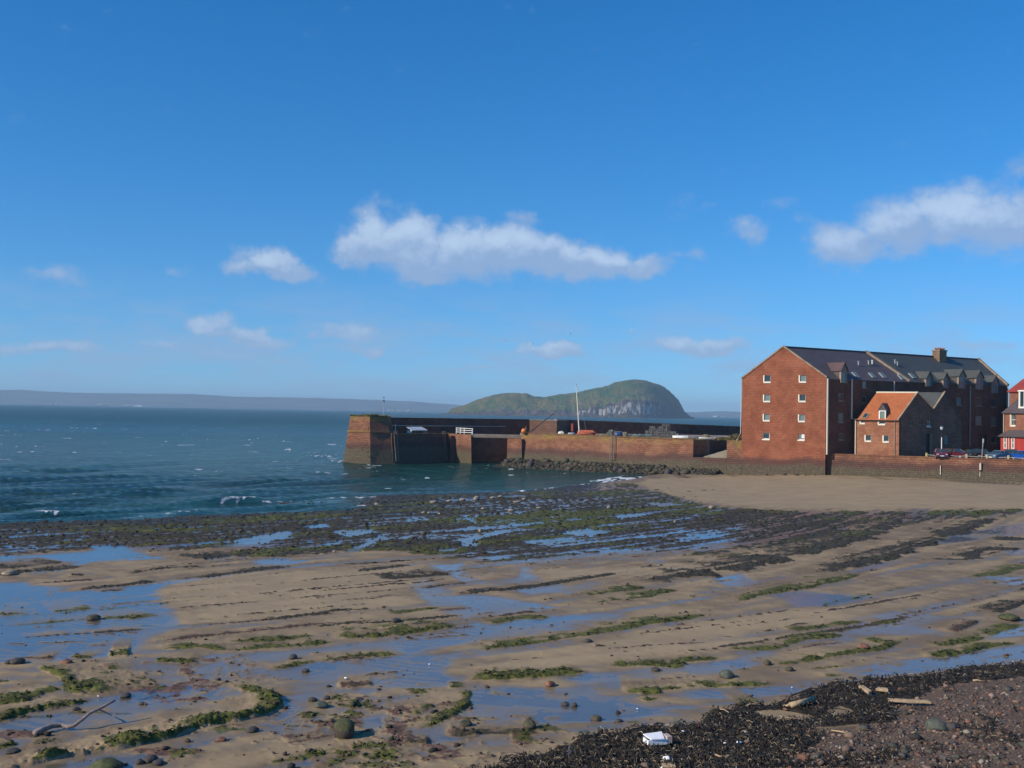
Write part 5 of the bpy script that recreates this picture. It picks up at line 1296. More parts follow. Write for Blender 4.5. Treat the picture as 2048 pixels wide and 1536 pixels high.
# ---------------------------------------------------------------- house at the right edge
hA = px(2007, 190.5, 0); hB = px(2110, 181.0, 0)
ho = empty("red_roofed_house", (hA.x, hA.y, QZ), "part-seen red roofed sandstone house with white dormer beyond the parked cars", "house")
HP = Plane(None, hA, hB, ho)
zE3 = HP.s_of(2010, 825)[1]; zR3 = at(2015, 803, 192).z
hw2 = []
for (u0, v0, u1, v1) in ((2022, 828, 2031, 851),):
    a0, z1 = HP.s_of(u0, v0); a1, z0 = HP.s_of(u1, v1); hw2.append((a0, a1, z0, z1))
    hw2.append((a0 + 3.2, a1 + 3.2, z0, z1)); 
HP.wall("wall", [(0, 3.9), (HP.L, 3.9), (HP.L, zE3), (0, zE3)], hw2, M_brick)
for q_ in hw2: HP.window(*q_, style='sash', surround='lit')
sd = Plane(None, hA - HP.n * 7, hA, ho); sd.wall("gable_wall", [(0, 3.9), (7 - .5, 3.9), (7 - .5, zE3), (0, zE3 + 2.4)], [], M_brick)
# lower slate roof, then an upper storey with a red roof and a white bay dormer
q_ = [HP.at(-.3, .35, zE3 - .1), HP.at(HP.L, .35, zE3 - .1), HP.at(HP.L, -3.6, zE3 + 3.2), HP.at(.8, -3.6, zE3 + 3.2)]
slab("roof", q_, M_slate, .15, ho)
zu0 = zE3 + 2.4; zu1 = at(2015, 783, 195).z; zu2 = at(2022, 759, 198).z
bm = bm_new(); box(bm, -2.2, HP.L, -9, -3.65, 3.9, zu1, HP.M); build("upper_wall", bm, M_brick, ho)
rf = [HP.at(-2.5, -3.3, zu1 - .1), HP.at(HP.L, -3.3, zu1 - .1), HP.at(HP.L, -6.3, zu2), HP.at(-1.6, -6.3, zu2)]
slab("roof", rf, M_rroof, .15, ho)
slab("roof", [rf[3], rf[2], HP.at(HP.L, -9.3, zu1 - .1), HP.at(-2.5, -9.3, zu1 - .1)], M_rroof, .15, ho)
bm = bm_new(); bm.faces.new([bm.verts.new(HP.at(-2.45, -3.4, zu1 - .1)), bm.verts.new(rf[3] - V3((0, 0, .02))), bm.verts.new(HP.at(-2.45, -9.2, zu1 - .1))]); build("hip", bm, M_rroof, ho)
a0, zd0 = HP.s_of(2032, 813); _, zd1 = HP.s_of(2032, 783); a1 = a0 + 3.2
bm = bm_new()
for q_ in ((a0, a0 + .3), (a0 + 1.05, a0 + 1.25), (a0 + 2.0, a0 + 2.2), (a1 - .3, a1)): HP.b(bm, q_[0], q_[1], -.9, -.6, zd0, zd1)
HP.b(bm, a0, a1, -.9, -.55, zd0 - .3, zd0 - .003); HP.b(bm, a0 - .1, a1 + .1, -1.0, -.5, zd1 + .003, zd1 + .25); HP.b(bm, a0, a1, -3.4, -.902, zd0 - 1.2, zd1)
dr_ = build("white_dormer", bm, M_white, ho)
bm = bm_new(); HP.b(bm, a0 + .31, a1 - .31, -.8, -.75, zd0, zd1); build("pane", bm, M_glass, dr_)
# porch with red doors
pc = empty("porch", HP.M @ V3((1, 1, QZ)) + ho.location, "red wooden porch with two narrow white glazed doors under a slate lean-to", "porch")
pa, pz = HP.s_of(2014, 872); 
bm = bm_new(); box(bm, pa, pa + 9, .05, 1.5, QZ, pz, HP.M); o_ = build("boarding", bm, plain("red_paint", (0.42, 0.04, 0.035), .6, .15, 2), pc)
o_.location = ho.location - pc.location
bm = bm_new(); l_ = [HP.at(pa - .3, 1.9, pz + .003), HP.at(pa + 9, 1.9, pz + .003), HP.at(pa + 9, .05, pz + 1.1), HP.at(pa + .5, .05, pz + 1.1)]; loft(bm, [p - V3((0, 0, .12)) for p in l_], l_); o_ = build("roof", bm, M_slate, pc); o_.location = ho.location - pc.location
for u in (2023.5, 2039):
    ca, cz = HP.s_of(u, 886); bm = bm_new(); box(bm, ca - .32, ca - .18, 1.503, 1.56, cz - 1.0, cz + 1.0, HP.M); box(bm, ca + .18, ca + .32, 1.503, 1.56, cz - 1.0, cz + 1.0, HP.M)
    for zz in (-.95, -.05, .85): box(bm, ca - .18, ca + .18, 1.503, 1.56, cz + zz, cz + zz + .12, HP.M)
    dr_ = build("door", bm, M_white, pc); dr_.location = ho.location - pc.location
    bm = bm_new(); box(bm, ca - .18, ca + .18, 1.503, 1.52, cz - .95, cz + .85, HP.M); g_ = build("pane", bm, M_glass2, dr_)
ca, cz = HP.s_of(2031, 886); bm = bm_new(); box(bm, ca - .08, ca + .08, 1.503, 1.6, QZ, pz - .1, HP.M); o_ = build("post", bm, M_pipe, pc); o_.location = ho.location - pc.location
bm = bm_new(); tube(bm, [HP.at(.05, .12, zE3 - .1), HP.at(.05, .12, 4.2)], .07, 6); build("drainpipe", bm, M_pipe, ho)
# ================================================================== THINGS ON THE PIER, IN THE YARD AND ON THE QUAY
def lbox(bm, x0, x1, y0, y1, z0, z1): return box(bm, x0, x1, y0, y1, z0, z1)
# white railing on the pier end
g0_, g1_ = px(913, E0.y + .9, DZ), px(945, E1.y + .6, DZ)
rl = empty("railing", (g0_.x, g0_.y, DZ + .1), "white wooden railing standing at the harbour entrance", "railing")
rv = V3((g1_.x - g0_.x, g1_.y - g0_.y, 0)); rL = rv.length; rl.rotation_euler = (0, 0, math.atan2(rv.y, rv.x))
for x_ in (0, .26 * rL, .5 * rL, rL): bm = bm_new(); lbox(bm, x_ - .09, x_ + .09, -.08, .08, 0, 1.22); build("post", bm, M_white, rl)
for z_ in (.28, .68, 1.06): bm = bm_new(); lbox(bm, .09, rL - .09, -.03, .03, z_, z_ + .1); build("rail", bm, M_white, rl)
# pale-roofed shelter bench
q0 = px(822, 208, DZ); q1 = px(852, 212, DZ); v_ = q1 - q0
sh = empty("shelter", (q0.x, q0.y, DZ), "low shelter with a pale grey sloping roof on the outer pier deck", "shelter"); sh.rotation_euler = (0, 0, math.atan2(v_.y, v_.x)); Ls = math.hypot(v_.x, v_.y)
bm = bm_new(); loft(bm, [V3((-.15, -.3, .68)), V3((Ls + .15, -.3, .68)), V3((Ls + .05, 1.1, 1.3)), V3((-.05, 1.1, 1.3))], [V3((-.15, -.3, .74)), V3((Ls + .15, -.3, .74)), V3((Ls + .05, 1.1, 1.36)), V3((-.05, 1.1, 1.36))]); build("roof", bm, plain("pale_grey_roof", (0.62, 0.64, 0.64), .5, .1), sh)
bm = bm_new(); lbox(bm, 0, Ls, .9, 1.02, 0, 1.2); build("back_wall", bm, M_wood, sh)
for x_ in (0, Ls - .1): bm = bm_new(); lbox(bm, x_, x_ + .1, -.1, .88, 0, .7); build("side_wall", bm, M_white, sh)
bm = bm_new(); lbox(bm, .1, Ls - .1, .2, .85, .3, .38); build("seat", bm, M_wood, sh)
# signal mast on the pier head
def mast(name, p, tall, label, cat, r_=.07, mat=M_grey, lean=(0, 0)):
    o = empty(name, p, label, cat); bm = bm_new(); tube(bm, [(0, 0, 0), (lean[0], lean[1], tall)], r_, 8, r_ * .6); build("pole", bm, mat, o); return o
mp = px(767, 206.5, tz); ms = mast("signal_mast", mp, 3.4, "thin mast with lamp and bird-like vane on the pier head", "mast", .075)
bm = bm_new(); tube(bm, [(0, 0, 2.75), (.02, 0, 3.02)], .16, 8); build("lamp", bm, M_blk, ms)
bm = bm_new(); tube(bm, [(-.22, 0, 3.45), (.26, 0, 3.52)], .06, 6, .02); tube(bm, [(0, 0, 3.4), (0, 0, 3.75)], .035, 6); build("vane", bm, M_blk, ms)
bm = bm_new(); tube(bm, [(-.4, 0, 2.5), (.4, 0, 2.5)], .02, 5); build("yard_arm", bm, M_grey, ms)
# ladders
def line_hit(u, v, a, b, off=0.0):
    e = V3((b.x - a.x, b.y - a.y, 0)).normalized(); n_ = V3((e.y, -e.x, 0)); r = ray(u, v)
    k = (n_.dot(V3((a.x, a.y, 0))) + off) / n_.dot(V3((r.x, r.y, 0))); return EYE + r * k
def ladder(p, q, w, label, parent=None, n=14):
    """p top, q foot"""
    o = empty("ladder", p, label, "ladder"); v = q - p; side = V3((v.y, -v.x, 0)); 
    along = wd if parent is None else parent
    for s_ in (-w / 2, w / 2): bm = bm_new(); tube(bm, [along * s_ + V3((0, 0, .7)), along * s_, along * s_ + v], .06, 6); build("rail", bm, M_wood, o)
    for k in range(n): bm = bm_new(); c_ = v * ((k + .5) / n); tube(bm, [c_ - along * w / 2, c_ + along * w / 2], .04, 5); build("rung", bm, M_wood, o)
    return o
def face_pt(u, v, dep): return at(u, v, dep)
D_l = lambda k: W0.lerp(V3((W1.x, W1.y, 0)), k)
kk_ = .545
lt = line_hit(1226, 868, top0, top1, .22); lf = line_hit(1223, 919, Wb, W1, .12)
ladder(lt, lf, .75, "tall timber ladder fixed down the middle of the sunlit harbour wall", wd, 13)
lt = line_hit(791, 869, PG0, PG1, .2); lf = line_hit(795, 922, PF0, PF1, .12)
ladder(lt, lf, .7, "rusty ladder near the pier head on the shaded outer pier wall", PD, 14)
lt = line_hit(888, 869, PG0, PG1, .2); lf = line_hit(893, 921, PF0, PF1, .12)
ladder(lt, lf, .55, "rusty ladder close to the white railing on the shaded outer pier wall", PD, 14)
mp = px(790.5, 204.5, DZ); mast("lamp_post", mp, 1.8, "short pale post above the first pier ladder", "post", .07, M_cream)
# crane jib and buoy at the left end of the yard
YZ = 5.75
c0, c1 = px(1052, 205, YZ + .1), at(1108, 826, 222)
cr_ = empty("derrick", c0, "slanting rust-red timber derrick leaning from the yard up to the store", "crane"); v_ = V3((c1.x, c1.y - 3, c1.z)) - c0
bm = bm_new(); tube(bm, [(0, 0, 0), v_], .11, 6, .08); build("jib", bm, M_rust, cr_)
bm = bm_new(); tube(bm, [(.6, 0, 0), v_ * .55], .08, 6); build("stay", bm, M_rust, cr_)
bm = bm_new(); tube(bm, [V3((0, 0, 0)), V3((0, 0, 1.5))], .14, 8); build("post", bm, M_rust, cr_)
def ico(bm, c, r, sx=1, sy=1, sz=1, sub=2, jit=0, rnd=None):
    g = bmesh.ops.create_icosphere(bm, subdivisions=sub, radius=1); rnd = rnd or random
    for v in g['verts']:
        k = 1 + (rnd.uniform(-jit, jit) if jit else 0); v.co = V3((v.co.x * r * sx * k + c[0], v.co.y * r * sy * k + c[1], v.co.z * r * sz * k + c[2]))
by = empty("buoy", px(1047.5, 204, WZ + .05), "round orange buoy lying at the corner of the harbour wall", "buoy"); bm = bm_new(); ico(bm, (0, 0, .5), .5); build("float", bm, plain("orange_buoy", (0.75, 0.22, 0.04), .5, .1), by, True); bm = bm_new(); tube(bm, [(0, 0, .98), (0, 0, 1.15)], .09, 8); build("eye", bm, M_blk, by)
# yacht mast standing in the yard
p_ = px(1159, 205, YZ); v_ = at(1152.5, 771, 205) - p_
ym = empty("yacht_mast", p_, "tall pale leaning mast standing behind the red dinghy cover", "mast"); bm = bm_new(); tube(bm, [(0, 0, 0), v_], .13, 8, .07); build("pole", bm, M_cream, ym)
bm = bm_new(); tube(bm, [v_ + V3((0, 0, -.1)), v_ + V3((0, 0, .35))], .05, 6); build("masthead", bm, M_blk, ym)
bm = bm_new(); tube(bm, [v_ * .98, v_ * .93 + V3((.5, 0, 0)), V3((1.3, 0, .3))], .015, 4); build("stay", bm, M_grey, ym)
# covered red boat
def hull_mesh(L, B, H, n=14, flip=False):
    bm = bm_new(); rings = []
    for i in range(n + 1):
        t_ = i / n; x_ = -L / 2 + L * t_; w_ = B / 2 * (max(.02, math.sin(math.pi * min(1, .12 + t_ * .93))) ** .6 if t_ > .0 else .8); w_ = B / 2 * (1 - (2 * abs(t_ - .42)) ** 2.6 * .9) if True else w_
        w_ = max(w_, .05); sheer = H * (1 + .25 * (2 * t_ - 1) ** 2)
        rings.append([bm.verts.new((x_, w_ * a_, sheer * z_)) for a_, z_ in ((-1, 1), (-.92, .5), (-.5, .08), (0, 0), (.5, .08), (.92, .5), (1, 1))])
    for a_, b_ in zip(rings, rings[1:]):
        for k in range(6): bm.faces.new((a_[k], a_[k + 1], b_[k + 1], b_[k]))
        bm.faces.new((a_[0], b_[0], b_[6], a_[6]))
    bm.faces.new(rings[0]); bm.faces.new(rings[-1][::-1])
    if flip:
        for v in bm.verts: v.co.z = H * 1.2 - v.co.z
    return bm
ob = empty("covered_boat", px(1173, 203, YZ), "boat under an orange-red cover at the foot of the tall mast", "boat")
o_ = build("hull", hull_mesh(3.4, 1.5, .7), plain("red_cover", (0.48, 0.12, 0.06), .8, .2, 2), ob, True)
bm = bm_new(); loft(bm, [V3((-1.5, -.6, .74)), V3((1.5, -.6, .74)), V3((1.5, .6, .74)), V3((-1.5, .6, .74))], [V3((-1.1, -.05, 1.15)), V3((1.1, -.05, 1.15)), V3((1.1, .05, 1.15)), V3((-1.1, .05, 1.15))]); build("cover", bm, MATS["red_cover"], ob)
def boat(u, D, L, label, mat, flip=False, H=.55, B=1.4, rz=0.0, z=YZ):
    o = empty("dinghy", px(u, D, z), label, "boat", rz=rz); build("hull", hull_mesh(L, B, H, flip=flip), mat, o, True)
    bm = bm_new()
    if flip: tube(bm, [(-L * .4, 0, H * 1.2), (L * .3, 0, H * 1.2)], .04, 6); build("keel", bm, M_grey, o)
    else: lbox(bm, -.15, .15, -B * .4, B * .4, H * .8, H * 1.02); build("thwart", bm, M_wood, o)
    return o
boat(1361, 187, 2.7, "small white upturned boat at the right end of the harbour wall", M_white, True, .5, 1.2, -.3, YZ + .15)
boat(1143, 204, 1.3, "pale grey little boat to the left of the tall mast", M_grey, True, .5, .8)
boat(1238, 203, 1.6, "dark blue upturned dinghy beside the ladder top", plain("navy_paint", (0.03, 0.06, 0.16), .4, .1), True, .8, 1.2)
boat(1415, 194, 3.0, "low white open boat beside the slip", plain("dull_white", (0.6, 0.6, 0.58), .5, .1), False, .35, 1.2, -.2, YZ)
rp_ = empty("red_sign", px(1144, 214, YZ), "small red notice board on the dark parapet", "sign"); bm = bm_new(); lbox(bm, -.2, .2, -.03, .03, .7, 2.2); build("board", bm, plain("faded_red", (0.45, 0.07, 0.05), .6), rp_); bm = bm_new(); lbox(bm, -.04, .04, .031, .1, 0, 2.2); build("post", bm, M_wood, rp_)
# creel stacks, nets and heaps in the yard
def creel(p, s, rz, label, grp):
    o = empty("creel", p, label, "lobster pot", grp, rz)
    return o
M_net = plain("net_heap", (0.09, 0.11, 0.09), .95, .6, 5); M_net2 = plain("rope_heap", (0.20, 0.17, 0.11), .95, .5, 5); M_teal = plain("teal_net", (0.10, 0.16, 0.15), .95, .5, 5)
heap_r = random.Random(9)
for (u, D, w_, h_, mt, lb) in ((1122, 208, .6, .8, M_cream, "pale round bundle beside the pier store"), (1208, 203, 1.2, .55, M_net2, "low ochre heap of ropes left of the tall ladder"), (1222, 206, .75, 1.25, M_net, "tall dark green net heap behind the ladder"), (1250, 203, .6, .95, M_net2, "pinkish bundle of nets right of the blue dinghy"),
     (1275, 204, 1.8, .6, M_teal, "long teal net heap in the middle of the yard"), (1300, 206, 1.2, .55, M_teal, "small teal net heap next to the creel stacks"), (1355, 190, .6, 1.0, M_teal, "rounded grey-green cover behind the white upturned boat"), (1412, 196, .7, .9, M_net2, "brown bush-like heap beside the slip"), (1380, 190, .5, .45, M_net, "little dark heap above the slip corner")):
    o = empty("net_heap", px(u, D, YZ), lb, "net heap"); bm = bm_new(); ico(bm, (0, 0, h_ * .3), 1, w_, w_ * .6, h_ * .7, 3, .16, heap_r); build("netting", bm, mt, o)
    bm = bm_new()
    for _ in range(10):
        a_ = heap_r.uniform(0, 6.28); tube(bm, [(w_ * math.cos(a_) * .8, w_ * .5 * math.sin(a_), h_ * .2), (w_ * math.cos(a_ + .8) * .5, w_ * .35 * math.sin(a_ + .8), h_ * .85), (w_ * math.cos(a_ + 1.8) * .8, w_ * .5 * math.sin(a_ + 1.8), h_ * .25)], .035, 4)
    build("rope", bm, M_cream, o)
# one creel with its parts, copied into stacks
M_cnet = plain("creel_net", (0.07, 0.10, 0.11), .9, .5, 8)
cre = empty("creel", (0, 0, 0), "dark netted lobster creel in the stacks before the north parapet", "lobster pot", "lobster creels stacked in the yard")
bm = bm_new(); box(bm, -.34, .34, -.22, .22, 0, .05); build("base", bm, M_wood, cre)
bm = bm_new()
for x_ in (-.3, 0, .3): tube(bm, [(x_, -.2, .05), (x_, -.18, .28), (x_, 0, .4), (x_, .18, .28), (x_, .2, .05)], .02, 4)
build("hoops", bm, M_rust, cre)
bm = bm_new(); rg = [[bm.verts.new((x_, y_, z_)) for y_, z_ in ((-.19, .05), (-.17, .27), (0, .385), (.17, .27), (.19, .05))] for x_ in (-.32, .32)]
for k in range(4): bm.faces.new((rg[0][k], rg[0][k + 1], rg[1][k + 1], rg[1][k]))
bm.faces.new(rg[0]); bm.faces.new(rg[1][::-1]); build("net", bm, M_cnet, cre)
def dup(o, loc, rz=0, label=None, **kw):
    c = o.copy(); COL.objects.link(c); c.location = loc; c.rotation_euler = (0, 0, rz)
    if label: c['label'] = label
    for ch_ in [x for x in bpy.data.objects if x.parent == o]:
        d_ = ch_.copy(); COL.objects.link(d_); d_.parent = c
        for g_ in [x for x in bpy.data.objects if x.parent == ch_]:
            e_ = g_.copy(); COL.objects.link(e_); e_.parent = d_
    return c
first = True
for u in np.arange(1294, 1352, 4.2):
    hts = int(heap_r.choice([3, 4, 5, 5, 6]) if 1300 < u < 1345 else 3)
    D_ = 207 - (u - 1294) * .12 + heap_r.uniform(-.3, .3)
    for k in range(hts):
        p_ = px(u + heap_r.uniform(-.6, .6), D_, YZ + k * .42)
        if first: cre.location = p_; first = False
        else: dup(cre, p_, heap_r.uniform(-.35, .35))
# scrub on the bank beside the warehouse
def shrub(p, w_, h_, label, mat, n=900, cat="bush"):
    o = empty("bush", p, label, cat); bm = bm_new(); rr = random.Random(int(p.x * 10))
    for _ in range(7): a_ = rr.uniform(0, 6.28); tube(bm, [(0, 0, 0), (math.cos(a_) * w_ * .5, math.sin(a_) * w_ * .4, h_ * .7)], .03, 4, .01)
    build("stem", bm, M_wood, o)
    bm = bm_new()
    for _ in range(n):
        a_ = rr.uniform(0, 6.28); r_ = rr.random() ** .5; z_ = h_ * rr.random() ** .8 * (1 - .6 * r_ ** 2)
        c_ = V3((math.cos(a_) * r_ * w_, math.sin(a_) * r_ * w_ * .7, z_)); e1_ = V3((rr.uniform(-1, 1), rr.uniform(-1, 1), rr.uniform(-1, 1))).normalized() * .12; e2_ = V3((rr.uniform(-1, 1), rr.uniform(-1, 1), rr.uniform(-1, 1))).normalized() * .09
        bm.faces.new([bm.verts.new(c_ - e1_), bm.verts.new(c_ + e2_), bm.verts.new(c_ + e1_), bm.verts.new(c_ - e2_)])
    l_ = build("foliage", bm, mat, o); l_['kind'] = 'stuff'; return o
M_scrub = plain("scrub_leaf", (0.16, 0.13, 0.05), .9, .5, 2)
shrub(px(1470, 186, 5.8), 1.5, 1.2, "dry yellow-brown bush against the left corner of the warehouse", M_scrub)
shrub(px(1448, 188, 5.8), 1.1, .6, "low scrubby bush on the bank above the slip", M_scrub, 500)
shrub(px(1437, 190, 5.8), 1.0, .35, "flat patch of scrub at the left end of the bank", M_scrub, 300)

# ---------------------------------------------------------------- quay: posts and rails, lamp posts, cars
M_post = plain("yellow_post", (0.62, 0.50, 0.24), .7, .15, 4); M_rail = plain("bleached_rail", (0.45, 0.42, 0.36), .7, .2, 4)
pu = [1820, 1853, 1893, 1933, 1974, 2017, 2062]
posts = []
tq = t_[0]
def quay_pt(u, off=.95, z=QZ + .002):
    a_, b_ = t_[0], t_[1]; r = ray(u, 915); n_ = V3((dq.y, -dq.x, 0)); p0_ = a_ + nq * off
    k = n_.dot(V3((p0_.x, p0_.y, 0))) / n_.dot(V3((r.x, r.y, 0))); return V3((r.x * k, r.y * k, z))
where = ["nearest the cottage door", "in front of the maroon car", "in front of the dark green car", "left of the silver-blue car", "in front of the silver-blue car", "in front of the bright blue car", "at the right edge"]
for k, u in enumerate(pu):
    if k == 0: continue
    p_ = quay_pt(u); o = empty("bollard", p_, "short pale yellow fence post " + where[k - 1] + " on the quay edge", "post", "yellow fence posts along the quay edge")
    bm = bm_new(); lbox(bm, -.12, .12, -.12, .12, 0, .72); bmesh.ops.bevel(bm, geom=bm.edges[:], offset=.02, segments=1, affect='EDGES'); build("shaft", bm, M_post, o)
    bm = bm_new(); loft(bm, [V3((-.15, -.15, .722)), V3((.15, -.15, .722)), V3((.15, .15, .722)), V3((-.15, .15, .722))], [V3((-.05, -.05, .80)), V3((.05, -.05, .80)), V3((.05, .05, .80)), V3((-.05, .05, .80))]); build("cap", bm, M_post, o)
    posts.append((p_, k))
for (a_, k), (b_, _) in zip(posts, posts[1:]):
    o = empty("fence_rail", (a_ + b_) / 2, "sagging pale rail between the fence posts " + where[k - 1], "rail", "rails of the quay fence"); c_ = (a_ + b_) / 2
    v1_, v2_ = a_ - c_ + V3((0, 0, .5)), b_ - c_ + V3((0, 0, .5)); e_ = (v2_ - v1_).normalized() * .16
    bm = bm_new(); tube(bm, [v1_ + e_, (v1_ + v2_) / 2 + V3((0, 0, -.07)), v2_ - e_], .045, 6); build("bar", bm, M_rail, o)
# lamp post and dark post
p_ = quay_pt(1883, 1.6); hgt_ = at(1884, 858, p_.y).z - QZ
lp = empty("street_lamp", p_, "white street lamp standing in front of the maroon car", "street lamp")
bm = bm_new(); tube(bm, [(0, 0, 0), (0, 0, .9)], .11, 8, .1); tube(bm, [(0, 0, .9), (0, 0, hgt_ * .72)], .08, 8, .07); build("column", bm, M_white, lp)
bm = bm_new(); tube(bm, [(0, 0, hgt_ * .72), (0, 0, hgt_)], .05, 8); build("upper_column", bm, M_blk, lp)
bm = bm_new(); tube(bm, [(0, 0, hgt_ - .1), (0, 0, hgt_ + .1), (0, 0, hgt_ + .34)], .17, 8, .28); build("lantern", bm, plain("lantern_glass", (.55, .6, .62), .2, .05), lp)
bm = bm_new(); tube(bm, [(0, 0, hgt_ + .342), (0, 0, hgt_ + .6)], .3, 8, .05); build("hood", bm, M_blk, lp)
p_ = quay_pt(1963.5, 1.5); hgt_ = at(1966.5, 878, p_.y).z - QZ
dp_ = empty("dark_post", p_, "dark weathered timber post leaning beside the silver-blue car", "post"); bm = bm_new(); tube(bm, [(0, 0, 0), (.22, 0, hgt_)], .10, 7, .08); build("shaft", bm, M_wood, dp_); bm = bm_new(); tube(bm, [(.2, 0, hgt_ * .8), (.22, 0, hgt_ + .05)], .12, 7); build("cap", bm, M_grey, dp_)
# pipes on the quay wall face
for u, v0, v1, mt, lb, r_ in ((1881, 931, 949, M_cream, "thin pale marker pipe on the quay wall under the street lamp", .06), (1961, 926, 940, M_pipe, "thick pale outlet pipe on the quay wall under the dark post", .16), (1960, 944, 953, M_cream, "short thin pipe low on the quay wall below the thick pipe", .05)):
    a_ = quay_pt(u, -.30); p1_, p2_ = at(u, v0, a_.y), at(u, v1, a_.y); o = empty("wall_pipe", p2_, lb, "pipe"); bm = bm_new(); tube(bm, [p1_ - p2_, (0, 0, 0)], r_, 7); build("pipe", bm, mt, o)
    bm = bm_new(); box(bm, -r_ * 1.6, r_ * 1.6, -.02, .25, (p1_ - p2_).z - .12, (p1_ - p2_).z); build("bracket", bm, M_rust, o)

# cars
M_tyre = plain("tyre", (.015, .015, .016), .85, .2)
M_cglass = MATS["window_glass"]
m, nt, b, _ = new_mat("headlight"); b.inputs['Base Color'].default_value = (.85, .85, .85, 1); b.inputs['Metallic'].default_value = .6; b.inputs['Roughness'].default_value = .12; M_hl = m
M_tail = plain("tail_light", (.4, .02, .02), .3, .1); M_plate = plain("plate", (.8, .8, .75), .4, .03); M_chrome = plain("chrome", (.7, .7, .72), .15, .05, metal=1.0)
def car_paint(name, col):
    m, nt, b, _ = new_mat(name); b.inputs['Base Color'].default_value = c4(col); b.inputs['Roughness'].default_value = .3; b.inputs['Coat Weight'].default_value = .6; b.inputs['Coat Roughness'].default_value = .08; return m
def car(u, D, col, label, rz, kind='hatch', z=QZ):
    """built pointing along +x (front), then turned"""
    o = empty("parked_car", px(u, D, z), label, "car", "cars parked on the quay", rz)
    paint = car_paint("paint_" + str(len(MATS)), col)
    L, Wd = (4.0, 1.68) if kind == 'hatch' else (4.5, 1.75)
    if kind == 'hatch': prof = [(-2.0, .32), (-2.0, .95), (-1.85, 1.0), (1.0, 1.0), (1.75, .86), (2.0, .68), (2.0, .32)]; cab = [(-1.9, 1.0), (-1.45, 1.48), (.25, 1.50), (1.0, 1.0)]
    elif kind == 'estate': prof = [(-2.2, .32), (-2.22, .98), (-2.1, 1.02), (1.05, 1.0), (1.95, .88), (2.25, .68), (2.25, .32)]; cab = [(-2.1, 1.0), (-1.75, 1.5), (.2, 1.52), (1.05, 1.0)]
    else: prof = [(-2.2, .32), (-2.22, .92), (-1.9, .98), (1.05, .98), (1.95, .86), (2.25, .66), (2.25, .32)]; cab = [(-1.55, .98), (-.95, 1.42), (.25, 1.44), (1.05, .98)]
    bm = bm_new(); n = len(prof); rings = []
    for y_, k_, dz in ((-Wd / 2, .985, -.02), (-Wd / 2 + .09, 1, 0), (0, 1.012, .015), (Wd / 2 - .09, 1, 0), (Wd / 2, .985, -.02)):
        rings.append([bm.verts.new((x_ * k_, y_, z_ + (dz if z_ > .5 else 0))) for x_, z_ in prof])
    for a_, b_ in zip(rings, rings[1:]):
        for k in range(n): bm.faces.new((a_[k], a_[(k + 1) % n], b_[(k + 1) % n], b_[k]))
    bm.faces.new(rings[0][::-1]); bm.faces.new(rings[-1]); build("body", bm, paint, o, False)
    bm = bm_new(); wb, wt = Wd / 2 - .1, Wd / 2 - .27
    lo = [V3((cab[0][0], -wb, cab[0][1] - .01)), V3((cab[3][0], -wb, cab[3][1] - .01)), V3((cab[3][0], wb, cab[3][1] - .01)), V3((cab[0][0], wb, cab[0][1] - .01))]
    hi = [V3((cab[1][0], -wt, cab[1][1] - .05)), V3((cab[2][0], -wt, cab[2][1] - .05)), V3((cab[2][0], wt, cab[2][1] - .05)), V3((cab[1][0], wt, cab[1][1] - .05))]
    loft(bm, lo, hi); build("windows", bm, M_cglass, o)
    bm = bm_new(); r0_ = [p + V3((0, 0, .003)) for p in hi]; r1_ = [V3((p.x * .93, p.y * .85, p.z + .06)) for p in hi]; loft(bm, r0_, r1_)
    for a_, b_ in zip(lo, hi):
        tube(bm, [a_ * 1.0 + V3((0, .0, .01)), b_], .045, 5)
    mid_l, mid_h = V3((-.45, 0, 1.0)), V3((-.5, 0, 1.44))
    for s_ in (-1, 1): tube(bm, [V3((-.42, s_ * (wb + .0), .98)), V3((-.45, s_ * (wt + .01), 1.44))], .04, 5)
    build("roof", bm, paint, o)
    for x_ in (-L * .32, L * .32):
        for s_ in (-1, 1):
            bm = bm_new(); tube(bm, [(x_, s_ * (Wd / 2 - .17), .31), (x_, s_ * (Wd / 2 + .012), .31)], .31, 16); w_ = build("wheel", bm, M_tyre, o)
            bm = bm_new(); tube(bm, [(x_, s_ * (Wd / 2 + .0), .31), (x_, s_ * (Wd / 2 + .022), .31)], .19, 12); build("rim", bm, M_grey, w_)
    xf = prof[-2][0] 
    for s_ in (-1, 1):
        bm = bm_new(); box(bm, xf - .12, xf + .025, s_ * .62 - .19, s_ * .62 + .19, .60, .76); bmesh.ops.bevel(bm, geom=bm.edges[:], offset=.04, segments=2, affect='EDGES'); build("headlight", bm, M_hl, o)
        bm = bm_new(); box(bm, -xf - .03, -xf + .1, s_ * .66 - .12, s_ * .66 + .12, .62, .88); build("tail_light", bm, M_tail, o)
        bm = bm_new(); box(bm, .6, .78, s_ * (Wd / 2 + .07) - .08, s_ * (Wd / 2 + .07) + .08, .95, 1.07); build("mirror", bm, paint, o)
    bm = bm_new(); box(bm, xf - .02, xf + .035, -.26, .26, .40, .51); box(bm, -xf - .04, -xf + .0, -.26, .26, .5, .61); build("number_plate", bm, M_plate, o)
    bm = bm_new(); box(bm, xf - .02, xf + .03, -.4, .4, .6, .7); build("grille", bm, M_blk, o)
    bm = bm_new(); box(bm, xf - .1, xf + .06, -Wd / 2 + .05, Wd / 2 - .05, .3, .39); box(bm, -xf - .06, -xf + .1, -Wd / 2 + .05, Wd / 2 - .05, .3, .42); build("bumper", bm, M_tyre, o)
    return o
fr_ = -math.pi / 2
car(1881, 168.2, (0.13, 0.02, 0.05), "maroon car facing the sea behind the street lamp", fr_ - .25)
car(1843, 176, (0.02, 0.03, 0.035), "black car parked close to the cottage wall", .35, 'estate')
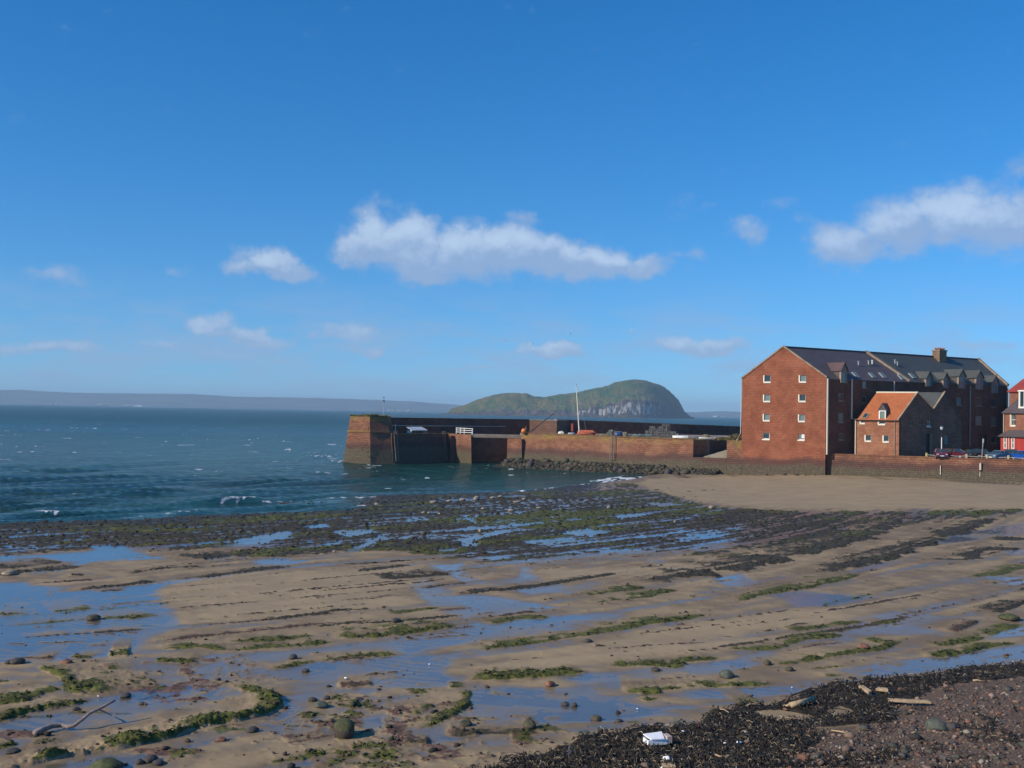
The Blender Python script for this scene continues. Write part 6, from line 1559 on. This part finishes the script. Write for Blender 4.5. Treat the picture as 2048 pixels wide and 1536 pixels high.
car(1912, 169.5, (0.10, 0.012, 0.02), "dark red car behind the third fence post from the cottage", fr_ + .5, 'estate')
car(1940, 170.5, (0.012, 0.03, 0.025), "dark green car with its rear turned to the sea", -fr_ + .25, 'saloon')
car(1963, 171.5, (0.015, 0.03, 0.06), "navy blue car behind the dark post", fr_ + .2)
car(1997, 166.0, (0.10, 0.15, 0.19), "silver-blue saloon standing at an angle by the quay fence", fr_ - .95, 'saloon')
car(2021, 171.0, (0.02, 0.05, 0.07), "dark teal car half hidden behind the silver-blue saloon", fr_ - .6, 'estate')
car(2047, 164.5, (0.01, 0.09, 0.42), "bright blue car at the right edge of the quay", fr_ + .1)

# ---------------------------------------------------------------- gulls
M_gull = plain("gull_white", (.85, .85, .84), .7, .05)
gu_ = empty("gull", at(1008, 678, 240), "white gull gliding in the sky above the pier", "gull", "gulls flying over the bay")
bm = bm_new(); tube(bm, [(-.32, 0, 0), (-.1, 0, .02), (.2, 0, .02), (.36, 0, .0)], .09, 6, .03); build("body", bm, M_gull, gu_)
for s_ in (-1, 1):
    bm = bm_new(); bm.faces.new([bm.verts.new(p) for p in ((.12, s_ * .07, .04), (.1, s_ * .4, .22), (-.12, s_ * .72, .14), (-.05, s_ * .38, .18), (-.1, s_ * .07, .03))]); bmesh.ops.solidify(bm, geom=bm.faces[:], thickness=.02); build("wing", bm, M_gull, gu_)
for u, v, D_, rz_ in ((1064, 688, 200, 1), (1140, 668, 260, .4), (1262, 660, 230, 2), (1438, 685, 210, 1.2), (1013, 681, 250, .2), (1258, 664, 250, 1.4)): dup(gu_, at(u, v, D_), rz_)
# ================================================================== STONES, WRACK, DRIFTWOOD, LITTER
R_ = np.random.default_rng(21)
fld = {k: v for k, v in dict(h=h, dark=dark, green=green, rock=rock, stone=stone, wrk=wrk, reef=reef, pool=pool, rockp=rockp, bank=bank, Zt=Zt).items()}
# ico base
_b = bmesh.new(); bmesh.ops.create_icosphere(_b, subdivisions=1, radius=1.0); _b.verts.ensure_lookup_table()
IV = np.array([v.co[:] for v in _b.verts]); IF = np.array([[v.index for v in f.verts] for f in _b.faces]); _b.free()
def mat_tinted(name, rough=.85, spec=.3, scale=18):
    m, nt, b, _ = new_mat(name)
    c = nt.attr('tint', 'Color'); pos = nt.add('ShaderNodeNewGeometry').outputs['Position']
    n = nt.noise(pos, scale, 4, .65)
    nt.l.new(nt.mix(nt.ramp(n, .3, .7, .0, .55), c, nt.mix(1.0, c, (.35, .35, .35, 1), 'MULTIPLY')), b.inputs['Base Color'])
    b.inputs['Roughness'].default_value = rough; b.inputs['Specular IOR Level'].default_value = spec
    return m
def scatter(n, xr, yr, wfn):
    """random places weighted by wfn; density falls off as pixels shrink"""
    y = 1 / (1 / yr[1] + (1 / yr[0] - 1 / yr[1]) * R_.random(n)); t = R_.uniform(xr[0], xr[1], n); x = y * t
    q = beach_at(x, y); keep = R_.random(n) < wfn(q, x, y)
    x, y = x[keep], y[keep]
    return x, y, beach_at(x, y)
def stones(name, x, y, z, s, tint, mat, flat=.62, sink=.25):
    n = len(x); a = R_.uniform(0, 6.28, n); j = 1 + R_.uniform(-.28, .28, (n, len(IV)))
    sx, sy, sz = s * R_.uniform(.8, 1.35, n), s * R_.uniform(.65, 1.05, n), s * flat * R_.uniform(.6, 1.1, n)
    px_, py_, pz_ = IV[None, :, 0] * j * sx[:, None], IV[None, :, 1] * j * sy[:, None], IV[None, :, 2] * j * sz[:, None]
    ca, sa = np.cos(a)[:, None], np.sin(a)[:, None]
    V = np.stack([px_ * ca - py_ * sa + x[:, None], px_ * sa + py_ * ca + y[:, None], pz_ + (z + sz * (1 - sink * 2))[:, None]], 2).reshape(-1, 3)
    F = (IF[None] + (np.arange(n) * len(IV))[:, None, None]).reshape(-1, 3)
    return npmesh(name, V, F, mat, attrs=dict(tint=np.repeat(tint, len(IV), 0)))
def pal(n, cols, var=.25):
    c = np.array(cols)[R_.integers(0, len(cols), n)]; return np.clip(c * (1 + R_.uniform(-var, var, (n, 1))), .005, 1)
M_st = mat_tinted("pebble_mat")
PCOL = [(.20,.11,.075),(.17,.11,.08),(.25,.17,.12),(.12,.09,.08),(.10,.085,.08),(.28,.20,.16),(.19,.13,.10),(.07,.06,.055),(.22,.11,.07),(.33,.28,.22),(.10,.10,.08)]
# shingle
x, y, q = scatter(60000, (-.1, .62), (17, 50), lambda q, x, y: np.clip(q(stone) * .9 + q(wrk) * .16, 0, 1))
n = len(x); s = np.clip(.026 * np.exp(R_.normal(0, .65, n)), .013, .2)
props(stones("shingle", x, y, q(Zt), s, pal(n, PCOL), M_st), "reddish and grey shingle covering the beach in the lower right corner", "shingle", kind='stuff')
# loose stones on the foreshore
x, y, q = scatter(34000, (-.6, .62), (18, 75), lambda q, x, y: np.clip(q(rockp) * .5 + q(rock) * .14 + q(green) * .04 + .010 + .03 * sst(vn(x * .35, y * .35, 90), .62, .8), 0, 1) * (1 - q(wrk)) * (1 - q(stone)) * sst(y, 75, 40) + .012 * (q(wrk) > .3))
n = len(x); s = np.clip(.045 * np.exp(R_.normal(0, .5, n)), .025, .17)
dk = pal(n, [(.05,.04,.035),(.08,.055,.045),(.12,.07,.05),(.035,.035,.03),(.06,.065,.03),(.16,.10,.075)])
props(stones("loose_stones", x, y, q(Zt), s, dk, M_st), "small dark stones strewn over the rock shelves and sand of the foreshore", "stones", kind='stuff')
# stones among the weed of the far reef
x, y, q = scatter(2600, (-.5, .3), (62, 150), lambda q, x, y: np.clip(q(reef) * .35 * sst(vn(x * .15, y * .15, 91), .3, .7), 0, 1))
n = len(x); s = np.clip(.10 * np.exp(R_.normal(0, .4, n)), .05, .3)
props(stones("reef_stones", x, y, q(Zt), s, pal(n, [(.05,.045,.03),(.10,.075,.05),(.04,.05,.02),(.14,.10,.07),(.03,.03,.025)]), M_st), "weedy stones lying over the dark reef at the water's edge", "stones", kind='stuff')
# stranded weed and sticks: bent strips
def strips(name, x, y, z, L, wdt, tint, mat, lift=.03, label=None, cat=None):
    n = len(x); a = R_.uniform(0, 6.28, n); b_ = a + R_.normal(0, .6, n)
    dx, dy = np.cos(a), np.sin(a); ex, ey = np.cos(b_), np.sin(b_)
    p0 = np.stack([x - dx * L / 2, y - dy * L / 2, z + R_.uniform(0, 1, n) * lift], 1)
    p1 = np.stack([x, y, z + (.4 + R_.random(n)) * lift * 1.6], 1)
    p2 = np.stack([x + ex * L / 2, y + ey * L / 2, z + R_.uniform(0, 1, n) * lift], 1)
    w0 = np.stack([-dy * wdt / 2, dx * wdt / 2, R_.uniform(-.4, .4, n) * wdt], 1)
    up = np.stack([np.zeros(n), np.zeros(n), wdt * .5], 1)
    V = np.stack([p0 - w0, p0 + w0, p0 + up, p1 - w0 * 1.2, p1 + w0 * 1.2, p1 + up * 1.2, p2 - w0 * .5, p2 + w0 * .5, p2 + up * .5], 1).reshape(-1, 3)
    f = np.array([(0, 1, 4), (0, 4, 3), (1, 2, 5), (1, 5, 4), (2, 0, 3), (2, 3, 5), (3, 4, 7), (3, 7, 6), (4, 5, 8), (4, 8, 7), (5, 3, 6), (5, 6, 8)])
    F = (f[None] + (np.arange(n) * 9)[:, None, None]).reshape(-1, 3)
    return props(npmesh(name, V, F, mat, attrs=dict(tint=np.repeat(tint, 9, 0))), label, cat, kind='stuff')
M_wk = mat_tinted("wrack_mat", .55, .5, 9)
x, y, q = scatter(80000, (-.2, .62), (17, 50), lambda q, x, y: np.clip(q(wrk) * .95 + .12 * q(stone) * sst(vn(x * .8, y * .8, 92), .5, .8), 0, 1))
n = len(x); strips("wrack", x, y, q(Zt), R_.uniform(.07, .26, n), R_.uniform(.015, .05, n), pal(n, [(.018,.014,.008),(.03,.022,.011),(.045,.03,.015),(.025,.025,.013),(.07,.048,.025),(.011,.011,.008)]), M_wk, .07, "thick dark band of stranded seaweed across the lower right beach", "seaweed")
x, y, q = scatter(24000, (-.2, .62), (17, 50), lambda q, x, y: np.clip(q(wrk) * .5 + .07 * q(stone), 0, 1))
n = len(x); strips("twigs", x, y, q(Zt) + .06, R_.uniform(.05, .24, n) * (1 + (R_.random(n) > .93)), R_.uniform(.008, .026, n), pal(n, [(.42,.32,.20),(.30,.22,.14),(.50,.42,.30),(.22,.15,.09)]), M_st, .05, "pale sticks and straw scattered through the seaweed band", "twigs")
x, y, q = scatter(3500, (-.2, .62), (17, 50), lambda q, x, y: np.clip(q(wrk) * .25, 0, 1))
n = len(x); s = R_.uniform(.012, .035, n)
props(stones("shell_bits", x, y, q(Zt) + .05, s, pal(n, [(.7,.68,.62),(.6,.58,.55),(.75,.75,.75),(.5,.42,.3)]), M_st), "pale bits of shell and litter flecking the seaweed band", "shell bits", kind='stuff')
# fronds of green and brown weed on the ledges
M_gw = mat_tinted("green_weed_mat", .7, .3, 6)
x, y, q = scatter(90000, (-.6, .62), (18, 70), lambda q, x, y: np.clip(q(green) * 1.1 - .4, 0, 1) * (1 - q(reef) * .8))
n = len(x); dkk = q(dark)[:, None]; tc_ = pal(n, [(.07,.085,.016),(.11,.12,.024),(.05,.06,.014),(.16,.15,.035),(.08,.065,.025)], .3) * (1 - .7 * np.clip(dkk, 0, 1)); zz_ = q(Zt)
strips("green_weed", x, y, zz_ - .006, R_.uniform(.05, .16, n) * (1 + y / 70), R_.uniform(.02, .045, n) * (1 + y / 70), tc_, M_gw, .03, "green weed draped in ragged strips along the sandstone ledges", "seaweed")
x, y, q = scatter(50000, (-.6, .62), (40, 125), lambda q, x, y: np.clip(q(dark) * .8 - .2, 0, 1))
n = len(x); strips("dark_weed", x, y, q(Zt) - .01, R_.uniform(.06, .22, n) * (y / 60), R_.uniform(.05, .10, n) * (y / 70), pal(n, [(.025,.022,.010),(.04,.032,.014),(.018,.02,.010),(.06,.042,.022),(.035,.045,.015)]), M_gw, .018, "dark brown bladder weed covering the reef and the higher ledges", "seaweed")

# ---- single boulders
def rock_mesh(name, s, seed, sub=3, amp=.22, flat=.7):
    bm = bm_new(); bmesh.ops.create_icosphere(bm, subdivisions=sub, radius=1); rr = random.Random(seed)
    cuts = [(V3((rr.uniform(-1, 1), rr.uniform(-1, 1), rr.uniform(-.2, 1))).normalized(), rr.uniform(.72, .95)) for _ in range(7)]
    import mathutils
    for v in bm.verts:
        p = v.co.copy()
        for n_, d_ in cuts:
            e = p.dot(n_) - d_
            if e > 0: p -= n_ * e * .85
        p *= 1 + amp * .5 * mathutils.noise.noise(p * 2.1 + V3((seed, 0, 0))) + amp * .25 * mathutils.noise.noise(p * 6 + V3((seed, 3, 0)))
        v.co = V3((p.x * s[0], p.y * s[1], p.z * s[2]))
    bmesh.ops.recalc_face_normals(bm, faces=bm.faces[:])
    me = bpy.data.meshes.new(name); bm.to_mesh(me); bm.free(); me.polygons.foreach_set('use_smooth', [True] * len(me.polygons)); return me
def rock_mat(name, base, top=None, amt=.6):
    m, nt, b, _ = new_mat(name); g = nt.add('ShaderNodeNewGeometry'); pos = g.outputs['Position']
    sp = nt.add('ShaderNodeSeparateXYZ'); nt.l.new(g.outputs['Normal'], sp.inputs[0])
    n = nt.noise(pos, 5, 6, .7); n2 = nt.noise(pos, 1.3, 3)
    c = nt.mix(nt.ramp(n, .3, .7), c4([v * .5 for v in base]), c4([v * 1.25 for v in base]))
    if top: c = nt.mix(nt.math('MULTIPLY', nt.ramp(nt.math('ADD', sp.outputs[2], nt.math('SUBTRACT', n, .5)), .0, .6), amt), c, nt.mix(nt.ramp(n, .35, .65), c4([v * .5 for v in top]), c4(top)))
    nt.l.new(c, b.inputs['Base Color']); b.inputs['Roughness'].default_value = .8; nt.l.new(nt.bump(n, .7, .06), b.inputs['Normal']); return m
RM_green = rock_mat("algae_boulder", (.07,.055,.04), (.085,.095,.028), .95); RM_dark = rock_mat("dark_boulder", (.07,.06,.055)); RM_mix = rock_mat("weedy_boulder", (.09,.065,.05), (.07,.08,.03), .6)
RM_pale = rock_mat("pale_boulder", (.34,.27,.20)); RM_grey = rock_mat("grey_green_boulder", (.11,.115,.095), (.10,.12,.07), .4); RM_red = rock_mat("red_boulder", (.22,.10,.06))
def boulder(u, v, wpx, hpx, mat, label, group=None, seed=None):
    """seen base at (u, v), width and height in photograph pixels"""
    p = G(u, v); k = p.y / FPX; wr = wpx * k / 2; hr = hpx * k
    z = beach_z(p.x, p.y + wr * .7)
    me = rock_mesh("boulder", (wr * 1.2, wr * 1.1, hr * .58), int(u * 7 + v), 3); o = link("boulder", me, mat)
    o.location = (p.x, p.y + wr * .7, z + hr * .30); o.rotation_euler = (0, 0, u * .7 % 6.28)
    return props(o, label, "boulder", group)
BL = [(685,1479,44,40,RM_green,"big rounded green-topped boulder casting a long shadow on the sand"),
 (206,1545,56,26,RM_green,"flat green boulder cut by the bottom edge of the picture"),
 (298,1526,26,16,RM_dark,"dark boulder, largest of the cluster near the bottom left"),(313,1532,22,11,RM_dark,"dark boulder at the right of the bottom left cluster"),(278,1530,14,12,RM_mix,"small dark boulder at the left of the bottom left cluster"),
 (503,1466,22,12,RM_dark,"dark stone with a pale side on open sand below the long ledge"),(440,1484,18,9,RM_red,"reddish dark stone on the sand below the long ledge, left of the other"),
 (640,1418,26,12,RM_grey,"grey stone on wet sand right of the ledge's curved end"),(652,1402,13,10,RM_dark,"small upright stone just behind the grey stone"),(624,1404,16,8,RM_mix,"low weedy stone left of the small upright stone"),
 (585,1320,16,12,RM_dark,"dark round stone in the wet runnel, lower centre left"),(184,1241,24,12,RM_mix,"weedy boulder standing alone in the large left pool"),(791,1248,18,10,RM_dark,"dark boulder on the ledge near the centre of the beach"),
 (1455,1359,28,17,RM_grey,"dark angular boulder beyond the right end of the seaweed band"),(1536,1332,14,12,RM_mix,"knobbly weedy boulder at the left end of a green ledge"),(1580,1344,16,9,RM_mix,"low boulder on sand right of the knobbly one"),
 (1878,1466,40,24,RM_grey,"large grey-green boulder lying in the shingle at lower right"),(1905,1467,18,16,RM_dark,"dark boulder touching the right side of the large shingle boulder"),
 (1193,1442,20,12,RM_mix,"weedy stone on wet sand above the seaweed band"),(1238,1445,14,6,RM_dark,"small dark stone right of the weedy stone"),
 (30,1330,28,13,RM_dark,"dark boulder at the left edge above the green mound"),(15,1330,14,9,RM_dark,"small dark boulder at the extreme left edge"),(130,1330,20,9,RM_red,"reddish boulder among the pools at left"),
 (248,1396,20,10,RM_dark,"dark stone in the pool above the driftwood branch"),(282,1410,14,6,RM_dark,"flat dark stone in the pool right of the driftwood"),(150,1422,14,6,RM_dark,"small dark stone near the top of the driftwood branch"),
 (14,1152,24,9,RM_pale,"pale flat boulder on weed at the left edge"),(1175,1285,16,6,RM_dark,"thin dark stone in the central runnel"),
 (1100,1375,18,12,RM_red,"reddish lump of rock at the pool edge, centre right"),(1130,1412,14,9,RM_dark,"dark stone standing in the lower centre pool"),(1148,1414,12,9,RM_dark,"darker stone in the lower centre pool, right one of the pair"),
 (1312,1343,18,8,RM_dark,"low dark boulder on sand above the long green ledge"),(1060,1462,26,16,RM_mix,"weedy boulder above the left end of the seaweed band"),(930,1455,24,12,RM_mix,"weedy boulder at the end of the rocky spit"),
 (1395,1322,12,6,RM_dark,"flat stone beside the ledge right of centre"),(2024,1243,36,13,RM_green,"green weedy boulder near the right edge of the beach"),(1730,1302,22,10,RM_red,"red-brown rocks heaped on the right-hand ledge"),
 (20,1510,26,10,RM_dark,"dark boulder at the left edge below the driftwood"),(610,1345,14,8,RM_dark,"dark stone at the edge of the wet runnel left of centre"),(1480,1412,18,14,RM_mix,"dark weedy lump just above the seaweed band")]
for b_ in BL: boulder(*b_)
# pale boulders out on the reef
for k, (u, v, w_, h_, lb) in enumerate([(953,1001,12,10,"tallest pale boulder standing on the dark reef at the water's edge"),(925,1002,11,6,"pale boulder on the reef left of the tallest one"),(898,1004,10,5,"third pale boulder from the tallest, on the reef"),(867,1007,14,6,"pale flat boulder at the left of the reef row"),(1001,996,9,6,"pale boulder on the reef right of the tallest one"),(985,998,10,5,"low pale boulder between the tallest and the right-hand one"),
   (1218,1018,8,7,"pale boulder on the reef far to the right"),(753,1010,8,5,"pale boulder at the left end of the reef near the water"),(847,1028,8,5,"pale stone on the reef below the row, left"),(858,1028,7,5,"pale stone right beside the lower left pale stone"),(960,1065,6,8,"small upright pinkish stone in a reef pool"),(1033,1006,12,4,"long pale slab on the reef"),(1048,1001,8,5,"pale stone above the long pale slab"),(966,1020,8,4,"small pale stone below the tallest boulder"),(1022,1023,12,5,"pale flat stone lower on the reef, right of centre"),(668,1106,7,5,"white stone at the edge of weed left of centre"),(1424,1018,12,7,"sandy coloured stone at the foot of the sand bank"),(878,1030,6,4,"tiny pale stone right of the lower pair"),(1078,1018,10,4,"pale flat stone right of the long slab"),(1350,1046,5,4,"white stone in the dark weed right of centre")]):
    boulder(u, v, w_, h_, RM_pale if k % 3 else rock_mat("pale_b%d" % k, (.30, .25, .2)), lb, "pale boulders on the reef")
# rubble along the foot of the harbour wall
rr = random.Random(31)
protos = [rock_mesh("boulder", (1, .8, .7), 100 + k, 2, .3) for k in range(6)]
def wall_foot(u):
    if u < 1385: k_ = (u - 1013) / (1385 - 1013); a_ = W0.lerp(V3((W1.x, W1.y, 0)), k_); r = ray(u, 935); n_ = V3((wd.y, -wd.x, 0)); kk = n_.dot(V3((W0.x, W0.y, 0))) / n_.dot(V3((r.x, r.y, 0))); return V3((r.x * kk, r.y * kk, 0))
    r = ray(u, 950); e = (K0 - K1); e.z = 0; e.normalize(); n_ = V3((e.y, -e.x, 0)); kk = n_.dot(V3((K1.x, K1.y, 0))) / n_.dot(V3((r.x, r.y, 0))); return V3((r.x * kk, r.y * kk, 0))
mats_ = [RM_mix, RM_dark, RM_green, RM_mix, rock_mat("rubble_pale", (.13, .10, .07), (.07, .08, .03), .5)]
for k in range(120):
    u = rr.uniform(1026, 1420) if k < 104 else rr.uniform(1420, 1640)
    f_ = wall_foot(u); back_row = rr.random(); dd_ = .5 + back_row * (4.2 if u < 1300 else 3.0 if u < 1420 else 1.2)
    p_ = f_ - wn * dd_; s_ = (.25 + .7 * rr.random() ** 2.2) * (1 if u < 1420 else .5)
    zt_ = (1.55 if u < 1330 else 1.3 if u < 1420 else .35) * (1 - dd_ / 5.2) - .1
    zt_ = max(zt_, beach_z(p_.x, p_.y) if u > 1290 else -.1)
    o = link("boulder", protos[k % 6], None); o.data = protos[k % 6]
    if not o.data.materials: o.data.materials.append(mats_[k % 5])
    o.location = (p_.x, p_.y, zt_ + s_ * .15); o.scale = (s_, s_, s_ * rr.uniform(.8, 1.1)); o.rotation_euler = (rr.uniform(-.3, .3), rr.uniform(-.3, .3), rr.uniform(0, 6.28))
    props(o, "weed-darkened boulder in the rubble along the foot of the sea wall", "boulder", "rubble boulders at the foot of the sea wall")
# bank of small rubble under them
xs_, ys_, zs_ = [], [], []
for k in range(2600):
    u = rr.uniform(1020, 1440); f_ = wall_foot(u); dd_ = rr.random() * (5.0 if u < 1330 else 3.2); p_ = f_ - wn * (dd_ + .1)
    zt_ = max((1.5 if u < 1330 else 1.2) * (1 - dd_ / 5.0) - .25, -.3)
    xs_.append(p_.x); ys_.append(p_.y); zs_.append(zt_)
n = len(xs_)
props(stones("rubble", np.array(xs_), np.array(ys_), np.array(zs_), R_.uniform(.15, .42, n), pal(n, [(.05,.042,.03),(.07,.055,.038),(.035,.04,.022),(.11,.085,.06),(.05,.045,.035)]), M_st), "bank of small weedy rubble under the harbour wall", "rubble", kind='stuff')

# ---- driftwood
M_drift = plain("driftwood", (.26, .20, .17), .85, .35, 8, bump=.01); M_plank = plain("weathered_plank", (.40, .29, .17), .85, .3, 6); M_branch = plain("dark_branch", (.09, .055, .04), .85, .3, 8)
def on_beach(u, v, up=.0):
    p = G(u, v); q_ = p
    for _ in range(3):
        z = beach_z(q_.x, q_.y) + up; q_ = on(u, v, z)
    return q_
def branch(name, main, r0_, r1_, label, mat, forks=(), cat="driftwood"):
    pts = [on_beach(u, v, up) for u, v, up in main]; o = empty(name, pts[0], label, cat)
    bm = bm_new(); tube(bm, [p - pts[0] for p in pts], r0_, 9, r1_); build("stem", bm, mat, o, True)
    for f_ in forks:
        fp = [on_beach(u, v, up) - pts[0] for u, v, up in f_]; bm = bm_new(); tube(bm, fp, r1_ * .9, 7, r1_ * .35); build("fork", bm, mat, o, True)
    return o
branch("driftwood_branch", [(69,1466,.08),(85,1459,.1),(104,1452,.14),(122,1450,.12),(134,1454,.1),(148,1451,.14),(163,1440,.3),(180,1426,.42),(200,1417,.5),(216,1408,.6),(230,1401,.66)], .085, .035, "forked bleached driftwood branch lying on the sand at lower left", M_drift, [[(197,1419,.46),(210,1424,.3),(217,1428,.14),(224,1431,.05)], [(134,1454,.1),(120,1458,.06)]])
branch("dark_branch", [(1571,1406,.06),(1576,1396,.2),(1584,1390,.28),(1600,1385,.24),(1616,1378,.12)], .045, .02, "dark forked branch at the top edge of the seaweed band", M_branch, [[(1584,1390,.28),(1580,1384,.4)]])
branch("pale_stick", [(1553,1441,.06),(1563,1436,.1),(1568,1428,.2)], .025, .015, "thin pale upright stick in the middle of the seaweed band", M_plank, [[(1563,1434,.12),(1590,1437,.1),(1615,1441,.05),(1638,1438,.06)]])
branch("pale_stick", [(1437,1418,.04),(1448,1419,.07),(1458,1425,.05)], .02, .012, "thin curved pale stick at the seaweed's upper edge, left", M_plank, [[(1448,1419,.07),(1452,1415,.1)]])
branch("pale_stick", [(1490,1413,.04),(1500,1408,.08),(1520,1409,.06)], .03, .02, "pale crooked stick lying left of the thick pale log", M_plank, [])
branch("driftwood_log", [(1580,1411,.1),(1600,1405,.13),(1628,1397,.12)], .10, .08, "thick pale log in the seaweed at the foot of the dark branch", M_plank, [[(1582,1409,.1),(1570,1412,.06)]])
def plank(u0, v0, u1, v1, w_, t_h, label, mat=None):
    a_, b_ = on_beach(u0, v0, .08), on_beach(u1, v1, .08); o = empty("plank", a_, label, "plank"); v_ = b_ - a_; d_ = v_.normalized(); s_ = V3((-d_.y, d_.x, 0)).normalized() * w_ / 2; up = V3((0, 0, t_h))
    bm = bm_new(); loft(bm, [s_ * -1, v_ - s_ * .9, v_ + s_ * .8 - d_ * .1, s_], [s_ * -1 + up, v_ - s_ * .9 + up, v_ + s_ * .8 - d_ * .1 + up, s_ + up]); bmesh.ops.bevel(bm, geom=bm.edges[:], offset=.008, segments=1, affect='EDGES'); build("board", bm, mat or M_plank, o)
    bm = bm_new(); c_ = v_ * .3 + up + V3((0, 0, .003)); tube(bm, [c_, c_ + V3((0, 0, .02))], .02, 6); build("nail", bm, M_rust, o); return o
plank(1776, 1402, 1862, 1406, .28, .07, "long grey-brown plank lying flat at the upper edge of the shingle")
plank(1722, 1376, 1742, 1389, .2, .1, "short ochre plank pointing towards the shingle, left of the pair")
plank(1754, 1380, 1779, 1383, .3, .09, "short wide ochre plank beside the pointing one")
plank(1324, 1533, 1352, 1534, .25, .06, "pale yellowish board at the bottom edge in the seaweed")
branch("pale_stick", [(1663,1461,.05),(1680,1463,.07),(1697,1466,.05)], .03, .02, "straight pale stick at the lower edge of the seaweed band", M_plank)
branch("pale_stick", [(1824,1467,.05),(1835,1462,.08)], .035, .025, "short pale stick left of the large shingle boulder", M_plank)
branch("pale_stick", [(1946,1361,.06),(1955,1360,.08),(1966,1363,.05)], .04, .025, "short bleached stick high up in the seaweed near the right edge", M_plank)
branch("pale_stick", [(1428,1508,.05),(1440,1513,.07),(1450,1512,.05)], .03, .02, "bent pale stick below the small white litter", M_plank)
branch("pale_stick", [(1575,1490,.04),(1596,1491,.05)], .02, .015, "thin straight stick lying right of the small white litter", M_plank)

# ---- litter
M_foam = plain("white_foam", (.88, .89, .9), .6, .04, 6); M_foam2 = plain("stained_foam", (.55, .42, .36), .7, .2, 6)
a_ = on_beach(1310, 1486, .04); lb_ = empty("foam_box", a_, "broken white polystyrene box with a stained side on the seaweed", "box", rz=.28)
Lb = 40 * a_.y / FPX
bm = bm_new(); wth = .03
for q_ in ((-Lb / 2, Lb / 2, -.2, -.17, 0, .15), (-Lb / 2, Lb / 2, .17, .2, 0, .14), (-Lb / 2, -Lb / 2 + .03, -.17, .17, 0, .13), (Lb / 2 - .03, Lb / 2, -.17, .17, 0, .14)): lbox(bm, *q_)
build("side", bm, M_foam, lb_)
bm = bm_new(); lbox(bm, -Lb / 2 + .03, Lb / 2 - .03, -.17, .17, 0, .03); build("base", bm, M_foam, lb_)
bm = bm_new(); loft(bm, [V3((-Lb / 2 + .09, -.21, .153)), V3((Lb / 2 - .10, -.23, .153)), V3((Lb / 2 + .02, .24, .22)), V3((-Lb / 2, .20, .20))], [V3((-Lb / 2 + .09, -.21, .185)), V3((Lb / 2 - .10, -.23, .185)), V3((Lb / 2 + .02, .24, .25)), V3((-Lb / 2, .20, .23))]); build("lid", bm, M_foam, lb_)
bm = bm_new(); lbox(bm, Lb / 2 + .003, Lb / 2 + .16, -.2, .12, .02, .22); build("torn_flap", bm, M_foam2, lb_)
def scrap(u, v, s, label, mat, name="litter"):
    p = on_beach(u, v, .03); o = link(name, rock_mesh(name, (s, s * .7, s * .45), int(u + v), 1, .5), mat); o.location = p + V3((0, 0, s * .3)); return props(o, label, "litter")
for u, v, s, lb in ((1478,1486,.10,"small white scrap of foam in the middle of the seaweed"),(1450,1487,.06,"tiny white scrap left of the small foam scrap"),(1334,1520,.16,"crumpled white plastic at the bottom of the seaweed band"),(1366,1464,.07,"bluish-white scrap right of the foam box"),
    (1757,1414,.06,"white scrap beside the long plank"),(2027,1324,.05,"white scrap at the far right end of the seaweed"),(692,1357,.08,"white scrap beside a ledge in the wet runnel"),(859,1329,.05,"white scrap in the central runnel"),(1275,1418,.045,"white scrap in the lower centre pool"),(1704,1364,.04,"upright white scrap on the sand above the seaweed"),(197,1393,.05,"white scrap by the curved green ledge at left"),(1584,1375,.04,"white scrap on the green ledge above the seaweed"),(1325,1538,.1,"pale crumpled bag at the bottom edge")):
    scrap(u, v, s, lb, M_foam)
scrap(1396, 1453, .06, "small red float in the seaweed's upper edge", plain("red_plastic", (.5, .03, .03), .5, .05), "litter")
